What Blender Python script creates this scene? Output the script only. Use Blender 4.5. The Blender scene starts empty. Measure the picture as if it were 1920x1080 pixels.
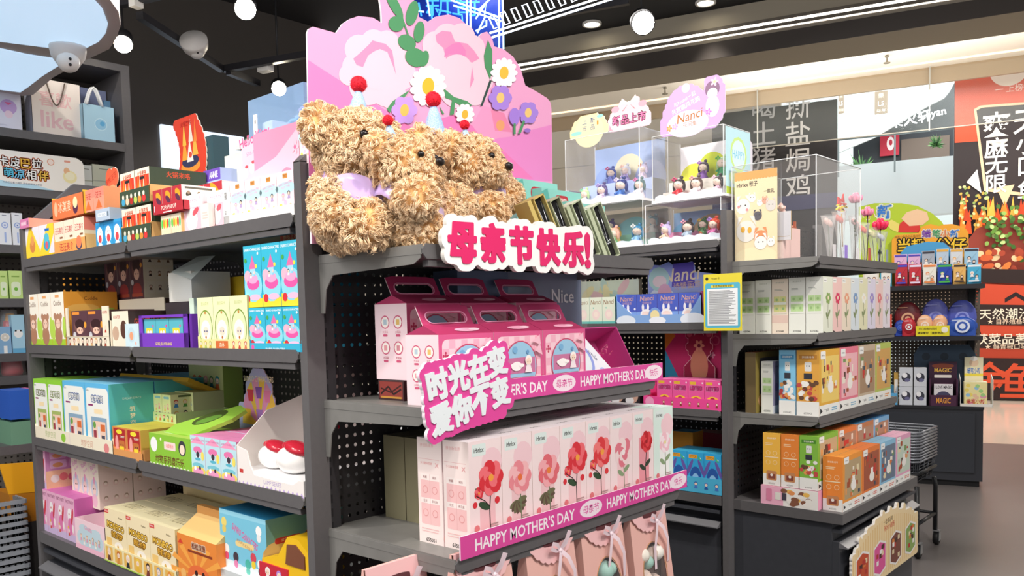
import bpy, math, random
import numpy as np
from mathutils import Vector, Matrix
random.seed(7); RNG=np.random.default_rng(7)
SC=bpy.context.scene; COL=SC.collection
# ------------------------------------------------------------------ camera
FOC,PY=1559.98,689.23; PITCH,ROLL,YAW=-0.0628,-0.0225,0.7325; CAM=np.array([-1.212,-1.8141,1.5])
_F=np.array([math.cos(YAW)*math.cos(PITCH),math.sin(YAW)*math.cos(PITCH),math.sin(PITCH)])
_R0=np.array([math.sin(YAW),-math.cos(YAW),0]); _U0=np.cross(_R0,_F)
_R=_R0*math.cos(ROLL)+_U0*math.sin(ROLL); _U=-_R0*math.sin(ROLL)+_U0*math.cos(ROLL)
cd=bpy.data.cameras.new('camera'); cam=bpy.data.objects.new('camera',cd); COL.objects.link(cam); SC.camera=cam
cd.sensor_fit='HORIZONTAL'; cd.sensor_width=36; cd.lens=36*FOC/1920; cd.shift_y=(PY-540)/1920; cd.clip_start=.05; cd.clip_end=200
cam.matrix_world=Matrix(((_R[0],_U[0],-_F[0],CAM[0]),(_R[1],_U[1],-_F[1],CAM[1]),(_R[2],_U[2],-_F[2],CAM[2]),(0,0,0,1)))
# ------------------------------------------------------------------ world, exposure, large lights
SC.view_settings.view_transform='Standard'; SC.view_settings.look='None'; SC.view_settings.gamma=1; SC.view_settings.use_curve_mapping=False
SC.view_settings.exposure=0.35
W=bpy.data.worlds.new('world'); SC.world=W; W.use_nodes=True
W.node_tree.nodes['Background'].inputs[0].default_value=(1,.96,.93,1); W.node_tree.nodes['Background'].inputs[1].default_value=.55
def area(name,loc,tgt,size,power,color=(1,.95,.9),sy=None):
    d=bpy.data.lights.new(name,'AREA'); d.energy=power; d.color=color; d.size=size
    if sy: d.shape='RECTANGLE'; d.size_y=sy
    o=bpy.data.objects.new(name,d); COL.objects.link(o); o.location=loc
    o.rotation_euler=(Vector(tgt)-Vector(loc)).to_track_quat('-Z','Y').to_euler(); return o
def spot(name,loc,tgt,power,ang=60,color=(1,.94,.86),r=.06,blend=.6):
    d=bpy.data.lights.new(name,'SPOT'); d.energy=power; d.color=color; d.spot_size=math.radians(ang); d.spot_blend=blend; d.shadow_soft_size=r
    o=bpy.data.objects.new(name,d); COL.objects.link(o); o.location=loc
    o.rotation_euler=(Vector(tgt)-Vector(loc)).to_track_quat('-Z','Y').to_euler(); return o
area('aisle_fill_light',(-2.6,.5,3.7),(0,.9,1.1),1.8,95,(1,.97,.95),2.6)  # added fill with no fitting, set far left to brighten the left shelves
area('front_panel_light',(.6,-3.0,3.9),(1.0,0,1.0),2.6,75,(1,.95,.92),1.6)
spot('track_spot',(-1.5,-1.3,3.9),(0,.9,1.1),150,50)
spot('track_spot',(-1.9,1.0,3.9),(0,1.2,1.0),120,60)
spot('track_spot',(-.4,-2.4,3.9),(.5,-.2,1.4),170,46)
spot('track_spot',(1.1,-2.2,3.9),(2.6,-.3,1.3),230,60)
spot('track_spot',(.9,.9,3.9),(2.3,.6,1.6),170,60)
spot('track_spot',(4.6,-1.6,3.9),(6.4,.2,1.0),160,60)
spot('track_spot',(-.6,2.2,3.9),(.5,3.3,2.0),60,80)
area('mall_ceiling_light',(11.6,-.4,4.9),(11.6,-.4,0),3.0,260,(1,.96,.9),6)
area('mall_cove_uplight',(11.2,1.0,4.2),(11.2,1.0,6),2.2,110,(1,.94,.86),8)
area('atrium_light',(22,5,9),(24,7,0),8,1000,(.92,.97,1),8)
area('side_aisle_light',(3.6,1.4,3.9),(3.6,.5,0),1.6,75,(1,.95,.9),2)
# ------------------------------------------------------------------ materials
def lin(h):
    h=h.lstrip('#'); return tuple(((c/12.92) if c<=.04045 else ((c+.055)/1.055)**2.4) for c in (int(h[i:i+2],16)/255 for i in (0,2,4)))
_M={}
def mat(h,rough=.5,metal=0,emit=0,alpha=1,trans=0,spec=.4,name=None,sheen=0,noise=None):
    k=(h,rough,metal,emit,alpha,trans,spec,sheen,noise)
    if k in _M: return _M[k]
    m=bpy.data.materials.new(name or 'paint_'+h); m.use_nodes=True; nt=m.node_tree; b=nt.nodes['Principled BSDF']; c=lin(h)+(1,)
    b.inputs['Base Color'].default_value=c; b.inputs['Roughness'].default_value=rough; b.inputs['Metallic'].default_value=metal
    b.inputs['Specular IOR Level'].default_value=spec; b.inputs['Transmission Weight'].default_value=trans; b.inputs['Alpha'].default_value=alpha
    if sheen: b.inputs['Sheen Weight'].default_value=sheen
    if emit: b.inputs['Emission Color'].default_value=c; b.inputs['Emission Strength'].default_value=emit
    if noise:
        sc,amt,h2=noise; n=nt.nodes.new('ShaderNodeTexNoise'); n.inputs['Scale'].default_value=sc; n.inputs['Detail'].default_value=5
        tc=nt.nodes.new('ShaderNodeTexCoord'); nt.links.new(tc.outputs['Object'],n.inputs['Vector'])
        r=nt.nodes.new('ShaderNodeValToRGB'); r.color_ramp.elements[0].position=.5-amt; r.color_ramp.elements[1].position=.5+amt
        r.color_ramp.elements[0].color=c; r.color_ramp.elements[1].color=lin(h2)+(1,)
        nt.links.new(n.outputs['Fac'],r.inputs['Fac']); nt.links.new(r.outputs['Color'],b.inputs['Base Color'])
    _M[k]=m; return m
def glassy(h='ffffff',fac=.12,rough=.03,name='clear_acrylic'):
    k=('g',h,fac,rough)
    if k in _M: return _M[k]
    m=bpy.data.materials.new(name); m.use_nodes=True; nt=m.node_tree; nt.nodes.clear()
    o=nt.nodes.new('ShaderNodeOutputMaterial'); t=nt.nodes.new('ShaderNodeBsdfTransparent'); g=nt.nodes.new('ShaderNodeBsdfPrincipled'); mx=nt.nodes.new('ShaderNodeMixShader')
    g.inputs['Base Color'].default_value=lin(h)+(1,); g.inputs['Roughness'].default_value=rough; g.inputs['Specular IOR Level'].default_value=.8
    lw=nt.nodes.new('ShaderNodeLayerWeight'); lw.inputs['Blend'].default_value=.35; ma=nt.nodes.new('ShaderNodeMath'); ma.operation='ADD'; ma.use_clamp=True; ma.inputs[1].default_value=fac
    mu=nt.nodes.new('ShaderNodeMath'); mu.operation='MULTIPLY'; mu.inputs[1].default_value=.16
    nt.links.new(lw.outputs['Fresnel'],mu.inputs[0]); nt.links.new(mu.outputs[0],ma.inputs[0]); nt.links.new(ma.outputs[0],mx.inputs[0])
    nt.links.new(t.outputs[0],mx.inputs[1]); nt.links.new(g.outputs[0],mx.inputs[2]); nt.links.new(mx.outputs[0],o.inputs[0])
    _M[k]=m; return m
def M(c): return mat(c) if isinstance(c,str) else c
STEEL=mat('5a585a',.42,.0,spec=.5,name='powder_coated_steel',noise=(60,.4,'615f60')); STEELD=mat('2c2b2e',.5,name='dark_perforated_steel'); STEELS=mat('7a7976',.38,.1,spec=.5,name='shelf_steel',noise=(25,.3,'83827f'))
BLACK=mat('17171a',.6,name='black_paint'); CABM=mat('3a3c42',.42,name='cabinet_steel',noise=(30,.3,'3f4147')); CLEAR=glassy(fac=.012)
# ------------------------------------------------------------------ mesh builder
class MB:
    def __init__(s): s.v=[]; s.f=[]; s.mi=[]; s.ms=[]; s.sm=[]
    def mid(s,m):
        m=M(m)
        if m not in s.ms: s.ms.append(m)
        return s.ms.index(m)
    def add(s,vs,fs,m,smooth=False,T=None):
        b=len(s.v); i=s.mid(m)
        if T is not None: vs=[tuple(T@Vector(v)) for v in vs]
        s.v.extend([tuple(v) for v in vs])
        for f in fs: s.f.append(tuple(b+k for k in f)); s.mi.append(i); s.sm.append(smooth)
    def box(s,a,b,m,T=None,bev=0):
        x0,y0,z0=a; x1,y1,z1=b
        if bev:
            e=min(bev,(x1-x0)/2.01,(y1-y0)/2.01); P=[(x0+e,y0),(x1-e,y0),(x1,y0+e),(x1,y1-e),(x1-e,y1),(x0+e,y1),(x0,y1-e),(x0,y0+e)]
            return s.prism(P,z0,z1,m,T=T)
        v=[(x0,y0,z0),(x1,y0,z0),(x1,y1,z0),(x0,y1,z0),(x0,y0,z1),(x1,y0,z1),(x1,y1,z1),(x0,y1,z1)]
        fs=[(0,3,2,1),(4,5,6,7),(0,1,5,4),(1,2,6,5),(2,3,7,6),(3,0,4,7)]
        if isinstance(m,dict):
            for f,k in zip(fs,('b','t','f','r','k','l')): s.add([v[i] for i in f],[(0,1,2,3)],m.get(k,m['*']),T=T)
        else: s.add(v,fs,m,T=T)
    def prism(s,P,z0,z1,m,T=None,ax='z',ms=None):  # polygon in (a,b) extruded along an axis
        def mk(a,b,c): return {'z':(a,b,c),'y':(a,c,b),'x':(c,a,b)}[ax]
        n=len(P); v=[mk(a,b,z0) for a,b in P]+[mk(a,b,z1) for a,b in P]
        s.add(v,[tuple(range(n))[::-1],tuple(range(n,2*n))],m,T=T)
        s.add(v,[(i,(i+1)%n,n+(i+1)%n,n+i) for i in range(n)],ms or m,T=T)
    def tube(s,pts,r,m,n=6,T=None,closed=False):
        pts=[Vector(p) for p in pts]; vs=[];fs=[]; K=len(pts); rr=r if isinstance(r,(list,tuple)) else [r]*K
        for i,p in enumerate(pts):
            if closed: d=pts[(i+1)%K]-pts[i-1]
            else: d=pts[min(i+1,K-1)]-pts[max(i-1,0)]
            d.normalize(); a=d.orthogonal().normalized() if i==0 else (a-d*a.dot(d)).normalized(); b=d.cross(a)
            for k in range(n):
                t=2*math.pi*k/n; vs.append(p+a*(rr[i]*math.cos(t))+b*(rr[i]*math.sin(t)))
        for i in range(K if closed else K-1):
            j=(i+1)%K
            for k in range(n): fs.append((i*n+k,i*n+(k+1)%n,j*n+(k+1)%n,j*n+k))
        if not closed: fs+= [tuple(range(n))[::-1],tuple(range((K-1)*n,K*n))]
        s.add(vs,fs,m,True,T)
    def ball(s,c,r,m,seg=12,ring=8,T=None,rot=None):
        if not isinstance(r,(tuple,list)): r=(r,r,r)
        vs=[(0,0,1)]; fs=[]
        for i in range(1,ring):
            t=math.pi*i/ring
            for k in range(seg): p=2*math.pi*k/seg; vs.append((math.sin(t)*math.cos(p),math.sin(t)*math.sin(p),math.cos(t)))
        vs.append((0,0,-1)); N=len(vs)-1
        vs=[Vector((v[0]*r[0],v[1]*r[1],v[2]*r[2])) for v in vs]
        if rot is not None: vs=[rot@v for v in vs]
        vs=[v+Vector(c) for v in vs]
        for k in range(seg):
            fs.append((0,1+k,1+(k+1)%seg)); fs.append((N,N-seg+(k+1)%seg,N-seg+k))
            for i in range(ring-2): a=1+i*seg; fs.append((a+k,a+seg+k,a+seg+(k+1)%seg,a+(k+1)%seg))
        s.add(vs,fs,m,True,T)
    def lathe(s,c,prof,m,n=14,T=None):
        vs=[];fs=[]
        for r,z in prof:
            for k in range(n): t=2*math.pi*k/n; vs.append((c[0]+r*math.cos(t),c[1]+r*math.sin(t),c[2]+z))
        for i in range(len(prof)-1):
            for k in range(n): fs.append((i*n+k,i*n+(k+1)%n,(i+1)*n+(k+1)%n,(i+1)*n+k))
        fs+=[tuple(range(n))[::-1],tuple(range((len(prof)-1)*n,len(prof)*n))]
        s.add(vs,fs,m,True,T)
    def mesh(s,name):
        me=bpy.data.meshes.new(name); me.from_pydata(s.v,[],s.f)
        for m in s.ms: me.materials.append(m)
        me.polygons.foreach_set('material_index',s.mi); me.polygons.foreach_set('use_smooth',s.sm); me.update(); return me
    def build(s,name,parent=None,loc=None,rot=None):
        return link(name,s.mesh(name),parent,loc,rot)
def link(name,me,parent=None,loc=None,rot=None):
    o=bpy.data.objects.new(name,me); COL.objects.link(o)
    if parent is not None: o.parent=parent
    if loc is not None: o.location=loc
    if rot is not None: o.rotation_euler=(0,0,rot) if not isinstance(rot,tuple) else rot
    return o
def tag(o,label=None,cat=None,group=None,kind=None):
    if label: o['label']=label
    if cat: o['category']=cat
    if group: o['group']=group
    if kind: o['kind']=kind
    return o
def empty(name,loc,rot=0,label=None,cat=None,group=None):
    return tag(link(name,None,None,loc,rot),label,cat,group)
def copy_tree(o,parent=None):
    c=o.copy(); COL.objects.link(c); c.parent=parent
    for ch in [x for x in o.children]: copy_tree(ch,c)
    return c
# ------------------------------------------------------------------ lettering
_G={}
def glyphs(t,bold=0.0):
    k=(t,bold)
    if k not in _G:
        cu=bpy.data.curves.new('t','FONT'); cu.body=t; cu.offset=min(bold,.06 if ord(t[0])>255 else .065)*.3; cu.resolution_u=2
        o=bpy.data.objects.new('t',cu); me=bpy.data.meshes.new_from_object(o)
        v=np.zeros(len(me.vertices)*3); me.vertices.foreach_get('co',v); v=v.reshape(-1,3)[:,:2]; f=[tuple(p.vertices) for p in me.polygons]
        if len(v)==0: v=np.array([[0,0],[1,0],[1,1.]]); f=[(0,1,2)]
        lo=v.min(0); v=v-lo; _G[k]=(v,f,v.max(0)); bpy.data.objects.remove(o); bpy.data.curves.remove(cu); bpy.data.meshes.remove(me)
    return _G[k]
class Art:   # flat printing on one face: x,y are fractions of the face
    def __init__(s,mb,o,u,v,w,h,eps=3e-5):
        s.mb=mb; s.o=Vector(o); s.u=Vector(u); s.v=Vector(v); s.n=s.u.cross(s.v).normalized(); s.w=w; s.h=h; s.k=1; s.eps=eps
    def P(s,x,y): return s.o+s.u*(x*s.w)+s.v*(y*s.h)+s.n*(s.k*s.eps)
    def p(s,pts,c): s.mb.add([s.P(x,y) for x,y in pts],[tuple(range(len(pts)))],c); s.k+=1
    def r(s,x0,y0,x1,y1,c): s.p([(x0,y0),(x1,y0),(x1,y1),(x0,y1)],c)
    def rr(s,x0,y0,x1,y1,c,q=.15):
        e=q*min((x1-x0)*s.w,(y1-y0)*s.h); ex=e/s.w; ey=e/s.h; pts=[]
        for cx,cy,a in ((x1-ex,y0+ey,-90),(x1-ex,y1-ey,0),(x0+ex,y1-ey,90),(x0+ex,y0+ey,180)):
            for k in range(4): t=math.radians(a+30*k); pts.append((cx+ex*math.cos(t),cy+ey*math.sin(t)))
        s.p(pts,c)
    def e(s,cx,cy,rx,ry,c,n=14,a=0):
        ca,sa=math.cos(a),math.sin(a); pts=[]
        for k in range(n):
            t=2*math.pi*k/n; x=rx*math.cos(t)*s.w; y=ry*math.sin(t)*s.h; pts.append((cx+(x*ca-y*sa)/s.w,cy+(x*sa+y*ca)/s.h))
        s.p(pts,c)
    def c(s,cx,cy,r,c,n=12): s.e(cx,cy,r,r*s.w/s.h,c,n)
    def line(s,pts,wd,c):
        for (x0,y0),(x1,y1) in zip(pts[:-1],pts[1:]):
            d=Vector(((x1-x0)*s.w,(y1-y0)*s.h)); 
            if d.length<1e-9: continue
            q=Vector((-d.y,d.x)).normalized()*(wd*s.w/2); qx,qy=q.x/s.w,q.y/s.h
            s.mb.add([s.P(x0-qx,y0-qy),s.P(x1-qx,y1-qy),s.P(x1+qx,y1+qy),s.P(x0+qx,y0+qy)],[(0,1,2,3)],c)
        s.k+=1
    def t(s,txt,cx,cy,h,c,mw=.9,bold=0,rot=0,shear=0):
        v,f,m=glyphs(txt,bold); sy=h*s.h/m[1]; sx=sy
        if m[0]*sx>mw*s.w: sx=mw*s.w/m[0]
        q=(v-m/2)*np.array([sx,sy]); q[:,0]+=shear*q[:,1]
        ca,sa=math.cos(rot),math.sin(rot); q=np.stack([q[:,0]*ca-q[:,1]*sa,q[:,0]*sa+q[:,1]*ca],1)
        s.mb.add([s.P(cx+a/s.w,cy+b/s.h) for a,b in q],f,c); s.k+=1
    def ot(s,txt,cx,cy,h,c,oc,d=.09,mw=.9,bold=.03,rot=0):
        v,f,m=glyphs(txt,bold); k=h*s.h*d; 
        for i in range(8): a=i*math.pi/4; s.t(txt,cx+k*math.cos(a)/s.w,cy+k*math.sin(a)/s.h,h,oc,mw,bold,rot); s.k-=1
        s.k+=1; s.t(txt,cx,cy,h,c,mw,bold,rot)
    def vt(s,txt,cx,y1,dy,c,mw=.5,bold=0):
        for i,ch in enumerate(txt): s.t(ch,cx,y1-i*dy,dy*.8,c,mw,bold)
    def flower(s,cx,cy,r,c,cc,n=8,pr=.45,a0=0):
        for k in range(n):
            t=2*math.pi*k/n+a0; s.e(cx+math.cos(t)*r*.62,cy+math.sin(t)*r*.62*s.w/s.h,r*pr,r*.3*s.w/s.h,c,10,t)
        s.c(cx,cy,r*.33,cc)
    def fig(s,cx,cy,q,hair,body,skin='f7dcc8',hat=None):  # generic little person
        a=s.w/s.h; s.p([(cx-.32*q,cy-.5*q*a),(cx+.32*q,cy-.5*q*a),(cx+.13*q,cy+.05*q*a),(cx-.13*q,cy+.05*q*a)],body)
        s.c(cx,cy+.2*q*a,.3*q,hair); s.e(cx,cy+.14*q*a,.22*q,.2*q*a,skin)
        s.c(cx-.09*q,cy+.12*q*a,.03*q,'333333',6); s.c(cx+.09*q,cy+.12*q*a,.03*q,'333333',6)
        if hat: s.p([(cx-.25*q,cy+.35*q*a),(cx+.25*q,cy+.35*q*a),(cx,cy+.62*q*a)],hat)
    def minis(s,x0,x1,cy,n,q,cols):
        for i in range(n): s.fig(x0+(x1-x0)*(i+.5)/n,cy,q,cols[i%len(cols)],cols[(i+1)%len(cols)])
    def lines(s,x0,x1,y0,y1,n,c,fill=.5):
        dy=(y1-y0)/n
        for i in range(n): s.r(x0,y1-(i+1)*dy+dy*(1-fill)/2,x0+(x1-x0)*random.uniform(.7,1),y1-i*dy-dy*(1-fill)/2,c); s.k-=1
        s.k+=1
def blob(pts,r,cell,th,fm,sm,mb,T=None):   # die-cut plate that follows a cloud of points
    pts=np.array(pts); lo=pts.min(0)-r-2*cell; hi=pts.max(0)+r+2*cell; nx=int((hi[0]-lo[0])/cell)+2; ny=int((hi[1]-lo[1])/cell)+2
    X,Y=np.meshgrid(lo[0]+np.arange(nx)*cell,lo[1]+np.arange(ny)*cell,indexing='ij'); D=np.full(X.shape,9.)
    R_=r+2*cell
    for q in pts:
        i0=max(0,int((q[0]-R_-lo[0])/cell)); i1=min(nx,int((q[0]+R_-lo[0])/cell)+2); j0=max(0,int((q[1]-R_-lo[1])/cell)); j1=min(ny,int((q[1]+R_-lo[1])/cell)+2)
        D[i0:i1,j0:j1]=np.minimum(D[i0:i1,j0:j1],np.sqrt((X[i0:i1,j0:j1]-q[0])**2+(Y[i0:i1,j0:j1]-q[1])**2))
    D=r-D
    fr=[];bk=[];fs=[];side=[]
    for i in range(nx-1):
        for j in range(ny-1):
            c=[(i,j),(i+1,j),(i+1,j+1),(i,j+1)]; d=[D[a] for a in c]
            if max(d)<=0: continue
            P=[];cr=[]
            for k in range(4):
                a,b=c[k],c[(k+1)%4]; da,db=d[k],d[(k+1)%4]
                if da>0: P.append((X[a],Y[a]))
                if (da>0)!=(db>0):
                    t=da/(da-db); q=(X[a]+(X[b]-X[a])*t,Y[a]+(Y[b]-Y[a])*t); P.append(q); cr.append((q,da>0))
            if len(P)>=3: fs.append(P)
            if len(cr)==2: side.append((cr[0][0],cr[1][0]) if cr[0][1] else (cr[1][0],cr[0][0]))
    # local: x, z plane facing -y
    for P in fs:
        n=len(P); mb.add([(a,0,b) for a,b in P],[tuple(range(n))],fm,T=T); mb.add([(a,th,b) for a,b in P],[tuple(range(n))[::-1]],sm,T=T)
    for a,b in side: mb.add([(a[0],0,a[1]),(a[0],th,a[1]),(b[0],th,b[1]),(b[0],0,b[1])],[(0,1,2,3)],sm,T=T)
# ------------------------------------------------------------------ frames: rows of goods along a shelf edge
class Frame:
    def __init__(s,o,ang): s.o=np.array(o,float); s.a=math.radians(ang); s.u=np.array([math.cos(s.a),math.sin(s.a),0]); s.d=np.array([-math.sin(s.a),math.cos(s.a),0])
    def pt(s,t,dep,z): return s.o*np.array([1,1,0])+s.u*t+s.d*dep+np.array([0,0,z])
    def t(s,px,dep,z):     # where along the shelf edge a sight line of the photo meets it
        n=FOC*_R-(px-960)*_F; P=s.pt(0,dep,z)-CAM; return -(n@P)/(n@s.u)
    def z(s,py,t,dep):
        n=FOC*_U+(py-PY)*_F; P=s.pt(t,dep,0)-CAM; return -(n@P)/n[2]
G1=Frame((0,0,0),-90); G2=Frame((2.224,0,0),-90); C1=Frame((0,0,0),0); C2=Frame((2.2,0,0),0); LW=Frame((0,3.2,0),0)
ML=Frame((8.92,.215,0),-74); F3=Frame((6.37,-.155,0),-73)
NW={1:'only',2:'two',3:'three',4:'four',5:'five',6:'six',7:'seven',8:'eight',9:'nine',10:'ten'}
def pos(i,n):
    if n==2: return ('left','right')[i]+' one of two'
    if i==0: return 'leftmost of '+NW[n]
    if i==n-1: return 'rightmost of '+NW[n]
    if n==3: return 'middle of three'
    return ('','second','third','fourth','fifth','sixth','seventh','eighth')[i]+' of '+NW[n]
_C={}
def carton_mesh(w,d,h,cols,arts,bev=.0):
    key=(round(w,4),round(d,4),round(h,4),str(cols),tuple((k,v.__name__) for k,v in sorted(arts.items())))
    if key not in _C:
        mb=MB(); mb.box((0,0,0),(w,d,h),cols if isinstance(cols,dict) else {'*':cols})
        for k,fn in arts.items():
            A={'f':lambda:Art(mb,(0,0,0),(1,0,0),(0,0,1),w,h),'r':lambda:Art(mb,(w,0,0),(0,1,0),(0,0,1),d,h),
               'l':lambda:Art(mb,(0,d,0),(0,-1,0),(0,0,1),d,h),'t':lambda:Art(mb,(0,0,h),(1,0,0),(0,1,0),w,d)}[k](); fn(A)
        # fold seams
        if min(w,h)>.05:
            A=Art(mb,(0,0,h),(1,0,0),(0,1,0),w,d); A.k=2; A.line([(0,.5),(1,.5)],.006,mat('9a9088',.8))
        _C[key]=mb.mesh('carton')
    return _C[key]
def carton(fr,t,dep,z,w,d,h,cols,arts,name,label,cat='box',group=None,rz=0):
    o=link(name,carton_mesh(w,d,h,cols,arts),None,fr.pt(t,dep,z),fr.a+rz); return tag(o,label,cat,group)
def row(fr,z,x0,x1,n,top,d,cols,arts,what,where,name='toy_box',dep=.012,cat='box',gap=.0015,rows=1,h=None,rowgap=.004,single=None):
    """n cartons side by side between two sight lines, optionally with rows behind"""
    t0=fr.t(x0,dep,z); t1=fr.t(x1,dep,z); w=(t1-t0)/n
    if h is None: h=fr.z(top,(t0+t1)/2,dep)-z
    g=what+' '+where if n*rows>1 else None; out=[]
    for k in range(rows):
        for i in range(n):
            if n==1 and rows==1: lb=single or what+' '+where
            else:
                lb=pos(i,n)+' '+what+' '+where if n>1 else what+' '+where
                if rows>1: lb+=(', front row',', second row',', third row')[k] if rows<4 else ', row %s from front'%NW[k+1]
            a=arts[i%len(arts)] if isinstance(arts,list) else arts; c=cols[i%len(cols)] if isinstance(cols,list) else cols
            out.append(carton(fr,t0+i*w+gap/2,dep+k*(d+rowgap),z,w-gap,d,h,c,a,name,lb,cat,g))
    return t0,t1,h
# ------------------------------------------------------------------ the setting
def mu(t,dep,z): return tuple(ML.pt(t,dep,z))
def struct(name,mb,loc=None,rot=None): return tag(mb.build(name,None,loc,rot),kind='structure')
FLO=mat('625d5c',.32,spec=.5,name='polished_concrete',noise=(1.2,.25,'6c6664')); MFL=mat('cfc4b4',.12,spec=.6,name='polished_mall_tile',noise=(.8,.3,'d8cec0'))
BLK=mat('1b1a1d',.75,name='black_ceiling_paint'); TAN=mat('a79e8c',.7,name='tan_bulkhead_paint'); WHT=mat('efe9dd',.8,name='white_plaster')
DWL=mat('57524e',.32,.3,spec=.6,name='dark_gloss_wall',noise=(3,.4,'524e4a'))
b=MB(); b.prism([tuple(ML.pt(-6,-.02,0)[:2]),tuple(ML.pt(-6,-14,0)[:2])][:1]+[tuple(ML.pt(-6,-14,0)[:2]),tuple(ML.pt(9,-14,0)[:2]),tuple(ML.pt(9,0,0)[:2])][::1],-.1,0,FLO); struct('floor',b)
b=MB(); b.prism([tuple(ML.pt(x,y,0)[:2]) for x,y in ((-9,0),(9,0),(9,6.2),(-9,6.2))],-.1,0,MFL); struct('floor_mall',b)
CZ=4.3
b=MB(); b.prism([tuple(ML.pt(x,y,0)[:2]) for x,y in ((-11,-14),(8,-14),(8,-2.3),(-11,-2.3))],CZ,CZ+.1,BLK); struct('ceiling',b)
b=MB(); b.prism([(y,z) for y,z in ((-2.3,3.85),(-1.7,3.85),(-1.7,5.4),(-2.3,5.4))],-12,10,TAN,ax='x')
for z0,z1,m in ((4.075,4.10,mat('fff6e6',emit=2.2,name='linear_led')),(4.03,4.045,mat('fff6e6',emit=1.2,name='linear_led_dim')),(4.045,4.075,mat('6b6358',.4)),(4.10,4.13,mat('6b6358',.4)),(3.85,4.0,mat('3f3833',.5)),(4.0,4.03,mat('8f8678',.4))):
    b.box((-12,-2.31-.004*(z0>4.02),z0),(10,-2.30,z1),m)
o=struct('trim_1',b,mu(0,0,0),ML.a)
b=MB(); b.box((-11,-1.7,5.25),(11,4.7,5.3),WHT); b.box((-11,4.66,5.0),(11,4.72,5.3),mat('b9a68c',.7)); 
b.box((-11,4.28,5.235),(11,4.34,5.25),mat('ffd9b0',emit=1.3,name='warm_cove_led')); struct('ceiling_mall',b,mu(0,0,0),ML.a)
# dark rear wall behind the wall shelves
b=MB(); b.box((-4.5,5.0,0),(3.7,5.1,CZ),DWL); struct('wall_back',b)
# far walls of the mall, seen between the hanging signs
b=MB(); b.box((-9,20,-3),(12,20.2,9),mat('d7e2e0',.8,name='pale_atrium_wall')); struct('wall_atrium',b,mu(0,0,0),ML.a)
b=MB(); b.box((-16,6.5,-.2),(-3.2,6.6,6),mat('c9bfae',.8)); b.box((2.6,6.5,0),(10,6.6,6),mat('bdb4a4',.8)); struct('wall_mall',b,mu(0,0,0),ML.a)
b=MB()
def mq(px,py,dep): t=ML.t(px,dep,2.5); 
def mfit(px,py,dep):
    t=ML.t(px,dep,3.0)
    for _ in range(6): z=ML.z(py,t,dep); t=ML.t(px,dep,z)
    return t,z
def mrect(mb,x0,y0,x1,y1,dep,th,m):
    t0,z1=mfit(x0,y0,dep); t1,z0=mfit(x1,y1,dep); mb.box((t0,dep,min(z0,z1)),(t1,dep+th,max(z0,z1)),m); return t0,min(z0,z1),t1,max(z0,z1)
# opposite gallery: white parapet, dark restaurant front, floor number banner
g=empty('restaurant_front',mu(0,0,0),ML.a,'dark restaurant front with lit white sign across the atrium','shop front')
b=MB(); q=mrect(b,1600,165,1788,318,16,.3,mat('2e3236',.5)); b.build('wall_panel',g)
b=MB(); A=Art(b,(0,15.95,0),(1,0,0),(0,0,1),1,1,.002)
t,z=mfit(1706,223,15.95); A.t('柴火轩',t,z,.34,mat('ffffff',emit=3,name='lit_letters'),2,0.03,.1)
t,z=mfit(1750,214,15.95); A.t('Leyan',t,z,.26,mat('ffffff',emit=3,name='lit_letters'),2,0.02,.1); b.build('sign_lettering',g)
b=MB(); q=mrect(b,1650,253,1686,290,15.9,.03,mat('b3283c',.6)); A=Art(b,(q[0],15.9,q[1]),(1,0,0),(0,0,1),q[2]-q[0],q[3]-q[1],.002); A.e(.55,.55,.2,.32,'e9d8d8'); A.e(.56,.6,.09,.14,'b3283c'); b.build('red_banner',g)
b=MB(); q=mrect(b,1690,262,1780,312,15.92,.03,mat('6b5d52',.6)); b.build('display_window',g)
b=MB(); mrect(b,1568,312,1792,398,12,.5,mat('e3eef0',.6)); b.box((-3,12,1.2),(4,12.5,1.9),mat('bfa88c',.7)); tag(b.build('gallery_parapet',None,mu(0,0,0),ML.a),'pale blue-white gallery parapet below the restaurant front','parapet')
b=MB(); 
for (xa,ya,xb,yb) in ((1572,262,1790,238),): 
    t0,z0=mfit(xa,ya,11.8); t1,z1=mfit(xb,yb,11.8); b.tube([(t0,11.8,z0),(t1,11.8,z0)],.03,'8d9a9c'); 
    for k in range(3): t=t0+(t1-t0)*k/2; b.box((t-.02,11.78,z0-.9),(t+.02,11.82,z0),'8d9a9c')
b.build('gallery_handrail',None,mu(0,0,0),ML.a); tag(bpy.data.objects['gallery_handrail'],'thin grey handrail above the gallery parapet','handrail')
b=MB()
b.prism([mfit(x,y,15.2) for x,y in ((1568,160),(1792,150),(1780,172),(1770,184),(1738,200),(1640,258),(1568,288))],15.2,15.3,mat('dfe9e6',.7),ax='y')
tag(b.build('gallery_soffit',None,mu(0,0,0),ML.a),'white curved soffit above the restaurant front','soffit')
for i,(px,py,s) in enumerate(((1610,300,1.0),(1632,304,.7),(1715,300,.8),(1742,298,.6),(1758,240,.5))):
    b=MB(); t,z=mfit(px,py,12.2)
    for k in range(110):
        a=random.uniform(0,6.28); e=random.uniform(.1,1.2); L=s*random.uniform(.5,1.1)*.8
        p=Vector((math.cos(a)*math.cos(e),math.sin(a)*math.cos(e)*.5,math.sin(e)))*L; q=Vector((-p.z,0,p.x)).normalized()*.05*s
        b.add([(0,0,0),tuple(p*.5+q),tuple(p+Vector((0,0,-.12*s))),tuple(p*.5-q)],[(0,1,2,3)],mat(random.choice(('3f6a42','55824c','6d9a5a')),.7))
    tag(b.build('potted_foliage',None,mu(t,13.3,z-.25)),('large bushy green plant above left end of gallery parapet','small green plant beside the large one on the parapet','green plant below the red banner right side','low green plant at right end of the parapet','thin hanging green plant beside the right poster')[i],'plant',None)
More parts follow.
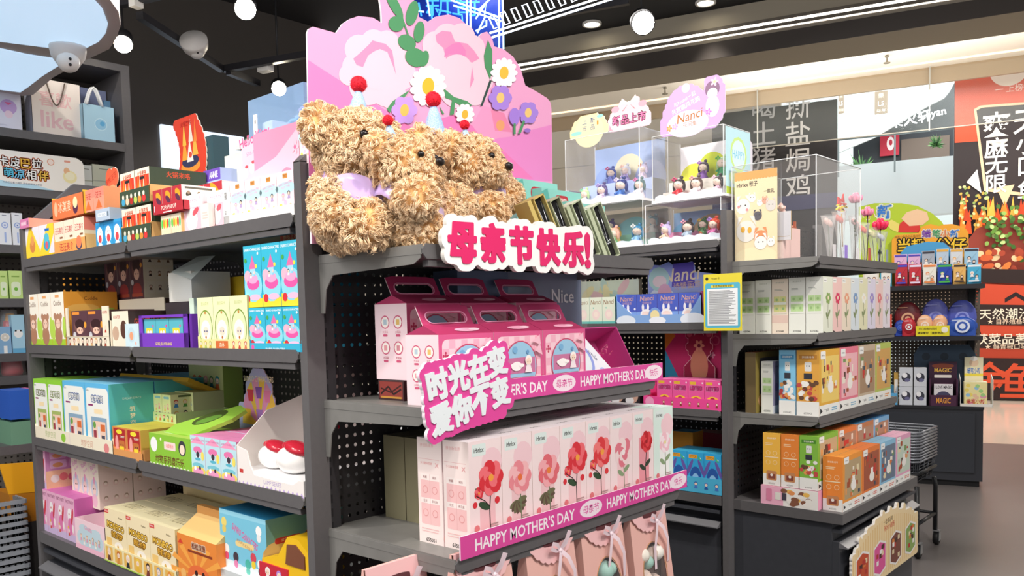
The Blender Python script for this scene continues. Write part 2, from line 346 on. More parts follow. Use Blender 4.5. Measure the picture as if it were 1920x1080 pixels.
# floor banner L5
for px,w,tx,lb in ((1652,24,'L5','brown hanging banner reading L5 in the atrium'),(1577,10,'L5','narrow brown banner at the edge of the black sign')):
    b=MB(); q=mrect(b,px-w/2,172,px+w/2,212,14,.03,mat('8b7b66',.6)); A=Art(b,(q[0],14,q[1]),(1,0,0),(0,0,1),q[2]-q[0],q[3]-q[1],.002)
    A.t(tx,.5,.45,.2,'ffffff',.6); A.t('≈≈',.5,.15,.12,'f3e6d0',.9); A.t('樂',.5,.8,.22,'e8dcc8',.6); tag(b.build('hanging_banner',None,mu(0,0,0),ML.a),lb,'banner')
# black sign with grey calligraphy
b=MB(); t0,z1=mfit(1335,205,5); t1,_=mfit(1570,172,5); zt,zb=5.02,.0; b.box((t0,5,zb),(t1,5.08,zt),mat('2b2a2e',.35)); A=Art(b,(t0,5,zb),(1,0,0),(0,0,1),t1-t0,zt-zb,.002)
def putm(txt,px,py,hpx,col,bold=.02,dep=5,mw=1,art=None):
    t,z=mfit(px,py,dep); a=art; P=mu(t,dep,z); d=abs((np.array(P)-CAM)@_F); hh=hpx*d/FOC
    a.t(txt,(t-a.o.x)/a.w,(z-a.o.z)/a.h,hh/a.h,col,mw,bold)
for i,ch in enumerate('撕盐焗鸡'): putm(ch,1496,200+i*50,44,'c9c9cb',art=A)
for i,ch in enumerate('喝土猪汤'): putm(ch,1432,202+i*48,42,'a9a9ad',art=A)
A.r(0,.64,1,.69,mat('34365a',.4)); tag(b.build('black_food_sign',None,mu(0,0,0),ML.a),'tall black sign with large grey Chinese characters beyond the glass','sign')
# food poster
b=MB(); t0,_=mfit(1790,142,5); t1=t0+3.2; zt=5.08; b.box((t0,5,0),(t1,5.08,zt),mat('241a1e',.5)); A=Art(b,(t0,5,0),(1,0,0),(0,0,1),t1-t0,zt,.0015)
def pz(px,py): t,z=mfit(px,py,5); return ((t-t0)/(t1-t0),z/zt)
def pp(pts,c): A.p([pz(*q) for q in pts],c)
pp([(1790,140),(2200,80),(2200,240),(1790,268)],'d9502f')
x,y=pz(1892,128); A.c(x,y,.085,'efe3d6',24); putm('一 上榜餐厅',1908,164,13,'f3d9cc',0,mw=.5,art=A)
pp([(1826,205),(1838,198),(2200,170),(2200,405),(1845,358)],'e7c4a0'); pp([(1831,207),(1842,202),(2200,176),(2200,400),(1850,352)],'2a1f22'); pp([(1868,352),(1884,388),(1902,346)],'e7c4a0')
for i,ch in enumerate('爽麻无限'): putm(ch,1868,233+i*(44 if i<2 else 38)-(i>2)*2,(46,38,34,34)[i],'fdfbf8',.04,art=A)
for i,ch in enumerate('天小口鱼'): putm(ch,1928,228+i*42,(44,38,34,34)[i],'fdfbf8',.04,art=A)
pp([(1812,342),(1832,318),(1840,362)],'f2f2f2')
for k in range(70):
    x=random.uniform(1800,2000); yy=random.uniform(385,425); pp([(x-7,yy+18),(x+8,yy+18),(x+random.uniform(-6,6),yy-random.uniform(8,34))],random.choice(('f08a2c','e8531f','f7b54a','c7421d')))
pp([(1800,470),(1830,430),(1900,405),(2100,400),(2100,560),(1830,545)],'8e3a2c')
for k in range(150):
    x,y=pz(random.uniform(1842,1990),random.gauss(428,20)); A.e(x,y,.012,.006,random.choice(('5f8a34','8fb65a','3e6a2a','b6cf86','456e2c')),8,random.uniform(0,3)); A.k-=random.choice((0,1))
for k in range(40):
    x,y=pz(random.uniform(1798,1850),random.uniform(350,430)); A.e(x,y,.008,.004,random.choice(('8aa35a','c8a24a','c4c48c')),7,random.uniform(0,3))
for k in range(40):
    x,y=pz(random.uniform(1815,1990),random.uniform(470,520)); A.e(x,y,random.uniform(.01,.03),.009,random.choice(('e8c79a','a5422c','f2a25c','c65a30','d97a3a')),9,random.uniform(0,3))
pp([(1812,480),(1826,505),(2100,512),(2100,540),(1822,530)],'2a1c1c'); pp([(1815,532),(2100,545),(2100,640),(1840,640)],'c94a30')
pp([(1880,560),(1900,548),(1920,560),(1940,548),(1940,556),(1920,568),(1900,556),(1880,568)],'241a1e')
pp([(1790,640),(2100,640),(2100,700),(1790,700)],'b23f28')
pp([(1790,570),(2100,575),(2100,612),(1790,608)],'2f1f1e'); pp([(1790,628),(2100,632),(2100,655),(1790,650)],'2f1f1e')
putm('天然潮汐',1880,588,20,'f2e6d4',.03,art=A); putm('★ 自养殖基地',1886,602,10,'f0d8c0',0,art=A); putm('获菜品著作',1886,634,20,'f2e6d4',.03,art=A); putm('★ 鲜青椒口味研',1888,648,10,'f0d8c0',0,art=A)
pp([(1790,668),(2100,672),(2100,745),(1790,745)],'2c1b1c'); putm('鱼',1908,710,64,'d9502f',.05,art=A); putm('金',1852,705,60,'d9502f',.05,art=A)
tag(b.build('food_poster',None,mu(0,0,0),ML.a),'tall red and black food poster with bowl of meat and spring onions','poster')
# hanging glass smoke screen
g=empty('glass_smoke_screen',mu(0,0,0),ML.a,'clear glass panes hanging from mall ceiling in front of signs','glass screen')
js=[-9]+[mfit(px,180,4.6)[0] for px in (1120,1420,1743,2100)]+[8]
for a,c in zip(js[:-1],js[1:]): b=MB(); b.box((a+.012,4.6,4.28),(c-.012,4.615,5.2),glassy('dfeff0',.03)); b.build('glass_pane',g)
b=MB(); 
for a in js[1:-1]: b.box((a-.01,4.59,4.26),(a+.01,4.62,5.25),'b9bcb8')
b.box((-9,4.595,4.27),(8,4.62,4.285),'a8a49a'); b.build('edge_trim',g)
# sprinklers and downlights in the mall ceiling
for px,lb in ((1663,'small brass sprinkler head under white mall ceiling near the poster'),(1247,'small dark sprinkler head on mall ceiling behind the purple sign')):
    t,_=mfit(px,118 if px>1500 else 178,3.6); b=MB(); b.lathe((0,0,0),[(.03,.12),(.03,.1),(.012,.09),(.012,.03),(.05,.02),(.05,.01)],'8b8577',8); tag(b.build('sprinkler',None,mu(t,3.6,5.12)),lb,'sprinkler')
def downlight(P,r,lb,grp=None,e=14):
    g=empty('downlight',P,0,lb,'ceiling light',grp); b=MB(); b.lathe((0,0,0),[(r*1.25,.03),(r*1.25,0),(r,0),(r,.02)],'e8e4dc',18); b.build('rim',g)
    b=MB(); b.lathe((0,0,0),[(r*.97,.02),(r*.9,.012),(0.001,.01)],mat('fff4dd',emit=e,name='lamp_glow'),18); b.build('bulb',g); return g
for i,(px,py) in enumerate(((1620,163),(1580,157),(1526,166))):
    t,_=mfit(px,py,4.9); downlight(mu(t,3.6,5.23),.09,pos(i,3)+' downlights in the white mall ceiling','mall ceiling downlights',2)
for i,(px,py,lb) in enumerate(((978,102,'downlight beside right edge of the flower board'),(1110,47,'middle downlight above the tan bulkhead, left of bright spotlight'),(1323,7,'downlight at top of photo, right of the bright spotlight'))):
    r=_F+_R*(px-960)/FOC-_U*(py-PY)/FOC; P=CAM+r*((CZ-.02-CAM[2])/r[2]); downlight(tuple(P),.075,lb)
    sp=spot('bulkhead_downlight',(P[0],P[1],CZ-.06),(P[0]+.25,P[1],0),60,70)
# track spotlights with visible lamp faces
def at(px,py,z): r=_F+_R*(px-960)/FOC-_U*(py-PY)/FOC; return CAM+r*((z-CAM[2])/r[2])
def tracklight(px,py,z,lb,tgt,r=.045,e=60,pw=60):
    P=at(px,py,z); g=empty('track_spotlight',tuple(P),0,lb,'spotlight'); q=(Vector(tgt)-Vector(P)).to_track_quat('-Z','Y').to_matrix().to_4x4()
    b=MB(); b.lathe((0,0,0),[(r,0),(r*1.08,0),(r*1.08,r*2.6),(r*.7,r*3)],'1c1c1f',16,T=q); b.build('lamp_body',g)
    b=MB(); b.lathe((0,0,0),[(r*.98,-.002),(.001,-.012)],mat('fff1d6',emit=e,name='spot_glow'),16,T=q); b.build('lens',g)
    b=MB(); top=q@Vector((0,0,r*2)); b.tube([top,(top.x,top.y,CZ-P[2]-.02)],.008,'1c1c1f'); b.build('stem',g)
    P2=Vector(P)+ (Vector(tgt)-Vector(P)).normalized()*.03; spot('track_spot_beam',P2,tgt,pw,50)
tracklight(460,17,3.3,'bright track spotlight at top left of the flower board',(-.9,-1.2,.9),.06)
tracklight(231,83,3.1,'bright track spotlight beside the round corner of light box',(-.7,-.6,.5),.05)
tracklight(523,166,3.25,'track spotlight just above the blue clear box',(-.6,-1.0,.9),.055)
tracklight(1206,43,3.7,'brightest track spotlight above the purple sign',(-.6,-2.0,1.0),.085,60,90)
# ceiling tracks and conduits
b=MB()
def rail(mb,p,q,z,w=.02,h=.03,m='26262a'):
    a=Vector(at(*p,z)); c=Vector(at(*q,z)); d=(c-a); n=Vector((-d.y,d.x,0)).normalized()*w
    v=[a-n,a+n,c+n,c-n]; mb.add([tuple(x) for x in v]+[tuple(x+Vector((0,0,h))) for x in v],[(0,1,2,3),(4,7,6,5),(0,4,5,1),(1,5,6,2),(2,6,7,3),(3,7,4,0)],m)
for p,q,z,lb in (((262,36),(417,136),3.3,'black ceiling conduit running diagonally behind the camera dome'),((418,136),(580,108),3.3,'black track rail joining the diagonal conduit and running right'),((428,140),(484,162),3.28,'short thin black conduit ending above the dark wall'),((215,16),(315,-6),3.3,'black lighting track crossing the top left of the ceiling'),((1030,35),(1180,8),3.9,'thin track rail under the neon frame')):
    b=MB(); rail(b,p,q,z,.022,.045,mat('2c2b2f',.4)); tag(b.build('ceiling_track',None),lb,'track')
b=MB(); rail(b,(488,137),(508,133),3.27,.03,.05,'e6e4df'); tag(b.build('track_adapter',None),'small white adapter block on the rail left of flower board','track adapter')
b=MB(); rail(b,(250,16),(261,13),3.27,.03,.05,'e6e4df'); tag(b.build('track_adapter',None),'small white adapter block on the top left lighting track','track adapter')
# dome cameras
def domecam(px,py,z,s,tilt,lb):
    P=at(px,py,z); g=empty('security_camera',tuple(P),0,lb,'security camera'); q=Matrix.Rotation(tilt[0],4,'X')@Matrix.Rotation(tilt[1],4,'Y')
    b=MB(); b.lathe((0,0,0),[(s,.9*s),(s,.7*s),(s*.9,.2*s),(s*.6,-.25*s),(.01,-.35*s)],mat('e4e0dc',.4),20,T=q); b.build('housing',g)
    b=MB(); v=(Vector(CAM)-Vector(P)).normalized(); c=v*.45*s+Vector((0,0,-.05*s)); b.ball(c,.62*s,mat('e9e6e2',.35),16,10); b.build('eyeball',g)
    b=MB(); r=v.cross(Vector((0,0,1))).normalized()
    for k in (-1,1): cc=c+(v*.9+Vector((0,0,.25*k))-r*.15).normalized()*.6*s; b.ball(cc,.09*s,mat('15151a',.2),8,6)
    b.build('lens',g)
domecam(128,114,2.683,.077,(math.pi*.02,0),'white dome security camera under the rim of the glowing light box')
domecam(368,93,3.27,.088,(.9,-.6),'white dome security camera on the diagonal ceiling conduit')
# glowing light box, upper left
def lbz(pts,z): return [tuple(at(x,y,z)[:2]) for x,y in pts]
g=empty('ceiling_light_box',(0,0,0),0,'large rounded ceiling light box with two glowing white panels','light box')
rim=[(-300,-250),(90,-250),(150,-60),(200,-10),(222,22),(226,48),(218,72),(205,92),(150,118),(100,145),(62,178),(40,180),(-20,172),(-300,140)]
b=MB(); b.prism(lbz(rim,2.75),2.75,2.87,mat('c9c0bd',.5)); b.build('frame',g)
for pts in ([(-300,-240),(60,-240),(120,-50),(165,-12),(192,18),(202,45),(198,62),(185,78),(150,96),(118,93),(-300,40)],[(-300,70),(-10,90),(50,103),(108,112),(112,122),(80,142),(50,165),(38,173),(-10,167),(-300,125)]):
    b=MB(); P=lbz(pts,2.745); b.prism(P,2.744,2.75,mat('c6e2fb',emit=.62,name='diffuser_glow')); b.build('glowing_panel',g)
# neon frame
NB=mat('9fc8ff',emit=2.6,name='neon_white'); NBB=mat('2f7dff',emit=2.2,name='neon_blue')
def vz(px,py,dep=0): # on a vertical plane through the neon column, parallel to the gondola ends
    n=np.array([.72,.69,0]); r=_F+_R*(px-960)/FOC-_U*(py-PY)/FOC; q=np.array([3.3+dep,1.8+dep,0]); return tuple(CAM+r*((n@(q-CAM))/(n@r)))
g=empty('neon_light_frame',(0,0,0),0,'blue and white neon outline frame hanging from the ceiling','neon sign')
b=MB(); P=[vz(x,y,.05) for x,y in ((770,-60),(942,-60),(944,92),(860,150),(770,150))]; b.add(P+[tuple(Vector(p)+Vector((.15,.15,0))) for p in P],[(4,3,2,1,0),(5,6,7,8,9),(0,1,6,5),(1,2,7,6),(2,3,8,7),(3,4,9,8)],mat('0f2a7a',.3,emit=.35,name='blue_panel')); b.build('backing_panel',g)
b=MB()
for L in (((875,-20),(875,60)),((882,-20),(882,80)),((936,-20),(936,90)),((942,-20),(944,92)),((845,0),(935,32)),((850,10),(940,40)),((896,20),(925,-8)),((892,35),(912,5),(908,30)),((895,62),(910,30)),((892,58),(912,48),(912,38)),((780,20),(795,22)),((800,-10),(806,30))): b.tube([vz(*p) for p in L],.006,NB if len(L)<3 or L[0][0]>880 else NBB,5)
for L in (((785,5),(790,30)),((808,10),(810,35)),((848,-10),(868,5)),((848,25),(866,28),(868,48)),((820,18),(846,24))): b.tube([vz(*p) for p in L],.006,NBB,5)
b.build('neon_tubing',g)
b=MB()
for L in (((918,62),(1200,-28)),((922,70),(1216,-24))): b.tube([vz(*p) for p in L],.007,mat('e6f1ff',emit=2.4,name='neon_cool'),5)
for i in range(14):
    x=916+i*21; y=46-i*7.2; b.tube([vz(*p) for p in ((x,y-14),(x+9,y-17),(x+19,y+4),(x+10,y+8))],.005,mat('e6f1ff',emit=2.0,name='neon_cool2'),5,closed=True)
b.build('arm_tubing',g)
A_=MB(); a=Art(A_,vz(815,38),tuple(Vector((.69,-.72,0))),(0,0,1),.5,.22,.002); a.t('新奇',.25,.5,.8,NBB,.9,-.01); A_.build('neon_lettering',g)
# ------------------------------------------------------------------ display fixtures
def perf(w,h,pitch,r,m,th=.0012):
    """punched sheet in local x,z with real holes"""
    nx=int(w/pitch); nz=int(h/pitch); ox=(w-nx*pitch)/2; oz=(h-nz*pitch)/2; mb=MB(); vs=[];fs=[]
    ring=[(math.cos(math.pi/4*k),math.sin(math.pi/4*k)) for k in range(8)]; p=pitch/2
    outer=[(p,0),(p,p),(0,p),(-p,p),(-p,0),(-p,-p),(0,-p),(p,-p)]
    for i in range(nx):
        for j in range(nz):
            cx=ox+(i+.5)*pitch; cz=oz+(j+.5)*pitch; b=len(vs)
            vs+=[(cx+r*a,0,cz+r*c) for a,c in ring]+[(cx+a,0,cz+c) for a,c in outer]
            fs+=[(b+k,b+8+k,b+8+(k+1)%8,b+(k+1)%8) for k in range(8)]
    mb.add(vs,fs,m)
    for a,c in (((0,0),(w,oz)),((0,h-oz),(w,h)),((0,oz),(ox,h-oz)),((w-ox,oz),(w,h-oz))): mb.add([(a[0],0,a[1]),(c[0],0,a[1]),(c[0],0,c[1]),(a[0],0,c[1])],[(0,1,2,3)],m)
    return mb
def upright(parent,x,y,top,fr=0,slots=True):
    b=MB(); b.box((x,y,0),(x+.055,y+.03,top),STEEL)
    b2=b.build('upright',parent)
    if slots:
        s=MB(); z=.7
        while z<top-.05: s.box((x+.056,y-.001,z),(x+.0605,y+.004,z+.022),BLACK); z+=.036
        s.box((x+.055,y+.0,.05),(x+.085,y+.03,top),STEELD); s.build('slotted_channel',parent)
def lipshelf(parent,xf,t0,t1,z,D,br=True,lip=.034,m=None,nm='shelf'):
    """shelf whose surface is at z-.006 with a folded front lip, side brackets as sub-parts; local = frame coordinates"""
    m=m or STEELS; b=MB(); zs=z-.006
    b.box((t0,-.001,zs-.018),(t1,D,zs),m)
    e=.012; b.prism([(t0,z-lip+e),(t0+e,z-lip),(t1-e,z-lip),(t1,z-lip+e),(t1,z-e),(t1-e,z),(t0+e,z),(t0,z-e)],-.004,.0,STEEL,ax='y')
    b.box((t0+.02,.0,zs-.045),(t1-.02,.02,zs-.03),STEEL)
    s=b.build(nm,parent,*xf)
    if br:
        for x in (t0+.001,t1-.004):
            k=MB(); pr=[(.0,z-.002),(D,z-.002),(D,z-.15),(D-.035,z-.15),(D-.045,z-.09),(D-.075,z-.055),(.03,z-.045),(.005,z-.032)]
            k.prism(pr,x,x+.003,STEELS,ax='x'); k.build('bracket',s)
    return s
# first gondola
g=empty('display_gondola',(0,0,0),0,'long dark steel gondola whose end faces the camera, teddy bears on top','display shelf')
H0=1.895
for y in (-.032,1.934):
    upright(g,0,y,H0); upright(g,.975,y,H0,slots=False)
    b=MB(); b.prism([(0,H0-.002),(.055,H0-.002),(.23,H0+.17),(.8,H0+.17),(.975,H0-.002),(1.03,H0-.002),(1.03,H0),(.82,H0+.2),(.21,H0+.2),(0,H0)],y,y+.03,STEEL,ax='y'); b.build('top_rail',g)
b=perf(.89,1.85,.0268,.0052,STEELD); b.build('end_panel',g,(.085,-.012,.05)); 
b=perf(.89,1.85,.0268,.0052,STEELD); b.build('end_panel',g,(.085,1.95,.05))
b=perf(1.93,1.3,.0268,.0048,STEELD); b.build('back_panel',g,(.5,1.932,.62),-math.pi/2)
b=MB(); b.box((.46,.955,.0),(.54,.975,2.0),STEELD); b.build('center_post',g)
SX=((0,0,0),-math.pi/2)
def bays(g,zs,bd,D):
    for z in zs:
        for t0,t1 in bd: lipshelf(g,SX,t0,t1,z,D)
bays(g,(1.771,1.4245,1.046),((-1.93,-.972),(-.962,-.004)),.47)
def deck(parent,xf,t0,t1,z,D,draw=True,split=None,dm=None):
    b=MB(); b.box((t0,0,z-.045),(t1,D,z),STEEL); b.build('base_deck',parent,*xf)
    b=MB(); b.box((t0+.01,.05,.03),(t1-.01,D,z-.045),CABM); b.build('base_cabinet',parent,*xf)
    if draw:
        for a,c in split or ((t0,t1),):
            b=MB(); b.box((a+.012,.02,.06),(c-.012,.05,z-.125),dm or CABM); b.prism([(.02,z-.125),(-.018,z-.145),(-.018,z-.15),(.02,z-.150)],a+.012,c-.012,mat('77777b',.3,.2),ax='x')
            b.box((a+.012,.005,z-.085),(c-.012,.05,z-.07),CABM); b.build('drawer',parent,*xf)
deck(g,SX,-1.93,-.004,.65,.48,True,((-1.93,-.972),(-.962,-.004)))
def cap(g,x0,x1,zz,deckz,deckD,draw=True):
    for z,D in zz: lipshelf(g,((0,-D,0),0),x0,x1,z,D-.012)
    deck(g,((0,-deckD,0),0),x0,x1,deckz,deckD-.015,draw)
cap(g,.045,.995,((1.665,.42),(1.297,.42),(.963,.50)),.62,.56)
# second gondola
g=empty('display_gondola',(2.224,0,0),0,'second dark steel gondola further right, white and orange boxes on its end','display shelf')
for y in (-.032,1.934):
    upright(g,0,y,1.95); upright(g,1.035,y,1.95,slots=False)
b=perf(.95,1.85,.03,.0052,STEELD); b.build('end_panel',g,(.085,-.012,.08))
b=perf(1.93,1.3,.03,.0048,STEELD); b.build('back_panel',g,(.5,1.932,.62),-math.pi/2)
bays(g,(1.821,1.448,1.045),((-1.93,-.972),(-.962,-.004)),.47); deck(g,SX,-1.93,-.004,.65,.48,True,((-1.93,-.972),(-.962,-.004)))
cap(g,.05,1.075,((1.722,.425),(1.395,.42),(1.039,.425)),.632,.53,True)
# bay wall shelving at the left, facing the camera
g=empty('wall_shelving',(0,3.2,0),0,'tall dark wall shelving with pegboard back at far left','wall shelf')
WX1=LW.t(233,0,2.56); WX0=WX1-3.4
b=MB(); b.box((WX1,-.0,0),(WX1+.05,.4,3.02),STEEL); b.build('side_board',g)
b=MB(); b.box((WX0,0,2.98),(WX1,.4,3.02),STEEL); b.build('top_board',g)
b=perf(3.4,2.9,.033,.006,mat('6c6660',.6)); b.build('pegboard',g,(WX0,.38,.05))
b=MB(); b.box((WX0,.39,.05),(WX1,.4,3.0),mat('4c4743',.6)); b.build('back_board',g)
def wz(py): return LW.z(py,LW.t(5,0,1.5),0)
WZ=[2.56]+[wz(p) for p in (348,458,560,663,706)]
for z in WZ: 
    b=MB(); b.box((WX0,-.005,z-.045),(WX1,.38,z),STEEL); b.build('shelf',g)
# far counter facing the aisle
g=empty('counter_display',tuple(F3.pt(0,0,0)),F3.a,'low black cabinet with two open shelves at the store entrance','display shelf')
LF=2.6
b=MB(); b.box((-LF,0,.05),(0,.5,.645),mat('2e3036',.4,name='black_cabinet')); b.box((-LF+.02,.03,0),(-.02,.47,.05),BLACK); b.build('cabinet_body',g)
b=MB(); b.box((-LF,-.01,.645),(.005,.52,.668),mat('232429',.4)); b.build('countertop',g)
for k in range(2):
    b=MB(); b.box((-.05-1.12*(k+1)+.03,-.012,.12),(-.05-1.12*k-.01,.0,.61),mat('30333a',.4)); b.build('cabinet_door',g)
b=perf(LF,1.05,.03,.004,mat('6d6257',.5)); b.build('back_panel',g,(-LF,.42,.67))
for z,x1 in ((1.246,-.01),(1.67,.0)):
    b=MB(); b.box((-LF,-.01,z-.035),(x1,.42,z),mat('26262b',.4)); b.build('shelf',g)
for x in (-.09,-1.4): b=MB(); b.box((x,.38,.66),(x+.05,.43,1.75),BLACK); b.build('upright',g)
# ------------------------------------------------------------------ printing on the cartons
def S(f): return f
def a_pop(A):
    A.r(0,0,1,.12,'f3c81e'); A.p([(0,.1),(1,.1),(1,.3),(.45,1),(.3,1),(0,.4)],'f6d63c'); A.e(.5,.42,.2,.2,'d98a4a'); A.e(.5,.6,.13,.16,'e9a15c'); A.r(.45,.72,.55,.9,'f4c430'); A.r(.3,.02,.7,.09,'3a4a78')
def a_pop2(A):
    A.r(0,0,1,.12,'f3c81e'); A.p([(0,.1),(.6,.1),(1,.7),(1,1),(.6,1),(0,.2)],'f6d63c'); A.e(.5,.4,.22,.2,'3aa6c8'); A.e(.5,.58,.18,.16,'58bfd8'); A.c(.5,.38,.1,'e0637a'); A.r(.4,.8,.7,.88,'2a6ec0')
def a_meishi(A):
    A.r(0,0,1,.05,'f0a05a'); A.t('汪汪美食',.5,.72,.22,'c23b3b',.86,.03); A.e(.5,.2,.42,.2,'f0a03c'); A.e(.5,.22,.2,.12,'f6c06a'); A.r(.56,.46,.86,.52,'8a5a3c')
def a_meitray(A): A.rr(.05,.1,.72,.9,'f7a45a',.1); A.t('汪汪美食',.4,.52,.62,'c23b3b',.5,.03); A.e(.8,.45,.09,.32,'3c3c5c'); A.c(.8,.7,.08,'e8845c')
def a_meitray2(A): A.t('冰淇凌',.4,.55,.5,'f6d9b8',.4,.02); A.e(.75,.4,.08,.3,'59304a'); A.c(.75,.62,.07,'f6e0b0'); A.e(.12,.5,.06,.36,'f0b890')
def a_smallorange(A): A.r(0,.6,1,1,'ee8a78'); A.t('汪汪',.5,.68,.3,'b83a30',.7,.03); A.p([(.2,.08),(.8,.08),(.5,.5)],'e8703c')
def a_blueface(A):
    A.r(0,0,1,.1,'f2d23a'); A.r(0,.78,1,.9,'2f90cf'); A.e(.5,.5,.36,.32,'fdfdfd'); A.e(.5,.36,.2,.16,'d84a52'); A.c(.4,.62,.03,'222222'); A.c(.6,.62,.03,'222222'); A.e(.5,.12,.24,.1,'f4f4f4')
def a_flame(A):
    A.r(0,0,1,1,'f7ead0'); A.r(.03,.0,.97,.8,'d8402c')
    for i in range(7): x=.1+i*.13; A.p([(x-.1,.02),(x+.1,.02),(x+random.uniform(-.04,.04),random.uniform(.5,.95))],random.choice(('f29a2c','f7c24a','f6e9c0','ea6a2a')))
    A.t('火锅来咯',.5,.86,.14,'c23220',.86,.03); A.rr(.35,.68,.65,.76,'2a2a2a')
def a_greentray(A):
    for i,c in enumerate(('4aa3c8','e9c9a8','b2322c','b7cc5c','e8903c','d83a3a')): A.e(.12+i*.14,.32,.06,.24,c); A.c(.12+i*.14,.62,.035,'f2e6d0')
def a_greenside(A): A.r(0,0,1,1,'3c4a36'); A.t('火锅来咯',.5,.82,.18,'d8502c',.8,.03); A.e(.3,.3,.22,.2,'4aa3c8'); A.e(.62,.36,.2,.2,'e8e2d4'); A.e(.8,.22,.12,.12,'e8903c')
def a_redcandy(A): A.r(0,0,1,1,'b5333f'); A.e(.6,.7,.3,.16,'f0a02c',a=-.6); A.e(.6,.52,.3,.12,'5a2f4a',a=-.6); A.r(.1,.1,.9,.35,'efe6ea'); A.c(.35,.22,.1,'2f2f35'); A.c(.65,.22,.1,'2f2f35')
def a_icons(A):
    for i in range(3):
        for j in range(2): A.c(.2+.3*i,.28+.34*j,.08,'4a4a3c'); A.c(.2+.3*i,.36+.34*j,.045,'9a8a70')
    A.r(.1,.85,.9,.93,'6a6a5c')
def a_redtray(A): A.t('POPAPAPOP',.5,.6,.42,'f4e4d8',.92,.03); A.r(.3,.08,.6,.2,'efe0dc')
def a_cookies(A):
    for i,c in enumerate(('5ccf5a','f09a3c','f2d64a','e0503c','6ac48a')): A.e(.12+.19*i,.62,.1,.22,c); A.e(.12+.19*i,.25,.08,.16,'f2e2b8')
    A.r(0,0,1,.1,'d03a34')
def a_pinkcat(A): A.r(0,0,1,1,'eec3d0'); A.r(0,.68,1,1,'f9eef0'); A.t('Hello Kitty',.5,.84,.12,'e58fb0',.8,.0); A.c(.5,.36,.26,'fdfaf9'); A.e(.68,.56,.16,.08,'dd5a68',a=.4); A.c(.9,.9,.04,'f7c9d4'); A.c(.15,.55,.04,'fbe7ee')
def a_pinkside(A): A.r(0,.62,1,1,'f9ecef'); A.c(.7,.35,.2,'fbe3ea'); A.t('Hello Kitty',.5,.8,.1,'eaa2ba',.7)
def a_sanfoot(A):
    A.r(0,0,1,1,'f9dfe6')
    for i in range(9): A.r(i*.11,.78,i*.11+.055,1,'f7eef2'); A.k-=1
    A.k+=1; A.e(.5,.62,.6,.14,'bfe0ea'); A.rr(.36,.84,.64,.95,'d9954a'); A.t('MINISO',.5,.895,.06,'7a3d1c',.22); A.t('SANRIO CHARACTERS',.5,.72,.055,'d884b0',.8,.0,.1); A.t('FOOT TYPE',.52,.64,.05,'e89ac0',.5,0,.1)
    A.e(.2,.2,.12,.07,'f3dc62'); A.c(.48,.28,.09,'d7c3ea'); A.c(.78,.2,.08,'f2c39a'); A.fig(.36,.42,.26,'e59ac2','f1c6da'); A.fig(.7,.46,.26,'3c3644','b9a4d2')
def a_barcode(A):
    for i in range(8): A.r(.3,.6+i*.02,.7,.612+i*.02,'2c2c2c'); A.k-=1
    A.k+=1; A.lines(.3,.6,.25,.35,3,'8a8a8a')
def a_flowbox(A): A.p([(0,.6),(.5,.7),(1,.95),(1,1),(0,1)],'e893b2'); A.c(.72,.42,.17,'d88aa6'); A.c(.66,.34,.1,'fdf3f2'); A.c(.79,.36,.1,'fdf3f2'); A.minis(.02,.5,.18,5,.12,('f2e6e8','e07f9a','f7f0f0')); A.t('Cloud Series',.28,.42,.08,'ffffff',.4); A.flower(.92,.75,.08,'f6c0d2','e9739a',5)
def a_cuddle(A): A.r(0,0,1,.14,'a8cf3c'); A.e(.1,.3,.16,.2,'b8d957'); A.e(.95,.35,.12,.2,'b8d957'); A.t('Cuddle',.5,.8,.09,'8a6a5a',.84,.02); A.r(.35,.9,.65,.95,'e9a86c'); A.e(.5,.2,.28,.18,'b07f63'); A.c(.5,.44,.27,'b5856a'); A.c(.28,.56,.1,'b5856a'); A.c(.72,.56,.1,'b5856a'); A.e(.5,.42,.17,.09,'f2cdb8'); A.c(.42,.43,.025,'332222',6); A.c(.58,.43,.025,'332222',6)
def a_bosside(A): A.r(.0,.0,1,1,'eaa038'); A.t('Cuddle',.5,.88,.06,'7a3c10',.7,.03); A.e(.35,.7,.3,.08,'f0b85c'); A.e(.6,.62,.34,.06,'b9d04c',a=.2)
def a_brown(A): A.r(.04,.03,.96,.93,'5c3b44'); A.rr(.05,.89,.5,.97,'f0963c'); A.e(.5,.55,.36,.2,'7d5350'); A.e(.5,.62,.3,.14,'3a2024'); A.e(.5,.44,.2,.1,'f0c3ae'); A.e(.5,.16,.34,.13,'a33a3a'); A.c(.85,.6,.08,'e9a23c'); A.c(.16,.3,.1,'c9c9cf'); A.r(.1,.04,.9,.1,'b3503c'); A.c(.45,.45,.03,'222222',6); A.c(.62,.45,.03,'222222',6)
def a_brownside(A):
    A.r(.12,.86,.9,.94,'2a2422'); A.t('BLIND FIGURES',.5,.9,.04,'e6dcc8',.7)
    for i in range(3):
        for j in range(3): A.r(.1+i*.3,.1+j*.25,.36+i*.3,.3+j*.25,'f0e6d2'); A.k-=1
    A.k+=1
    for i in range(3):
        for j in range(3): A.fig(.23+i*.3,.2+j*.25,.17,random.choice(('3a2a26','6a4632')),random.choice(('7a5a44','4a3a36','a87a50')))
def a_minirow(A): A.minis(.03,.97,.45,9,.09,('4a2f2a','a8503a','d9b07a','3c3c44')); A.r(0,.94,1,1,'d9ccb4')
def a_brownlid(A): A.r(0,0,1,1,'3a2a28'); A.t('GHOST HUNTER',.4,.7,.2,'d0503c',.6,.03); A.e(.6,.2,.2,.14,'8a5a3c'); A.e(.35,.22,.1,.12,'e8903c')
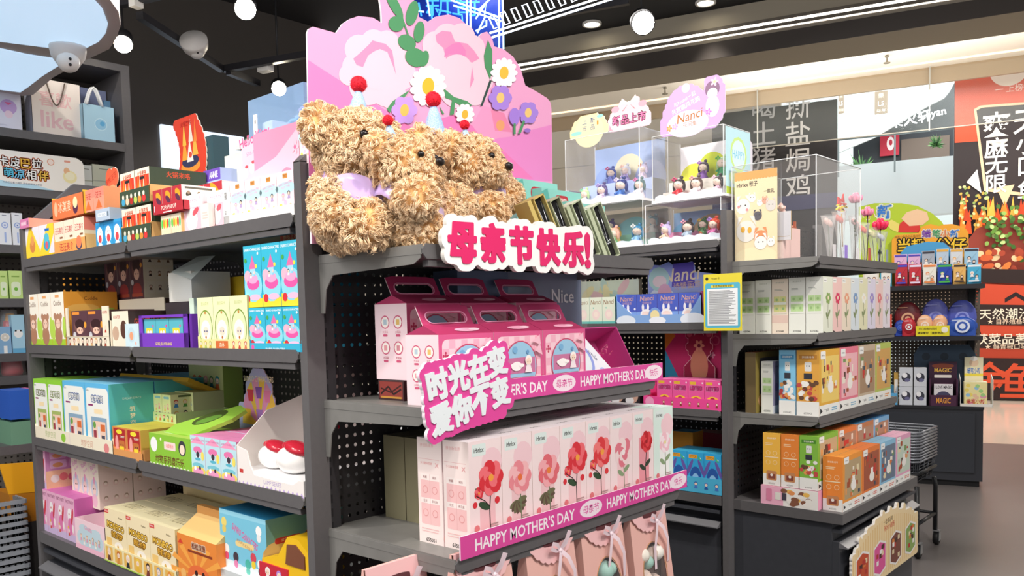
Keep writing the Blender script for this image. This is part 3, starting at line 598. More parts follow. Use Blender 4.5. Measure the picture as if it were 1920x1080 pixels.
def a_yellowfig(A): A.r(0,0,1,1,'5cb8c8'); A.p([(0,0),(1,0),(1,.5),(0,.3)],'6a4ab8'); A.rr(.25,.24,.75,.68,'f2dc3c',.1); A.r(.27,.18,.73,.28,'a8502c'); A.c(.4,.52,.08,'ffffff'); A.c(.6,.52,.08,'ffffff'); A.e(.5,.35,.12,.06,'b8323c'); A.c(.8,.75,.05,'e84aa0')
def a_purptray(A): A.t('GOES JELLYFISHING',.5,.14,.11,'f4e04c',.9,.04)
def a_yelbox(A): A.c(.35,.6,.16,'ffffff'); A.c(.35,.6,.08,'3a8ad0'); A.c(.7,.6,.14,'ffffff'); A.c(.7,.6,.07,'3a8ad0'); A.c(.4,.25,.06,'d8b020'); A.c(.8,.3,.05,'c8a018')
def a_green(A): A.r(0,0,1,1,'eaf0bd'); A.t('童话森林',.5,.88,.07,'c2c888',.7,.02); A.e(.5,.4,.44,.36,'7f9a3c',20); A.e(.5,.4,.4,.33,'dfe8b8',20); A.e(.5,.36,.3,.2,'fbf6ea'); A.e(.5,.34,.17,.09,'f9dcc8'); A.c(.43,.34,.035,'3c5a8a',8); A.c(.57,.34,.035,'3c5a8a',8); A.c(.5,.7,.05,'c88a3c'); A.e(.5,.14,.2,.09,'fdf8ee'); A.c(.5,.22,.05,'b8703c')
def a_greentr(A): A.r(.36,.1,.6,.85,'d8703c'); A.t('森林',.48,.5,.4,'f9f0d0',.2); A.minis(.65,.98,.5,3,.08,('c84a3c','d87a5c')); A.minis(.02,.3,.5,3,.08,('b8c860','d8b848'))
def a_beach(A):
    A.r(0,0,1,1,'38b8d6'); A.p([(0,0),(1,0),(1,.14),(0,.2)],'f2dc3a'); A.e(.5,.34,.5,.26,'8fd8e8'); A.e(.2,.5,.18,.1,'f0b8cc'); A.t('SANRIO CHARACTERS',.5,.93,.045,'ffffff',.92,.03); A.e(.5,.38,.36,.1,'e85aa8'); A.e(.5,.46,.28,.08,'f6a8d0'); A.p([(.3,.62),(.7,.62),(.56,.76),(.5,.84),(.44,.76)],'e070a8'); A.r(.36,.5,.64,.62,'a8d8f0'); A.c(.18,.14,.13,'d8323c'); A.e(.6,.16,.3,.05,'f7c0dc'); A.c(.7,.66,.06,'f2e24c'); A.fig(.4,.52,.18,'3c3c4c','f0f0f0'); A.fig(.6,.54,.16,'f2c8d8','8ad0f0'); A.c(.12,.76,.07,'4aa84c'); A.c(.82,.86,.045,'ffffff')
def a_beachtr(A): A.t('SANRIO CHARACTERS',.5,.3,.3,'f2f8fa',.5,.03); A.c(.06,.5,.03,'e85aa8')
def a_room(c1,c2):
    def f(A):
        A.rr(.04,.03,.96,.93,'eef0ea',.1); A.ot('筑梦空间',.5,.77,.1,'f6f6ee',c1,.14,.76,.05); A.r(.12,.66,.32,.685,'8a2a6a'); A.rr(.36,.55,.7,.62,'f6e0b4'); A.r(.22,.08,.86,.5,c2); A.r(.28,.12,.8,.44,'f0cdb8'); A.r(.3,.12,.42,.3,'9a3a4a'); A.r(.48,.12,.56,.36,'d8e0ea'); A.r(.6,.3,.78,.4,'d8703c'); A.r(.62,.12,.76,.24,'4a4a5c'); A.c(.14,.12,.07,'e8dcd8'); A.c(.35,.38,.06,'6aa04c'); A.lines(.06,.2,.88,.91,2,'9aa0a0')
    f.__name__='room'+c1; return f
def a_vert(A): A.vt('筑梦空间',.5,.62,.1,'f3e6cc',.2,.02); A.t('DREAM SPACE',.5,.78,.03,'d8ece8',.5)
def a_roomtray(A): A.t('筑梦空间',.22,.55,.5,'b9c28a',.24,.02); A.e(.4,.5,.03,.34,'8fc840'); A.t('筑梦空间',.7,.45,.5,'d8a890',.26,.02); A.e(.93,.4,.03,.34,'e08a8a'); A.r(.48,0,.49,1,'e8dcd0')
def a_family(A): A.r(0,0,1,1,'dfe9a8'); A.rr(.18,.84,.82,.93,'8ac0c8',.4); A.fig(.3,.5,.34,'e8c8a0','e8c86a'); A.fig(.66,.56,.34,'f0b8a0','e88a9a'); A.fig(.3,.22,.34,'d8603c','6ab0a0'); A.fig(.7,.24,.34,'8a5a7a','d8504c')
def a_famside(A):
    for i in range(4):
        for j in range(2): A.fig(.14+i*.24,.25+j*.42,.2,random.choice(('3a3a34','c8503c','e8c86a','2a2a2a')),random.choice(('d8503c','5a9a4c','4a8ac8')))
    A.r(.2,.9,.8,.97,'5a6a3c')
def a_famtray(A): A.r(0,0,1,1,'cfe4a0'); A.minis(.05,.95,.5,9,.07,('d8603c','5a9a4c','e8c04c'))
def a_redorange(A): A.r(.08,.3,.92,.95,'b02a2c'); A.r(0,0,1,.3,'e8945a'); A.e(.5,.84,.22,.08,'f2e03c'); A.e(.3,.42,.12,.3,'f2a8a0'); A.rr(.45,.18,.86,.55,'c8743c'); A.rr(.5,.05,.8,.35,'f4dc3c'); A.c(.6,.4,.03,'222222',6); A.c(.74,.4,.03,'222222',6); A.t('YUMMY',.7,.68,.08,'f8e8d8',.35,.02)
def a_animal(A):
    for i in range(12): A.r(.0+i*.084,0,.042+i*.084,.09,'e8f0d0'); A.k-=1
    A.k+=1; A.t('动物系列音乐乐',.5,.24,.26,'6a3a20',.86,.06); A.rr(.38,.56,.66,.8,'f6dcd8'); A.t('Q版萌乐',.52,.68,.13,'e8705c',.24,.03); A.c(.12,.66,.09,'f4f4f4'); A.c(.82,.68,.09,'3c3c44'); A.c(.82,.64,.06,'f7e0cc'); A.c(.3,.85,.02,'f8f8d0')
def a_umbrella(A): A.r(0,0,1,1,'bfe3ee'); A.p([(0,.8),(1,.8),(.5,1)],'f2a0c4'); A.t('SANRIO CHARACTERS',.5,.9,.05,'c8569a',.9,.02); A.e(.5,.64,.3,.09,'e87ab0'); A.p([(.36,.4),(.64,.4),(.58,.6),(.42,.6)],'f4f4f6'); A.e(.5,.4,.2,.04,'5ab8d0'); A.c(.5,.52,.11,'3c3440'); A.e(.5,.24,.4,.07,'7cc8d8'); A.e(.5,.1,.5,.12,'f0d86a'); A.e(.5,.08,.36,.1,'ef9fc8'); A.c(.3,.16,.08,'ffffff'); A.c(.62,.18,.07,'3a3040'); A.e(.82,.5,.1,.12,'f4e06a')
def a_toytray(A):
    for i in range(16): A.p([(i/16,.0),((i+1)/16,.0),((i+.5)/16,.12)],'c2abdd'); A.k-=1
    A.k+=1; A.rr(.04,.32,.1,.42,'c8403c')
def a_pinkrock(A): A.r(0,0,1,1,'e8b0cc'); A.r(0,0,1,.16,'cdb8dc'); A.e(.45,.6,.22,.16,'f6f0f2'); A.e(.5,.34,.26,.2,'e079ae'); A.e(.72,.58,.1,.2,'d03a4a',a=-.3); A.t('PARTY PARTY',.5,.9,.08,'8a3a6a',.86,.02); A.c(.4,.62,.05,'c83a4a'); A.c(.25,.3,.07,'f0c040'); A.e(.75,.3,.1,.1,'f7e8ea'); A.fig(.32,.2,.3,'e8c8d8','d8503c')
def a_pinkgrid(A):
    A.r(0,.45,1,1,'c88ab8'); A.r(0,0,1,.45,'f2c39c')
    for i in range(2):
        for j in range(2): A.rr(.1+i*.45,.5+j*.24,.48+i*.45,.7+j*.24,'e0b8d8'); A.e(.28+i*.45,.58+j*.24,.12,.06,random.choice(('7a5a8a','e0a06a','f0e0d8')))
    for i in range(4): A.c(.2+i*.2,.24+.03*(i%2),.1,random.choice(('e87a7a','f2c8a8','d8607a','f0e8e0')))
def a_doll(A): A.r(0,0,1,1,'f6ead8'); A.t('Baby',.45,.82,.13,'dd8ac0',.6,.02,.5); A.t('Bunny',.62,.72,.08,'e49ac8',.7,.02,.5); A.e(.5,.4,.38,.2,'cfdbe6'); A.e(.48,.38,.2,.12,'f9dcd0'); A.e(.5,.16,.3,.13,'f2c6d6'); A.e(.5,.56,.1,.08,'e8a0c0'); A.c(.42,.39,.04,'3a3a3a',7); A.c(.58,.39,.04,'3a3a3a',7); A.e(.15,.14,.1,.08,'f0b85c')
def a_dollside(A):
    A.r(0,0,1,1,'f4dfd4'); A.e(.4,.84,.2,.04,'f0d8a0')
    for i in range(3):
        for j in range(2): A.c(.2+i*.3,.2+j*.3,.09,'f2d6cc'); A.c(.2+i*.3,.22+j*.3,.06,'b8a08a'); A.c(.2+i*.3,.2+j*.3,.045,'f9e8dc')
def a_icetray(A):
    A.r(0,0,1,1,'f2d3dc'); A.e(.5,.42,.44,.38,'c2d8e2',20); A.e(.3,.72,.16,.14,'c2d8e2'); A.e(.7,.7,.16,.12,'c2d8e2'); A.t('Chick\'Ee',.45,.76,.13,'e486ac',.6,.06,-.1); A.r(0,0,1,.16,'f0bcd0')
    for i in range(7): A.fig(.2+.1*i,.42-.1*(i%2),.1,random.choice(('e8d8b0','c8a080')),random.choice(('f4f0ec','e0a0b8')))
def a_monboo(A):
    A.r(0,0,1,1,'f2e2ba'); A.r(0,.9,.2,.97,'d8443c'); A.t('MINISO',.1,.935,.03,'ffffff',.17); A.ot('MONBOO',.5,.68,.12,'f7c84a','8a5a1e',.13,.84,.1,-.06); A.ot('奇趣的梦',.55,.52,.12,'f2b83c','8a5a1e',.12,.84,.04,-.06)
    A.r(.06,.3,.3,.44,'f0c878'); A.e(.66,.2,.26,.1,'c03c34'); A.e(.62,.3,.2,.11,'f9f2e6'); A.c(.58,.31,.04,'d8b060'); A.e(.88,.2,.1,.08,'d8504c'); A.t('Monboo',.75,.87,.035,'6a5a3a',.3); A.r(.5,0,1,.12,'8a4a3a')
def a_monside(A): A.r(0,0,1,1,'eeda9c'); A.rr(.15,.78,.95,.92,'e8b85c'); A.t('MONBOO',.55,.85,.09,'8a5a1e',.7,.04); A.rr(.2,.3,.9,.7,'e8b860'); A.c(.6,.48,.2,'c8743c'); A.c(.62,.44,.1,'f2d0a0')
def a_monlid(A): A.t('MONBOO',.5,.5,.35,'9a8a5c',.6,.0)
def a_montray(A):
    for i in range(7): A.rr(.02+i*.14,.14,.13+i*.14,.9,'e9b95c',.1); A.fig(.075+i*.14,.48,.085,('e8d8c0','c8742c','f4f0ea','f2cf4a','3a2a2a','8a9ab8','e88a2c')[i],('6a3c2c','d8903c','2c2c30','e8b83c','7a3a34','b8c0d0','e8982c')[i])
    A.r(0,0,1,.07,'a9d04a')
def a_burger(A):
    for k in range(12): a=k*.52; A.p([(.5,.4),(.5+.7*math.cos(a),.4+.5*math.sin(a)),(.5+.7*math.cos(a+.2),.4+.5*math.sin(a+.2))],'f4a84a')
    A.ot('松松汉堡',.56,.86,.11,'8a3a1e','fbe8cc',.12,.76,.05); A.r(.28,.74,.9,.78,'8a3a1e'); A.e(.55,.36,.3,.2,'e8703c'); A.e(.56,.3,.22,.12,'f9e0c0'); A.c(.48,.42,.04,'3a1a1a'); A.c(.66,.42,.04,'3a1a1a'); A.p([(.02,.84),(.16,.84),(.09,.92)],'d8402c'); A.c(.16,.2,.08,'e8a0a0'); A.c(.14,.34,.07,'f2b86a'); A.e(.6,.12,.36,.08,'f2d8a8')
def a_burgside(A): A.c(.45,.35,.28,'f0c23c'); A.e(.45,.3,.18,.1,'f7dc8a'); A.c(.7,.12,.1,'e8d8b0')
def a_sky(A):
    A.r(0,0,1,1,'7cc9e4'); A.r(0,.92,1,1,'98d8ee'); A.e(.2,.02,.4,.12,'dff2f8'); A.e(.8,.0,.4,.14,'eaf6fa'); A.t('SANRIO CHARACTERS',.55,.62,.12,'e0579c',.56,.06,-.32); A.rr(.34,.42,.74,.52,'f0d896',.5); A.t('欢乐时光系列盲盒',.54,.47,.06,'b8703c',.34,0,-.25)
    for x,y,c1,c2 in ((.1,.78,'f2dc7a','e8cf6a'),(.85,.78,'ffffff','f4f4f4'),(.14,.32,'fbf6f4','e0557c'),(.34,.22,'3c3644','e486b4'),(.6,.16,'4ab8a8','6ac8b8'),(.86,.22,'fdfdfd','3c3c44'),(.72,.3,'d84a5c','f2d23c')): A.c(x,y,.06,c1); A.e(x,y-.12,.045,.07,c2)
def a_skyside(A): A.r(0,0,1,1,'7ab4b8'); A.r(0,0,1,.3,'e8d6b0'); A.c(.1,.36,.16,'e9cf9a'); A.rr(.1,.56,.42,.66,'d0404c',.4); A.t('欢乐时光',.26,.61,.06,'f8e0d8',.26); A.c(.55,.56,.1,'a8682c'); A.line([(.55,.66),(.6,.98)],.01,'c8505c'); A.c(.8,.78,.025,'c8403c'); A.e(.5,.2,.5,.16,'f0c22c'); A.e(.36,.44,.1,.04,'e0604c')
def a_orangeface(A): A.r(0,0,1,1,'e9a05c'); A.p([(0,1),(.5,.4),(1,.9),(1,1)],'8a5236'); A.c(.3,.6,.1,'4a3a30'); A.r(.5,.2,.9,.6,'4a4038'); A.r(.6,.34,.78,.48,'c86a3c')
def a_red(A): A.rr(.1,.1,.9,.9,'e8c04c',.2); A.t('新品',.5,.5,.5,'a8281c',.7)
def plain(A): pass
# ------------------------------------------------------------------ goods on the long side of the first gondola
T1,T2,T3,T4=1.765,1.4185,1.040,.65
def dn(base,dy): return base+dy
# --- top level, far bay
row(G1,T1,50,103,2,424,.16,[{'*':'e9e6ee','r':'ffb07a'}],[{'f':a_pop},{'f':a_pop2}],'yellow popsicle picture box','at far end of top shelf','figure_box')
z2=G1.z(424,G1.t(76,.01,T1),.01)
carton(G1,G1.t(38,.0,z2),.0,z2+.002,.10,.2,.037,{'*':'d77fae','r':'ff9d86','t':'e89ab8'},{'f':lambda A:(A.rr(.12,.3,.7,.7,'e9b6cc'),A.t('MINI SERIES',.4,.5,.22,'f8e4ee',.5),A.r(.8,.3,.92,.75,'8a6a7a'))},'flat_box','flat pink carton lying on the popsicle boxes','box')
x0=103; ta=G1.t(103,.0,T1); tb=G1.t(161,.0,T1)
def tray(fr,t0,t1,dep,z,d,h,m,art,label,name='display_tray',hs=None,cat='display tray',side=None,group=None,th=.002):
    """open card tray: floor, low front, sides and back"""
    hs=hs or h; b=MB(); w=t1-t0; m=M(m); ms=M(side) if side else m
    b.box((0,0,0),(w,d,th),m); b.box((0,0,0),(w,th,h),m); b.box((0,d-th,0),(w,d,hs),ms); b.box((0,0,0),(th,d,hs),ms); b.box((w-th,0,0),(w,d,hs),ms)
    if art: art(Art(b,(0,0,0),(1,0,0),(0,0,1),w,h))
    return tag(link(name,b.mesh(name),None,fr.pt(t0,dep,z),fr.a),label,cat,group)
tray(G1,ta,tb,0,T1,.2,.05,'f0a860',a_meitray,'low orange display tray of snack boxes with red Chinese lettering',hs=.06,side='f3c884')
row(G1,T1+.004,104,160,3,412,.19,{'*':'f6e2cc','r':'efe6c8','t':'f3d2a8'},{'f':a_meishi,'r':a_smallorange},'snack picture box with red Chinese lettering','in the orange tray','snack_box',dep=.004)
zt=G1.z(408,(ta+tb)/2,0)
tray(G1,ta,tb,.0,zt,.22,.078,{'*':0} and 'e57a4a',a_meitray2,'orange-red display tray with yellow sides stacked on the snack boxes',hs=.085,side='e9c23c')
zz=zt+.004; row(G1,zz,104,196,5,362,.09,{'*':'f09a82','r':'f0a070','t':'f2b08c'},{'f':a_smallorange},'small salmon snack box','in the orange-red tray','snack_box',dep=.008)
def dieplate(fr,t,dep,z,pts,r,th,fm,sm,art,name,label,cat='sign',cell=.004,aw=.2,ah=.2,rx=0,group=None):
    b=MB(); blob(pts,r,cell,th,fm,sm,b)
    if art: art(Art(b,(-aw/2,0,0),(1,0,0),(0,0,1),aw,ah))
    return tag(link(name,b.mesh(name),None,fr.pt(t,dep,z),(rx,0,fr.a)),label,cat,group)
tt=G1.t(202,.12,1.95); dieplate(G1,tt,.14,zz+.0,[(-.06,.06),(-.03,.07),(0,.05),(.03,.07),(.05,.05),(0,.1),(0,.13),(-.02,.15),(.02,.15),(0,.0),(.05,.02),(.07,.08)],.034,.003,'ee6a48','e9c8b0',lambda A:(A.t('爆辣汪汪',.45,.72,.12,'b83224',.5,.03,.3),A.e(.5,.45,.22,.16,'f2a878'),A.e(.6,.3,.16,.14,'f0a0b8')),'header_card','red die-cut header card behind the salmon snack boxes')
row(G1,T1,181,229,3,414,.16,{'*':'3aa0d8','r':'2f8fc8','t':'5ab8e8'},{'f':a_blueface},'blue box with round white print','beside the orange tray','figure_box')
z3=G1.z(414,G1.t(205,.01,T1),.01)
carton(G1,G1.t(180,.0,z3),.0,z3+.002,.115,.2,.04,{'*':'b5c4d6','t':'a8b8cc'},{'f':lambda A:(A.rr(.15,.35,.75,.68,'e2e8ee'),A.t('MINI SERIES',.45,.5,.2,'8a9aaa',.5),A.r(.82,.3,.92,.7,'6a7a8a'))},'flat_box','flat grey-blue carton lying on the blue boxes','box')
ta,tb=G1.t(229,0,T1),G1.t(284,0,T1); hb=.0
h1=G1.z(387,(ta+tb)/2,0)-T1
for lv,zb in (('lower',T1),('upper',T1+h1+.004)):
    tray(G1,ta,tb,0,zb,.2,.052,'3f4f3c',a_greentray,lv+' dark green display tray in the flame box stack',hs=.056,side='e0b070')
    w=(tb-ta)/2
    for i in range(2): carton(G1,ta+i*w+.001,.004,zb+.004,w-.003,.19,h1-.006,{'*':'f0d8b0','t':'e8c898','r':'3c4a36'},{'f':a_flame,'r':a_greenside},'hotpot_box',('left','right')[i]+' flame picture box in the '+lv+' green tray','box','flame picture boxes in the green trays')
# --- top level, near bay
Z=T1
ta,tb=G1.t(287,0,Z),G1.t(347,0,Z)
row(G1,Z,303,341,2,402,.1,{'*':'efe3c8','r':'e8b070'},{'f':a_cookies},'bright round-candy picture box','beside the flame boxes','candy_box',dep=.01)
zc=G1.z(402,G1.t(320,.01,Z),.01)
tray(G1,G1.t(291,.0,zc),G1.t(344,0,zc),0,zc+.003,.15,.03,'b8303c',a_redtray,'red candy display tray above the round-candy boxes')
row(G1,zc+.006,288,342,3,352,.11,{'*':'efe9dc','r':'f3efe2','t':'efe9dc'},{'f':a_redcandy,'r':a_icons},'red and white candy box','in the red tray','candy_box',dep=.004)
row(G1,Z+.11,350,418,2,346,.12,{'*':'efe6ea','r':'f2ecec','t':'efe6ea'},{'f':a_redcandy,'r':a_icons},'white and red mini box','behind the pink character boxes','candy_box',dep=.16)
carton(G1,G1.t(350,.16,Z),.158,Z,.17,.13,.107,'d8c8b8',{},'storage_box','plain beige carton under the white and red mini boxes','box')
carton(G1,G1.t(280,.30,Z),.30,Z,.36,.006,.235,'efbd8e',{},'peach_panel','peach card panel standing behind the candy trays','card panel')
carton(G1,G1.t(387,.2,Z),.20,Z,.11,.08,G1.z(318,G1.t(400,.2,Z),.2)-Z,{'*':'a8b8e0'},{'f':lambda A:(A.r(0,.84,1,1,'6a4ab0'),A.t('ANNIE',.6,.92,.09,'ffffff',.5,.03),A.c(.25,.62,.1,'d8404c'),A.c(.7,.55,.16,'7a3a8a'),A.p([(.6,.35),(.9,.35),(.75,.75)],'e8507c'),A.t('HONEY',.4,.28,.12,'2a2a2a',.7,.06))},'honey_box','blue and purple tall carton behind the flame sign panel','box')
# flame sign with its dark stand
g=empty('flame_display',tuple(G1.pt(G1.t(366,.30,2.0),.30,Z)),G1.a,'tall die-cut hotpot flame sign on a dark teal box','display sign')
zt0=G1.z(325,G1.t(366,.3,2.0),.3)-Z; zt1=G1.z(226,G1.t(366,.3,2.0),.3)-Z; zt2=G1.z(264,G1.t(366,.3,2.0),.3)-Z
b=MB(); b.box((-.1,0,0),(.14,.06,zt2),{'*':'35535c'}); b.build('stand_box',g)
b=MB(); P=[]; 
for i in range(9):
    f=i/8; zc_=zt0+(zt1-zt0)*f; cx=-.01+.03*math.sin(f*3.1)-.035*f; wd=.082-.012*f
    for k in (-1,-.75,-.5,-.25,0,.25,.5,.75,1): P.append((cx+k*wd,zc_))
P=[(a,c) for a,c in P]; blob(P,.02,.004,.004,'e0452c','f2e4d4',b,Matrix.Translation((0,-.006,0)))
hh=zt1-zt0; A=Art(b,(-.125,-.0065,zt0),(1,0,0),(0,0,1),.24,hh)
A.e(.46,.14,.3,.13,'f29a3c'); A.e(.46,.24,.26,.12,'33385a'); 
for x,y,r,c in ((.3,.5,.09,'f2a63c'),(.62,.55,.09,'f2b84c'),(.46,.45,.1,'f4efe8'),(.3,.78,.06,'f2c04c'),(.5,.82,.07,'e8e0d0'),(.64,.8,.05,'f08a3c')): A.p([(x-r,y-.22),(x+r,y-.22),(x+r*.3,y+.06),(x,y+.22),(x-r*.5,y+.02)],c)
A.e(.47,.36,.05,.06,'d8503c'); A.t('火锅来咯',.36,.97,.1,'c22a1c',.5,.06); A.rr(.3,-.05,.66,.03,'c8342c')
b.build('flame_card',g)
# lit white sign on the rear wall
b=MB(); WD=1.78; px=LW.t(310,WD,2.3); p2=LW.t(445,WD,2.3); b.box((px,4.97,LW.z(335,px,WD)),(p2+.1,5.0,LW.z(233,px,WD)),mat('dbe9fa',emit=.85,name='lit_white_panel')); A=Art(b,(px,4.97,2.0),(1,0,0),(0,0,1),1,1,.001)
t=LW.t(403,1.77,2.4); A.t('E',t-px,LW.z(284,t,1.77)-2,.1,'d84aa8',1,.02); t=LW.t(417,1.77,2.4); A.t('2',t-px,LW.z(284,t,1.77)-2,.09,'d84aa8',1,.02); tag(b.build('lit_wall_sign',None),'glowing white sign panel on dark rear wall with pink letter E','sign')
row(G1,Z,341,382,1,366,.12,{'*':'f1c3cf','r':'f2c4ce','t':'f8e8ea'},{'f':a_pinkcat,'r':a_pinkside},'','','gift_box',dep=.02,single='pale pink box with white round face print and red bow')
row(G1,Z,391,423,1,358,.12,{'*':'f1c3cf','r':'f2c4ce','t':'f8e8ea'},{'f':a_pinkcat,'r':a_pinkside},'','','gift_box',dep=.02,single='second pale pink box, beside the white side of the striped tray')
carton(G1,G1.t(381,.005,Z),.0,Z,.045,.018,.075,'f6e0da',{'f':lambda A:A.lines(.2,.9,.4,.7,3,'ecc8c0')},'small_card_box','tiny cream carton standing between the pale pink boxes','box')
t0,t1=G1.t(420,0,Z),G1.t(552,0,Z); hz=G1.z(342,t0,0)-Z
b=MB(); b.box((0,0,0),(.03,.2,hz),'eceaea'); b.box((0,0,0),(t1-t0,.003,.028),'ecebea'); b.box((0,.2,0),(t1-t0,.203,hz*.8),'ecebea'); a_barcode(Art(b,(0,0,0),(1,0,0),(0,0,1),.03,hz)); tag(link('display_tray',b.mesh('display_tray'),None,G1.pt(t0,0,Z),G1.a),'white display tray with barcode side holding striped pink boxes','display tray')
row(G1,Z+.004,434,553,4,343,.18,{'*':'f9dfe6','t':'f6d0da'},{'f':a_sanfoot},'pink striped picture box with tiny figures','in the white tray','figure_box',dep=.005,h=hz-.012)
zs=Z+hz+.0
carton(G1,G1.t(478,.07,zs),.07,Z,.22,.12,G1.z(246,G1.t(500,.07,zs),.07)-Z,{'*':'f4bfd0','r':'efb3c4','t':'f6ccd8'},{'f':a_flowbox},'tall_pink_box','large pink carton with two white birds print behind striped boxes','box')
carton(G1,G1.t(563,.02,zs),.02,zs+.003,.045,.15,.11,{'*':'f9dfe6'},{'f':a_sanfoot},'figure_box','single striped picture box stacked highest beside the big bear','box')
b=MB(); tt=G1.t(447,.05,2.0); blob([(x*.01,z*.01) for x in range(-6,9,2) for z in range(0,14,2)],.012,.004,.003,'f3c3d3','fbeef2',b); A=Art(b,(-.08,0,-.01),(1,0,0),(0,0,1),.18,.16); A.t('Hello Kitty',.45,.86,.24,'d8588c',.9,.05,.12); A.t('50th Anniversary',.5,.64,.09,'e88aae',.6,.01,.1)
for i in range(4): A.e(.15+.2*i,.3+.06*i,.08,.1,'f8f2f2'); A.e(.19+.2*i,.4+.06*i,.05,.03,'d8505c')
tag(link('header_card',b.mesh('header_card'),None,G1.pt(tt,.1,G1.z(345,tt,.1)),(0,0,G1.a)),'pink die-cut header card standing above the barcode tray','sign')
# clear blue box behind
zb=G1.z(270,G1.t(480,.2,2.2),.2); t0=G1.t(468,.2,zb); t1=G1.t(572,.2,zb); h=G1.z(190,t0,.2)-zb
g=empty('clear_gift_box',tuple(G1.pt(t0,.2,zb)),G1.a,'large clear pale blue plastic box with curled ribbons, above pink cartons','box')
b=MB(); w=t1-t0; b.box((0,0,0),(w,.22,h),glassy('a8cdf2',.42,.1,'blue_plastic')); b.build('case',g)
b=MB(); b.box((.01,.16,.01),(w-.01,.21,h-.02),'b9d4ef'); b.box((.045,.02,.01),(.1,.08,h-.07),mat('eef6ff',.2)); b.build('liner',g)
b=MB()
for k in range(12):
    cx,cz,r=random.uniform(.12,w-.03),random.uniform(.03,h-.05),random.uniform(.015,.04); b.tube([(cx+r*math.cos(a*.5),.1+.02*math.sin(a),cz+r*math.sin(a*.5)) for a in range(12)],.005,random.choice(('9cc4f0','7fa0dc','c7b6ee','8ec8f2','e8f0ff')),5)
b.build('curled_ribbon',g)
b=MB(); b.box((0,-.001,0),(.022,.0,.07),'f4f4f4'); a_barcode(Art(b,(0,-.001,0),(1,0,0),(0,0,1),.022,.07)); o=b.build('price_sticker',g,(.03,-.001,.02)); 
carton(G1,t0,.19,Z,w,.24,zb-Z-.001,'dcc0c8',{},'storage_box','plain pinkish carton under the clear blue box','box')
b=MB(); b.add([(0,0,0),(.07,.02,.0),(.02,.04,.05)],[(0,1,2)],'54705a'); b.add([(.0,-.001,0),(.07,.019,.0),(.05,.02,.012),(.01,.0,.012)],[(0,1,2,3)],'e8ead8'); b.add([(.0,.06,0),(.07,.07,.0),(.02,.045,.05)],[(0,2,1)],'3f5a48'); b.add([(0,0,0),(0,.06,0),(.02,.04,.05)],[(0,2,1)],'54705a')
t=G1.t(440,.25,2.1); tag(link('wrapped_parcel',b.mesh('p'),None,G1.pt(t,.25,G1.z(281,t,.25)),G1.a),'small green checked wrapped triangle parcel on top shelf','parcel')
carton(G1,G1.t(428,.26,Z),.26,Z,.12,.1,G1.z(284,t,.25)-Z-.003,{'*':'dfe0cc','t':'4e5848'},{},'pale_green_box','pale green open carton with dark top behind pink header','box')
# --- second level
Z=T2
row(G1,Z,54,124,3,550,.2,{'*':'f6f0e2','r':'eaa038','t':'f3e6cf'},{'f':a_cuddle,'r':a_bosside},'cream box with brown bear print','on second shelf','figure_box')
carton(G1,G1.t(124,.23,Z)+.0,.23,Z,.2,.12,.29,{'*':'e79a30','t':'f0b040'},{'f':a_bosside},'orange_carton','orange carton standing behind the bear print boxes','box')
t0,t1=G1.t(126,0,Z),G1.t(206,0,Z); ht=G1.z(578,t0,0)-Z
b=MB(); w=t1-t0; m=M('f0e6d0'); b.box((0,0,0),(w,.004,.04),m); b.box((0,0,0),(.022,.004,ht),m); b.box((0,.2,0),(w,.204,ht+.03),m); b.box((w-.003,0,0),(w,.2,ht-.05),m); b.box((w-.05,-.001,.0),(w,.004,ht),m); a_minirow(Art(b,(0,0,0),(1,0,0),(0,0,1),w,.04)); A=Art(b,(w-.05,-.001,0),(1,0,0),(0,0,1),.05,ht); A.t('HUNTER',.5,.85,.07,'b8302c',.8,.05); A.fig(.5,.45,.5,'e8d8c0','c8503c')
tag(link('display_tray',b.mesh('t'),None,G1.pt(t0,0,Z),G1.a),'cream display tray with brown boxes and a row of tiny figures','display tray')
row(G1,Z+.004,137,198,2,582,.18,{'*':'5c3b44','r':'5a4040','t':'6a4a44'},{'f':a_brown},'brown hooded figure box','inside the cream tray','figure_box',dep=.006)
carton(G1,t1+.004,.01,Z,.13,.2,ht-.02,{'*':'8a5a44','f':'efe6d2','t':'cfc4b0'},{'r':a_brownlid,'f':lambda A:(A.t('HUNTER',.3,.84,.08,'b8302c',.5,.05),A.e(.2,.4,.2,.2,'c8a890'),A.e(.7,.5,.2,.25,'5a3a30'))},'hunter_carton','cream and brown carton between the trays on second shelf','box')
carton(G1,G1.t(226,.22,Z),.22,Z,.35,.2,.175,{'*':'4a3430','t':'7a6a5c'},{'f':a_brownlid},'dark_brown_carton','dark brown carton with red lettering behind the figure trays','box')
zb=Z+.178
row(G1,zb,199,271,3,502,.12,{'*':'5c3b44','r':'efe4cc','t':'8a6a5c'},{'f':a_brown,'r':a_brownside},'tall brown hooded figure box','stacked at back of second shelf','figure_box',dep=.235,h=.215)
carton(G1,G1.t(199,.235,zb)-.002,.23,Z,.24,.2,.175,{'*':'d8cdb4'},{},'storage_box','plain cream carton carrying the tall brown boxes','box') if 0 else None
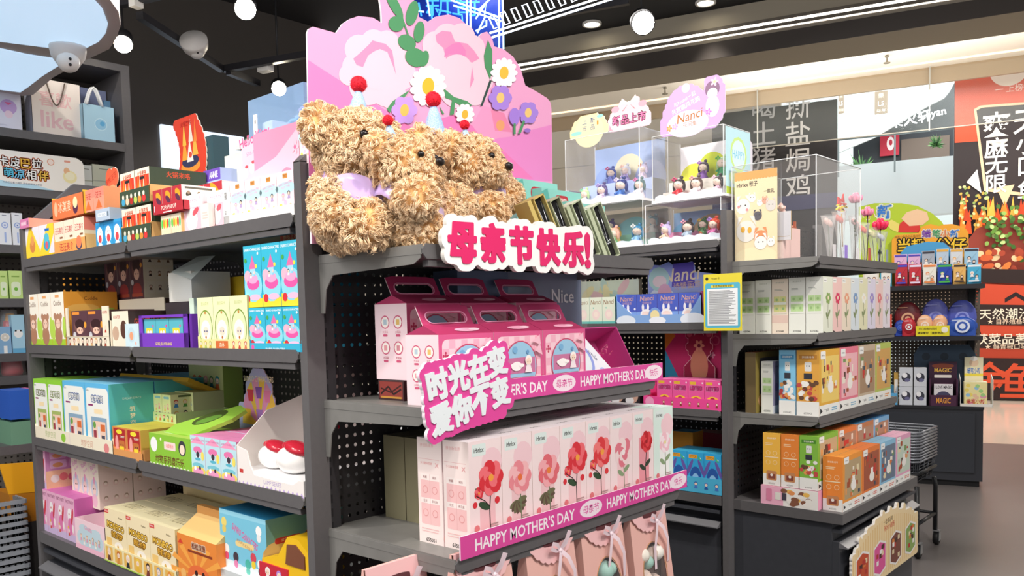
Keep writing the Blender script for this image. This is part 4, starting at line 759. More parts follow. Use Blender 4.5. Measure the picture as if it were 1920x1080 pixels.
# small elephant figurine and its box
row(G1,Z,236,262,1,607,.06,{'*':'cfe6ee','r':'bcd8e4','t':'e2eef2'},{'f':lambda A:(A.c(.45,.55,.25,'c2dbe6'),A.c(.45,.5,.14,'eda27c'),A.c(.75,.2,.06,'f2b8a8'))},'','','elephant_box',dep=.004,single='pale blue small box in front of the hunter carton')
g=empty('elephant_figurine',tuple(G1.pt(G1.t(226,.02,Z),.06,Z+.0)),G1.a,'small grey elephant figurine with big ears beside pale blue box','figurine')
b=MB(); b.ball((0,0,.03),(.022,.02,.03),'c9c2b8'); b.ball((0,0,.085),(.034,.026,.028),'d3ccc2'); b.ball((-.042,.0,.09),(.026,.008,.026),'cbb8b0'); b.ball((.042,0,.09),(.026,.008,.026),'cbb8b0'); b.tube([(0,-.02,.08),(0,-.04,.065),(.005,-.045,.045)],[.009,.007,.005],'cbc4ba'); b.build('body',g)
b=MB(); b.ball((-.012,-.024,.092),.004,'222222',6,5); b.ball((.012,-.024,.092),.004,'222222',6,5); b.build('eyes',g)
row(G1,Z+.09,206,224,1,560,.05,{'*':'e9e2cf','r':'d8cfc0'},{},'','','x',single='x') if 0 else None
# yellow boxes at the back
row(G1,Z,407,462,2,520,.12,{'*':'edc832','t':'5a8ad0','r':'d8a820'},{'f':a_yelbox},'yellow box with round eyes print','at back of second shelf','figure_box',dep=.3)
# open-lid pale blue parcel
b=MB(); b.box((0,0,0),(.16,.14,.1),{'*':'d8d4cc','f':'e4e2da','t':'8a8c90'}); b.add([(.06,-.02,.1),(.2,-.02,.07),(.14,.1,.155),(.02,.1,.16)],[(0,1,2,3)],'dfe8e4'); A=Art(b,(.06,-.02,.1),tuple(Vector((.14,0,-.03)).normalized()),tuple(Vector((-.04,.12,.058)).normalized()),.14,.12); A.r(.1,.2,.7,.8,'a9cede')
t=G1.t(322,.15,Z+.2); tag(link('open_parcel',b.mesh('p'),None,G1.pt(t,.14,Z+.152),G1.a),'pale open parcel with tilted lid above the purple tray','parcel')
carton(G1,t-.01,.13,Z,.2,.09,.15,{'*':'3a3236'},{},'dark_carton','dark carton under the open parcel','box')
t0,t1=G1.t(263,0,Z),G1.t(355,0,Z); ht=G1.z(592,t0,0)-Z
b=MB(); w=t1-t0; m=M('7a3fc0'); b.box((0,0,0),(w,.004,.05),m); b.box((0,0,0),(.02,.004,ht),m); b.box((w-.03,0,0),(w,.004,ht),m); b.box((0,.0,ht-.008),(w,.004,ht),m); b.box((w-.003,0,0),(w,.2,ht),m); b.box((0,.2,0),(w,.204,ht),m); a_purptray(Art(b,(0,0,0),(1,0,0),(0,0,1),w,ht)); tag(link('display_tray',b.mesh('t'),None,G1.pt(t0,0,Z),G1.a),'purple display tray with yellow lettering on second shelf','display tray')
row(G1,Z+.004,270,345,3,600,.15,{'*':'4ab0c0','t':'4a90c0'},{'f':a_yellowfig},'teal box with yellow square print','in the purple tray','figure_box',dep=.008,h=ht-.016)
carton(G1,t1+.003,.05,Z,.035,.15,ht,{'*':'6a5a90','t':'c8d8e0'},{},'slim_carton','slim dark violet carton right of the purple tray','box')
t0,t1=G1.t(372,0,Z),G1.t(469,0,Z); tray(G1,t0,t1,0,Z,.2,.032,'e9e0a0',a_greentr,'yellow-green display tray with a small orange label',hs=.04)
row(G1,Z+.004,373,467,3,556,.19,{'*':'e9edc0','t':'dde0a8','r':'cfd8a0'},{'f':a_green},'tall yellow-green box with oval portrait','on second shelf','figure_box',dep=.005)
carton(G1,G1.t(350,.1,Z)+.012,.11,Z,.03,.1,.16,{'*':'d9e6cf','t':'eef0e0'},{},'slim_carton','slim pale green carton beside the yellow-green boxes','box')
t0,t1=G1.t(469,0,Z),G1.t(568,0,Z); tray(G1,t0,t1-.002,0,Z,.2,.022,'39b4d6',a_beachtr,'blue display tray holding the beach boxes',hs=.03)
row(G1,Z+.004,469,566,3,576,.19,{'*':'2fa8cc','t':'2a9cc4'},{'f':a_beach},'sky-blue beach picture box','in the blue tray','figure_box',dep=.004)
z2=Z+.004+G1.z(576,G1.t(515,0,Z),0)-Z-.002
row(G1,z2,460,566,3,486,.19,{'*':'2fa8cc','t':'2a9cc4'},{'f':a_beach},'sky-blue beach picture box','stacked above the blue tray','figure_box',dep=.012,h=.168)
t=G1.t(533,.1,z2+.17); b=MB(); blob([(x*.01,z*.01) for x in range(-4,5,2) for z in range(0,3)],.01,.004,.003,'c8503c','d8c890',b); Art(b,(-.04,0,0),(1,0,0),(0,0,1),.08,.02).t('新品上市',.5,.5,.8,'e8d0a0',.9); tag(link('header_card',b.mesh('h'),None,G1.pt(t,.12,z2+.185),G1.a),'small red shop card peeking above the stacked beach boxes','sign')
# --- third level
Z=T3
t0,t1=G1.t(67,0,Z),G1.t(212,0,Z); tray(G1,t0,t1,-.0,Z,.2,.052,'efe6cf',a_roomtray,'long cream display tray under green and blue room boxes',hs=.06)
row(G1,Z+.004,68,122,2,712,.19,{'*':'8fce3c','t':'9ad64a','r':'8ccc3a'},{'f':a_room('8aa03c','a8b86a')},'tall green miniature room box','on third shelf','room_box',dep=.006)
h=G1.z(718,G1.t(170,0,Z),0)-Z
row(G1,Z+.004,123,210,2,718,.16,{'*':'62b8e6','t':'8ad4f6','r':'56b8bc'},{'f':a_room('5a78b8','8aa8c0'),'r':a_vert},'tall blue miniature room box','on third shelf','room_box',dep=.006,rows=3,h=h-.004)
carton(G1,G1.t(123,.2,Z)-.25,.2,Z,.24,.16,h,{'*':'3f6a4a','t':'4a6a3c'},{},'green_carton','dark green carton behind the green room boxes','box')
t0,t1=G1.t(213,0,Z),G1.t(268,0,Z); tray(G1,t0,t1,0,Z,.17,.028,'dd9a5c',None,'orange display tray of red snack boxes',hs=.04)
row(G1,Z+.003,213,266,2,803,.16,{'*':'d98a4c','t':'d8c84a','r':'cfae4c'},{'f':a_redorange},'red and orange snack box','in the orange tray','snack_box',dep=.004)
zf=Z+.145; t0,t1=G1.t(258,.16,zf),G1.t(330,.16,zf)
carton(G1,t0,.17,Z,t1-t0+.06,.2,.10,{'*':'b8c078'},{},'storage_box','plain green carton beneath the family boxes','box')
tray(G1,t0,t1,.16,Z+.103,.2,.035,'c9dfa0',a_famtray,'pale green display tray of family figure boxes',hs=.04,th=.002)
row(G1,Z+.108,259,322,4,738,.14,{'*':'e2eab0','t':'c8d090','r':'e6e8b4'},{'f':a_family,'r':a_famside},'pale green family figure box','at middle of third shelf','figure_box',dep=.164)
row(G1,Z+.108,330,364,1,735,.14,{'*':'e2eab0','t':'b0b880','r':'cdd0a0'},{'f':a_famside},'','','figure_box',dep=.24,single='pale green box with dark figures behind the family boxes')
t=G1.t(400,.4,Z+.2); carton(G1,t-.11,.36,Z+.1,.26,.08,.22,{'*':'9cb860','f':'cbd89c'},{'f':lambda A:(A.minis(.08,.92,.6,5,.2,('d8703c','c8504c','e8a0a0','5a8a4c','3a9aa8')),A.p([(.05,.1),(.2,.35),(.3,.1)],'4a5a30'),A.p([(.7,.1),(.85,.35),(.95,.1)],'4a5a30'))},'radish_carton','green carton with row of radish children print, at the back','box')
carton(G1,t-.13,.35,Z,.3,.12,.098,{'*':'5a4a3c'},{},'storage_box','plain brown carton under the radish carton','box')
for pts,c,c2,lb in (((185,700,262,672,300,690),'8a9060','a8b0a8','folded olive carton lid at the back of third shelf'),((250,705,300,674,380,680),'8a5a5c','e0b23c','folded mauve carton lid with yellow edge at back')):
    t0=G1.t(pts[0],.3,Z+.28); t1=G1.t(pts[4],.3,Z+.28); b=MB(); w=t1-t0
    b.box((0,0,0),(w,.16,.016),{'*':c2,'t':c}); tag(link('carton_lid',b.mesh('l'),None,G1.pt(t0,.24,Z+(.225 if c=='8a9060' else .245)),(-.45,0,G1.a)),lb,'box lid')
t0,t1=G1.t(282,0,Z),G1.t(358,0,Z); w=t1-t0; b=MB(); hh=.105
b.box((0,0,0),(w,.2,hh),{'*':'8cc43c','t':'b4d65c'}); a_animal(Art(b,(0,0,0),(1,0,0),(0,0,1),w,hh)); A=Art(b,(0,0,hh),(1,0,0),(0,1,0),w,.2); A.rr(.08,.15,.5,.6,'f4f4f4',.3); A.rr(.5,.3,.9,.8,'8a8aa0',.4)
tag(link('music_toy_box',b.mesh('m'),None,G1.pt(t0,0,Z),G1.a),'bright green box with checkered edge and Chinese lettering','box')
b=MB(); P=[(0,0),(.17,0),(.27,.1),(.28,.15),(.22,.17),(.0,.04)]; b.prism(P,0,.012,'9ed04a',ax='y'); A=Art(b,(0,0,0),(1,0,0),(0,0,1),.29,.17); A.k=2; A.e(.5,.55,.24,.2,'4a5a28',16,.5); A.e(.52,.5,.18,.1,'6a9a3c',14,.5)
tag(link('slope_card',b.mesh('s'),None,G1.pt(t0+.05,.03,Z+.108),(-1.05,0,G1.a)),'bright green sloping card panel with oval opening on third shelf','card panel')
t0,t1=G1.t(359,0,Z),G1.t(447,0,Z)
row(G1,Z,359,446,3,822,.11,{'*':'e996c4','t':'ec8fc0','r':'e08ab8'},{'f':a_umbrella},'pink box with umbrella and ice cream print','on third shelf','figure_box',dep=.004,rows=2)
t=G1.t(486,.22,Z+.2); b=MB(); blob([(x*.014,z*.014) for x in range(-8,9) for z in range(0,6)]+[(x*.013,z*.014) for x in range(-6,7) for z in range(6,14) if (x/6.2)**2+((z-5)/8.5)**2<1],.014,.004,.003,'b8c0e8','efe0c8',b)
A=Art(b,(-.125,0,-.01),(1,0,0),(0,0,1),.25,.21)
for k in range(8): a=math.pi*(k+.5)/8; A.p([(.5,.1),(.5+.42*math.cos(a-.18),.1+.75*math.sin(a-.18)),(.5+.42*math.cos(a+.18),.1+.75*math.sin(a+.18))],('e8a0c4','f2d24c')[k%2])
A.t('SANRIO CHARACTERS',.5,.82,.09,'f7f2c8',.7,.03)
for x,y,c in ((.3,.55,'d8404c'),(.5,.6,'8a5ab0'),(.7,.55,'e88ab0'),(.22,.25,'f0c83c'),(.5,.25,'b08ad0'),(.8,.28,'7ab8b0')): A.p([(x-.08,y+.1),(x+.08,y+.1),(x+.05,y-.08),(x-.05,y-.08)],c)
tag(link('header_card',b.mesh('h'),None,G1.pt(t,.22,G1.z(805,t,.22)),G1.a),'pastel striped egg-shaped header card printed with teacups','sign')
# white toy tray with round white lamps
t0,t1=G1.t(446,0,Z),-.006; w=t1-t0; hl=G1.z(800,t0,0)-Z; g=empty('toy_display_tray',tuple(G1.pt(t0,0,Z)),G1.a,'white card tray with lilac zigzag edge holding round white toys','display tray')
b=MB(); b.prism([(0,0),(w,0),(w,.045),(w-.02,.045),(w-.05,.03),(.09,.035),(.07,.06),(.055,.1),(0,.11)],0,.003,'efe9e6',ax='y'); b.prism([(0,0),(.24,0),(.24,.24),(.1,.2),(0,.11)],0,.003,'f0e9e4',ax='x'); b.box((0,.24,0),(w,.243,.26),'efe4e0'); b.box((0,.003,.0),(w,.24,.045),mat('f6f6f8',.3))
A=Art(b,(0,0,0),(1,0,0),(0,0,1),w,.11); a_toytray(A); A.t('LAMP SERIES',.55,.2,.1,'b09acc',.4); b.build('tray',g)
b=MB(); b.add([(w*.42,.2,.25),(w,.06,.2),(w,.2,.31),(w*.35,.24,.31)],[(0,1,2,3)],'f1cfcb'); b.add([(w*.42,.201,.25),(w,.061,.2),(w,.201,.31),(w*.35,.241,.31)],[(3,2,1,0)],'e8c4c0'); b.build('flap',g)
def whitetoy(x,y,z,s,lb):
    q=empty('round_lamp_toy',tuple(G1.pt(t0+x,y,Z+z)),G1.a,lb,'toy','round white toys in the white tray'); b=MB(); b.ball((0,0,.034*s),(.06*s,.045*s,.038*s),mat('fbf8f5',.18),18,12); b.build('body',q)
    b=MB(); b.ball((.02*s,-.005,.066*s),(.045*s,.03*s,.016*s),mat('c8283c',.2),14,8,rot=Matrix.Rotation(.25,3,'Y')); b.ball((-.02*s,0,.068*s),(.022*s,.022*s,.014*s),mat('c8283c',.2)); b.build('cap',q)
whitetoy(.085,.07,.046,.95,'left round white toy with red cap in white tray'); whitetoy(.2,.06,.046,1.05,'front right round white toy with red cap in white tray'); whitetoy(.19,.17,.1,1.1,'upper round white toy with red cap, at the back of tray')
# --- base level
Z=T4
row(G1,Z,76,143,4,925,.17,{'*':'cf5fae','t':'d873b8','r':'d06ab0'},{'f':a_pinkrock},'magenta party picture box','in bottom row of the base deck','figure_box',dep=.02)
h=G1.z(925,G1.t(105,.02,Z),.02)-Z
row(G1,Z+h+.002,73,88,1,855,.17,{'*':'cf5fae','t':'d873b8'},{'f':a_pinkrock,'r':a_pinkgrid},'','','figure_box',dep=.03,single='magenta party box stacked alone at far left, side print visible',h=.165)
row(G1,Z+h+.002,88,140,1,862,.16,{'*':'cf5fae','t':'d873b8','f':'c88ab8'},{'f':a_pinkgrid},'','','figure_box',dep=.21,single='magenta box with grid of small figures on top of row',h=.16)
t0,t1=G1.t(143,0,Z),G1.t(199,0,Z); tray(G1,t0,t1,0,Z,.12,G1.z(955,t0,0)-Z-.03,'f0cfda',a_icetray,'pale pink display tray with blue ice cream puddle print')
hb=G1.z(955,t0,0)-Z
row(G1,Z,143,198,2,955,.16,{'*':'f4ecdc','r':'eedcc8','t':'f2e0dc'},{'f':a_doll},'x','y','storage_box',dep=.13,h=.1) if 0 else None
carton(G1,t0,.125,Z,t1-t0,.2,.125,'eadccc',{},'storage_box','plain cream carton under the doll boxes','box')
row(G1,Z+.127,137,188,3,862,.13,{'*':'f6e8da','r':'f3ddd0','t':'f0dcd8'},{'f':a_doll,'r':a_dollside},'cream box with pink lettering and doll print','on base deck','doll_box',dep=.09,rows=2,h=.2)
t0,t1=G1.t(199,0,Z),G1.t(335,0,Z); w=t1-t0
tray(G1,t0,t1,-.004,Z,.3,.062,'efe3b4',a_montray,'cream display tray with seven little figure windows and green base',hs=.07)
row(G1,Z+.004,200,333,3,955,.14,{'*':'f0e2b4','t':'f1e6bc','r':'eedca4'},{'f':a_monboo,'r':a_monside,'t':a_monlid},'cream box with big orange bubble lettering','on the base deck','figure_box',dep=.002,rows=2,h=.19)
carton(G1,t0-.02,.31,Z,.5,.12,.24,{'*':'e0cf9c','t':'c8b888'},{},'cream_carton','wide cream carton at back of the base deck','box')
t0,t1=G1.t(337,0,Z),G1.t(410,0,Z); w=t1-t0; b=MB(); h=.19
b.prism([(0,0),(.16,0),(.16,h),(.0,h)],0,w,{0:0} and 'e98a3a',ax='x'); b.prism([(0,h),(.16,h),(.09,h+.05),(.07,h+.05)],0,w,'eac07c',ax='x'); b.box((0,.07,h+.05),(w,.09,h+.075),'e3a45c')
a_burger(Art(b,(0,0,0),(1,0,0),(0,0,1),w,h)); a_burgside(Art(b,(w,0,0),(0,1,0),(0,0,1),.16,h)); 
tag(link('milk_carton_box',b.mesh('m'),None,G1.pt(t0,.0,Z),G1.a),'orange gable-top carton with burger cat print and Chinese title','box')
carton(G1,-.50,.012,Z,.485,.3,.118,{'*':'cfd6d8','t':'dfe4e4'},{},'storage_box','pale grey carton beneath the sky-blue gift box and truck','box')
carton(G1,-.50,.03,Z+.12,.255,.27,.172,{'*':'7cc9e4','t':'2f8fc0','r':'7ab4b8'},{'f':a_sky,'r':a_skyside},'sky_gift_box','large sky-blue gift box with arched pink lettering','box')
b=MB(); b.box((0,0,0),(.28,.1,.16),{'*':'c88a54'}); a_orangeface(Art(b,(0,0,0),(1,0,0),(0,0,1),.28,.16)); t=G1.t(400,.33,Z+.25); tag(link('cardboard_car_box',b.mesh('c'),None,G1.pt(t-.2,.34,Z+.245),(-.35,0,G1.a)),'brown cardboard box with car print tilted at back of base deck','box')
carton(G1,t-.2,.335,Z,.5,.1,.215,'b8905c',{},'storage_box','plain brown cardboard behind the orange carton','box')
# toy truck in the foreground corner
g=empty('toy_truck_box',tuple(G1.pt(-.243,.014,Z+.12)),G1.a,'red and yellow toy truck shaped box at bottom edge','toy')
b=MB(); b.prism([(0,0),(.225,0),(.225,.12),(.18,.15),(.13,.15),(.08,.09),(.0,.07)],0,.12,mat('f0c020',.4),ax='y'); b.build('body',g)
b=MB(); b.box((-.01,-.004,0),(.13,.0,.06),'c8283c'); A=Art(b,(-.01,-.004,0),(1,0,0),(0,0,1),.14,.06); A.fig(.3,.5,.3,'f7f4f2','f4f0f4'); A.fig(.7,.5,.3,'b88ad8','e8d8f4'); b.build('front_panel',g)
b=MB(); b.prism([(.12,.075),(.21,.075),(.21,.11),(.17,.135),(.13,.13)],-.003,0,'7a4a34',ax='y'); b.build('window',g)
t=G1.t(400,-.05,Z); b=MB(); b.ball((0,0,0),(.09,.05,.05),mat('d5dfe0',.5),16,10); tag(link('grey_cushion_toy',b.mesh('c'),None,G1.pt(G1.t(425,-.06,.6),-.06,.575),G1.a),'pale grey round soft toy edge at bottom of photo below gift box','toy') if 0 else None
# ------------------------------------------------------------------ flower backboard on the end of the gondola
DB=-.046
def fitp(fr,px,py,dep,z0=1.5):
    z=z0
    for _ in range(8): t=fr.t(px,dep,z); z=fr.z(py,t,dep)
    return t,z
class PxArt(Art):
    """printing traced on a flat board: shapes are laid down in board coordinates found from the photo"""
    def __init__(s,mb,fr,dep,off=(0,0,0)): s.fr=fr; s.dep=dep; Art.__init__(s,mb,tuple(fr.pt(0,dep,0)),tuple(fr.u),(0,0,1),1,1,6e-5)
    def q(s,pts): return [fitp(s.fr,x,y,s.dep) for x,y in pts]
    def P2(s,pts,c): s.p(s.q(pts),c)
    def E(s,cx,cy,rx,ry,c,a=0,n=20): s.P2([(cx+rx*math.cos(t)*math.cos(a)-ry*math.sin(t)*math.sin(a),cy+rx*math.cos(t)*math.sin(a)+ry*math.sin(t)*math.cos(a)) for t in [2*math.pi*k/n for k in range(n)]],c)
    def F(s,cx,cy,r,c,cc,n,pr=.3):
        for k in range(n): a=2*math.pi*k/n; s.E(cx+r*.62*.88*math.cos(a),cy+r*.62*1.05*math.sin(a),r*.42*.9,r*pr,c,a,10)
        s.E(cx,cy,r*.3,r*.42,cc,.1)
OUT=[(579,318),(576,62),(579,54),(587,50),(630,62),(643,44),(657,35),(672,30),(699,33),(716,43),(715,20),(712,0),(703,-18),(708,-36),(728,-46),(752,-40),(768,-18),(778,4),(784,20),(786,32),(803,41),(818,31),(841,27),(862,34),(880,52),(895,71),(904,62),(913,59),(922,70),(927,87),(944,92),(962,106),(976,128),(985,160),(1005,171),(1026,184),(1032,192),(1034,204),(1036,350)]
b=MB(); pts=[fitp(C1,x,y,DB) for x,y in OUT]
lo=1.69; pts[0]=(pts[0][0],lo); pts[-1]=(pts[-1][0],lo)
b.prism(pts[::-1],DB,DB+.006,'eda6cf',ax='y',ms='f6eef2')
A=PxArt(b,C1,DB)
A.P2([(577,112),(785,247),(800,330),(579,330)],'ec84c0'); A.P2([(790,330),(1035,340),(1034,234),(922,262)],'e68ac9'); A.P2([(735,258),(770,240),(812,226),(850,216),(872,226),(924,264),(1000,335),(700,335)],'ea7cba')
A.P2([(885,235),(905,198),(930,205),(958,230),(970,255),(905,262)],'eb9cc8'); A.P2([(920,205),(945,212),(960,248),(928,245)],'e786ae'); A.E(938,235,8,10,'e8a070')
LP_,LD,LM='f2cbdc','e593bd','ec82ba'
for x,y,r in ((672,92,26),(700,80,24),(725,82,24),(745,105,24),(752,140,28),(665,125,24),(655,140,20),(690,160,36),(725,165,34),(705,125,42),(735,178,26)): A.E(x,y,r,r*1.05,LP_)
A.P2([(674,100),(690,85),(698,76),(712,80),(722,82),(735,95),(742,140),(737,125),(726,98),(712,92),(702,96),(690,104),(680,126),(668,122),(662,110)],LD); A.E(706,135,26,34,LP_); A.P2([(722,84),(734,96),(742,141),(736,118),(728,96),(718,90)],LD)
for x,y,r in ((815,85,24),(838,75,28),(865,72,26),(885,92,24),(898,120,22),(905,150,20),(890,172,24),(860,160,40),(820,110,30),(825,140,26),(845,120,45)): A.E(x,y,r,r*1.1,'eecddd' if x<830 else LP_)
A.P2([(816,66),(828,58),(845,60),(852,78),(875,82),(888,95),(898,110),(884,118),(862,104),(836,112),(830,90),(818,80)],LD); A.P2([(834,92),(848,82),(862,80),(872,94),(872,108),(856,104),(842,102),(832,108)],LM); A.E(856,128,28,26,LP_); A.P2([(884,125),(888,150),(880,166),(882,145)],LD)
G='4f9364'; GD='3f7a55'
A.line(A.q([(752,30),(764,65),(778,100),(790,125)]),.006,G)
for x,y,rx,ry,a in ((738,8,9,32,-.5),(772,25,11,24,.25),(742,45,15,14,.7),(785,60,10,20,.15),(762,80,18,14,.6),(778,108,20,17,.5),(795,110,8,15,.2)): A.E(x,y,rx,ry,G,a)
A.P2([(906,105),(914,75),(922,95),(922,130),(918,150),(908,125)],G); A.P2([(917,150),(921,152),(904,198),(899,200)],'2f4a45'); A.P2([(830,165),(850,182),(875,190),(884,198),(868,202),(852,192),(850,215),(842,216),(846,188),(834,184)],G)
A.P2([(724,205),(735,190),(768,168),(758,182),(738,196),(730,212)],G); A.P2([(822,198),(832,214),(828,214)],G)
A.F(757,207,27,'c49be8','edc060',6,.4); A.F(801,162,38,'f8f8f6','efbb34',13,.24); A.F(943,137,28,'f4f7f8','efc046',12,.24); A.F(936,184,24,'ab85e0','edc77a',6,.42); A.F(988,212,21,'a884de','edc77a',6,.42); A.F(869,215,20,'f6f4f2','edb43c',10,.28)
A.E(962,219,10,16,'a57fdc'); A.P2([(960,232),(964,232),(964,252),(960,252)],G); A.P2([(968,252),(978,226),(982,228),(974,250)],G); A.E(986,245,6,4,'9a70c8')
tag(b.build('flower_backboard',None),'big pink die-cut board printed with peonies, daisies and leaves','display board')
b=MB(); b.box((.02,0,0),(.12,.03,.16),'d8344c'); tag(b.build('red_carton',None,(.03,-.0,1.75)),'narrow red carton edge below flower board beside the big bear','box') if 0 else None
# ------------------------------------------------------------------ teddy bears
FUR=mat('fbd8a8',.9,spec=.1,sheen=.3,name='curly_plush',noise=(18,.3,'ffe9ca'))
FURB=mat('efc085',.95,spec=.05,name='plush_base')
def bear(name,loc,rz,s,balls,head,label,eyes,hat,scarf,nt=6500,nose=None):
    """balls: (centre, radii) in bear space; fur is laid on the outer skin of their union"""
    g=empty(name,loc,rz,label,'teddy bear'); b=MB(); C_=[];
    for c,r in balls:
        b.ball(c,tuple(q*.965 for q in r),FURB,16,10)
    areas=[(r[0]*r[1]+r[1]*r[2]+r[0]*r[2]) for c,r in balls]; tot=sum(areas); P=[];N=[]
    for (c,r),a in zip(balls,areas):
        n=int(nt*a/tot*1.15); d=RNG.normal(size=(n,3)); d/=np.linalg.norm(d,axis=1)[:,None]; p=d*np.array(r)+np.array(c); nn=d/np.array(r); nn/=np.linalg.norm(nn,axis=1)[:,None]
        keep=np.ones(n,bool)
        for c2,r2 in balls:
            if (c2,r2)==(c,r): continue
            keep&=((((p-np.array(c2))/np.array(r2))**2).sum(1)>.86)
        P.append(p[keep]);N.append(nn[keep])
    P=np.concatenate(P);N=np.concatenate(N); keep=P[:,2]>.002
    for q_ in list(eyes)+([nose] if nose else []): keep&=((P-np.array(q_))**2).sum(1)>(.017*s)**2
    P=P[keep];N=N[keep]
    # soft clumped strands: every strand is a narrow tapering ribbon bending towards its clump's tip
    K=15; n=len(P); T=RNG.normal(size=(n,3)); T-=(T*N).sum(1)[:,None]*N; T/=np.linalg.norm(T,axis=1)[:,None]; T=T*.8+np.array([0,0,-.45]); T-=(T*N).sum(1)[:,None]*N
    L=s*RNG.uniform(.013,.021,n); tip=P+N*(L*RNG.uniform(.55,.95,n))[:,None]+T*(L*.8)[:,None]; bend=np.cross(N,T)*(L*RNG.uniform(-.45,.45,n))[:,None]
    root=np.repeat(P,K,0); Nn=np.repeat(N,K,0); J=RNG.normal(size=root.shape)*.0042*s; J-=(J*Nn).sum(1)[:,None]*Nn; root=root+J; tp=np.repeat(tip,K,0)+J*.35+RNG.normal(size=root.shape)*.0013*s
    bd=np.repeat(bend,K,0); Ls=np.repeat(L,K); side=np.cross(tp-root,RNG.normal(size=root.shape)); side/=np.linalg.norm(side,axis=1)[:,None]; w0=.00085*s
    c1=root+Nn*(Ls*.42)[:,None]+(tp-root)*.2+bd*.6; c2=root+Nn*(Ls*.38)[:,None]+(tp-root)*.62+bd
    V=np.stack([root-Nn*.002+side*w0,root-Nn*.002-side*w0,c1+side*w0*1.1,c1-side*w0*1.1,c2+side*w0*.9,c2-side*w0*.9,tp],1).reshape(-1,3)
    ns=len(root); o=np.arange(ns)*7; quads=np.stack([o,o+1,o+3,o+2,o+2,o+3,o+5,o+4],1).reshape(-1,4); tris=np.stack([o+4,o+5,o+6],1)
    bv=np.array(b.v); nb=len(bv); me=bpy.data.meshes.new('body'); me.vertices.add(nb+len(V)); me.vertices.foreach_set('co',np.concatenate([bv,V]).ravel())
    bl=np.array([len(f) for f in b.f]); bi=np.array([i for f in b.f for i in f]); tot=np.concatenate([bl,np.full(len(quads),4),np.full(len(tris),3)]); idx=np.concatenate([bi,(quads+nb).ravel(),(tris+nb).ravel()])
    me.loops.add(len(idx)); me.loops.foreach_set('vertex_index',idx); me.polygons.add(len(tot)); me.polygons.foreach_set('loop_start',np.concatenate([[0],np.cumsum(tot)[:-1]])); me.polygons.foreach_set('loop_total',tot)
    me.materials.append(FURB); me.materials.append(FUR); mi=np.ones(len(tot),int); mi[:len(bl)]=0; me.polygons.foreach_set('material_index',mi); me.polygons.foreach_set('use_smooth',np.ones(len(tot),bool)); me.update(calc_edges=True); me.validate()
    link('body',me,g)
    for e in eyes: b=MB(); b.ball((e[0],e[1]-.003,e[2]),.0105*s,mat('140f0e',.15),10,8); b.build('eye',g)
    if nose: b=MB(); b.ball((nose[0],nose[1]-.002,nose[2]),(.018*s,.012*s,.013*s),mat('231a18',.35),12,8); b.build('nose',g)
    hc,hs,tilt=hat; q=Matrix.Translation(hc)@Matrix.Rotation(tilt[0],4,'X')@Matrix.Rotation(tilt[1],4,'Y')
    b=MB(); b.lathe((0,0,0),[(.036*hs,-.01),(.034*hs,.0),(.022*hs,.045*hs),(.006*hs,.088*hs)],mat('8fb2e0',.8,name='blue_mesh_cloth',noise=(400,.1,'b4cdf0')),20,T=q); h=b.build('party_hat',g)
    b=MB(); b.tube([tuple(q@Vector((math.cos(a)*.037*hs*(1+.12*math.sin(6*a)),math.sin(a)*.037*hs*(1+.12*math.sin(6*a)),.002+.004*math.cos(9*a)))) for a in [k*.2094 for k in range(30)]],.004*hs,mat('cdb9e6',.6),5,closed=True); b.build('ruffle',h)
    b=MB(); c=q@Vector((0,0,.1*hs)); b.ball(c,.021*hs,mat('d3142c',.8),14,10)
    for k in range(240):
        d=Vector(RNG.normal(size=3)).normalized(); p=c+d*.0195*hs; o=d.orthogonal().normalized()*.0016; b.add([tuple(p+o),tuple(p-o),tuple(p+d*.005*hs)],[(0,1,2)],mat('e01c36',.8))
    b.build('pompom',h)
    if scarf:
        sc,sr,st,sty=scarf; q=Matrix.Translation(sc)@Matrix.Rotation(st[0],4,'X')@Matrix.Rotation(st[1],4,'Y'); sat=mat('cbb0e8',.28,spec=.7,sheen=.3,name='lilac_satin')
        b=MB(); n=36
        vs=[];fs=[]
        for i in range(n):
            a=2*math.pi*i/n; fr_=max(0,-math.sin(a)); 
            for k in range(5):
                f=k/4; rr=1+.1*f+.02*math.sin(9*a+k); zz=.018-f*(.03+.05*fr_**2)+.003*math.sin(7*a); vs.append(tuple(q@Vector((sr[0]*rr*math.cos(a),sr[1]*rr*math.sin(a)-.015*f*fr_,zz*sty))))
        for i in range(n):
            j=(i+1)%n
            for k in range(4): fs.append((i*5+k,i*5+k+1,j*5+k+1,j*5+k))
        b.add(vs,fs,sat,True); o=b.build('neckerchief',g); mod=o.modifiers.new('t','SOLIDIFY'); mod.thickness=.002
    return g
ZT=1.659
# coordinates inside a bear: x to its left as seen from front (picture right), y forward is negative, z up
def std(s,head,la,ra,ll,rl,torso):
    hx,hy,hz=head; B=[((hx,hy,hz),(.098*s,.088*s,.088*s)),((hx,hy-.068*s,hz-.026*s),(.052*s,.05*s,.04*s)),((hx-.096*s,hy+.015*s,hz+.045*s),(.042*s,.026*s,.042*s)),((hx+.096*s,hy+.015*s,hz+.045*s),(.042*s,.026*s,.042*s))]
    B+=torso
    for lim in (la,ra,ll,rl):
        (a,r0),(c,r1)=lim; a=Vector(a);c=Vector(c)
        for k in range(4): f=k/3; p=a.lerp(c,f); r=r0+(r1-r0)*f; B.append((tuple(p),(r,r,r)))
    return B
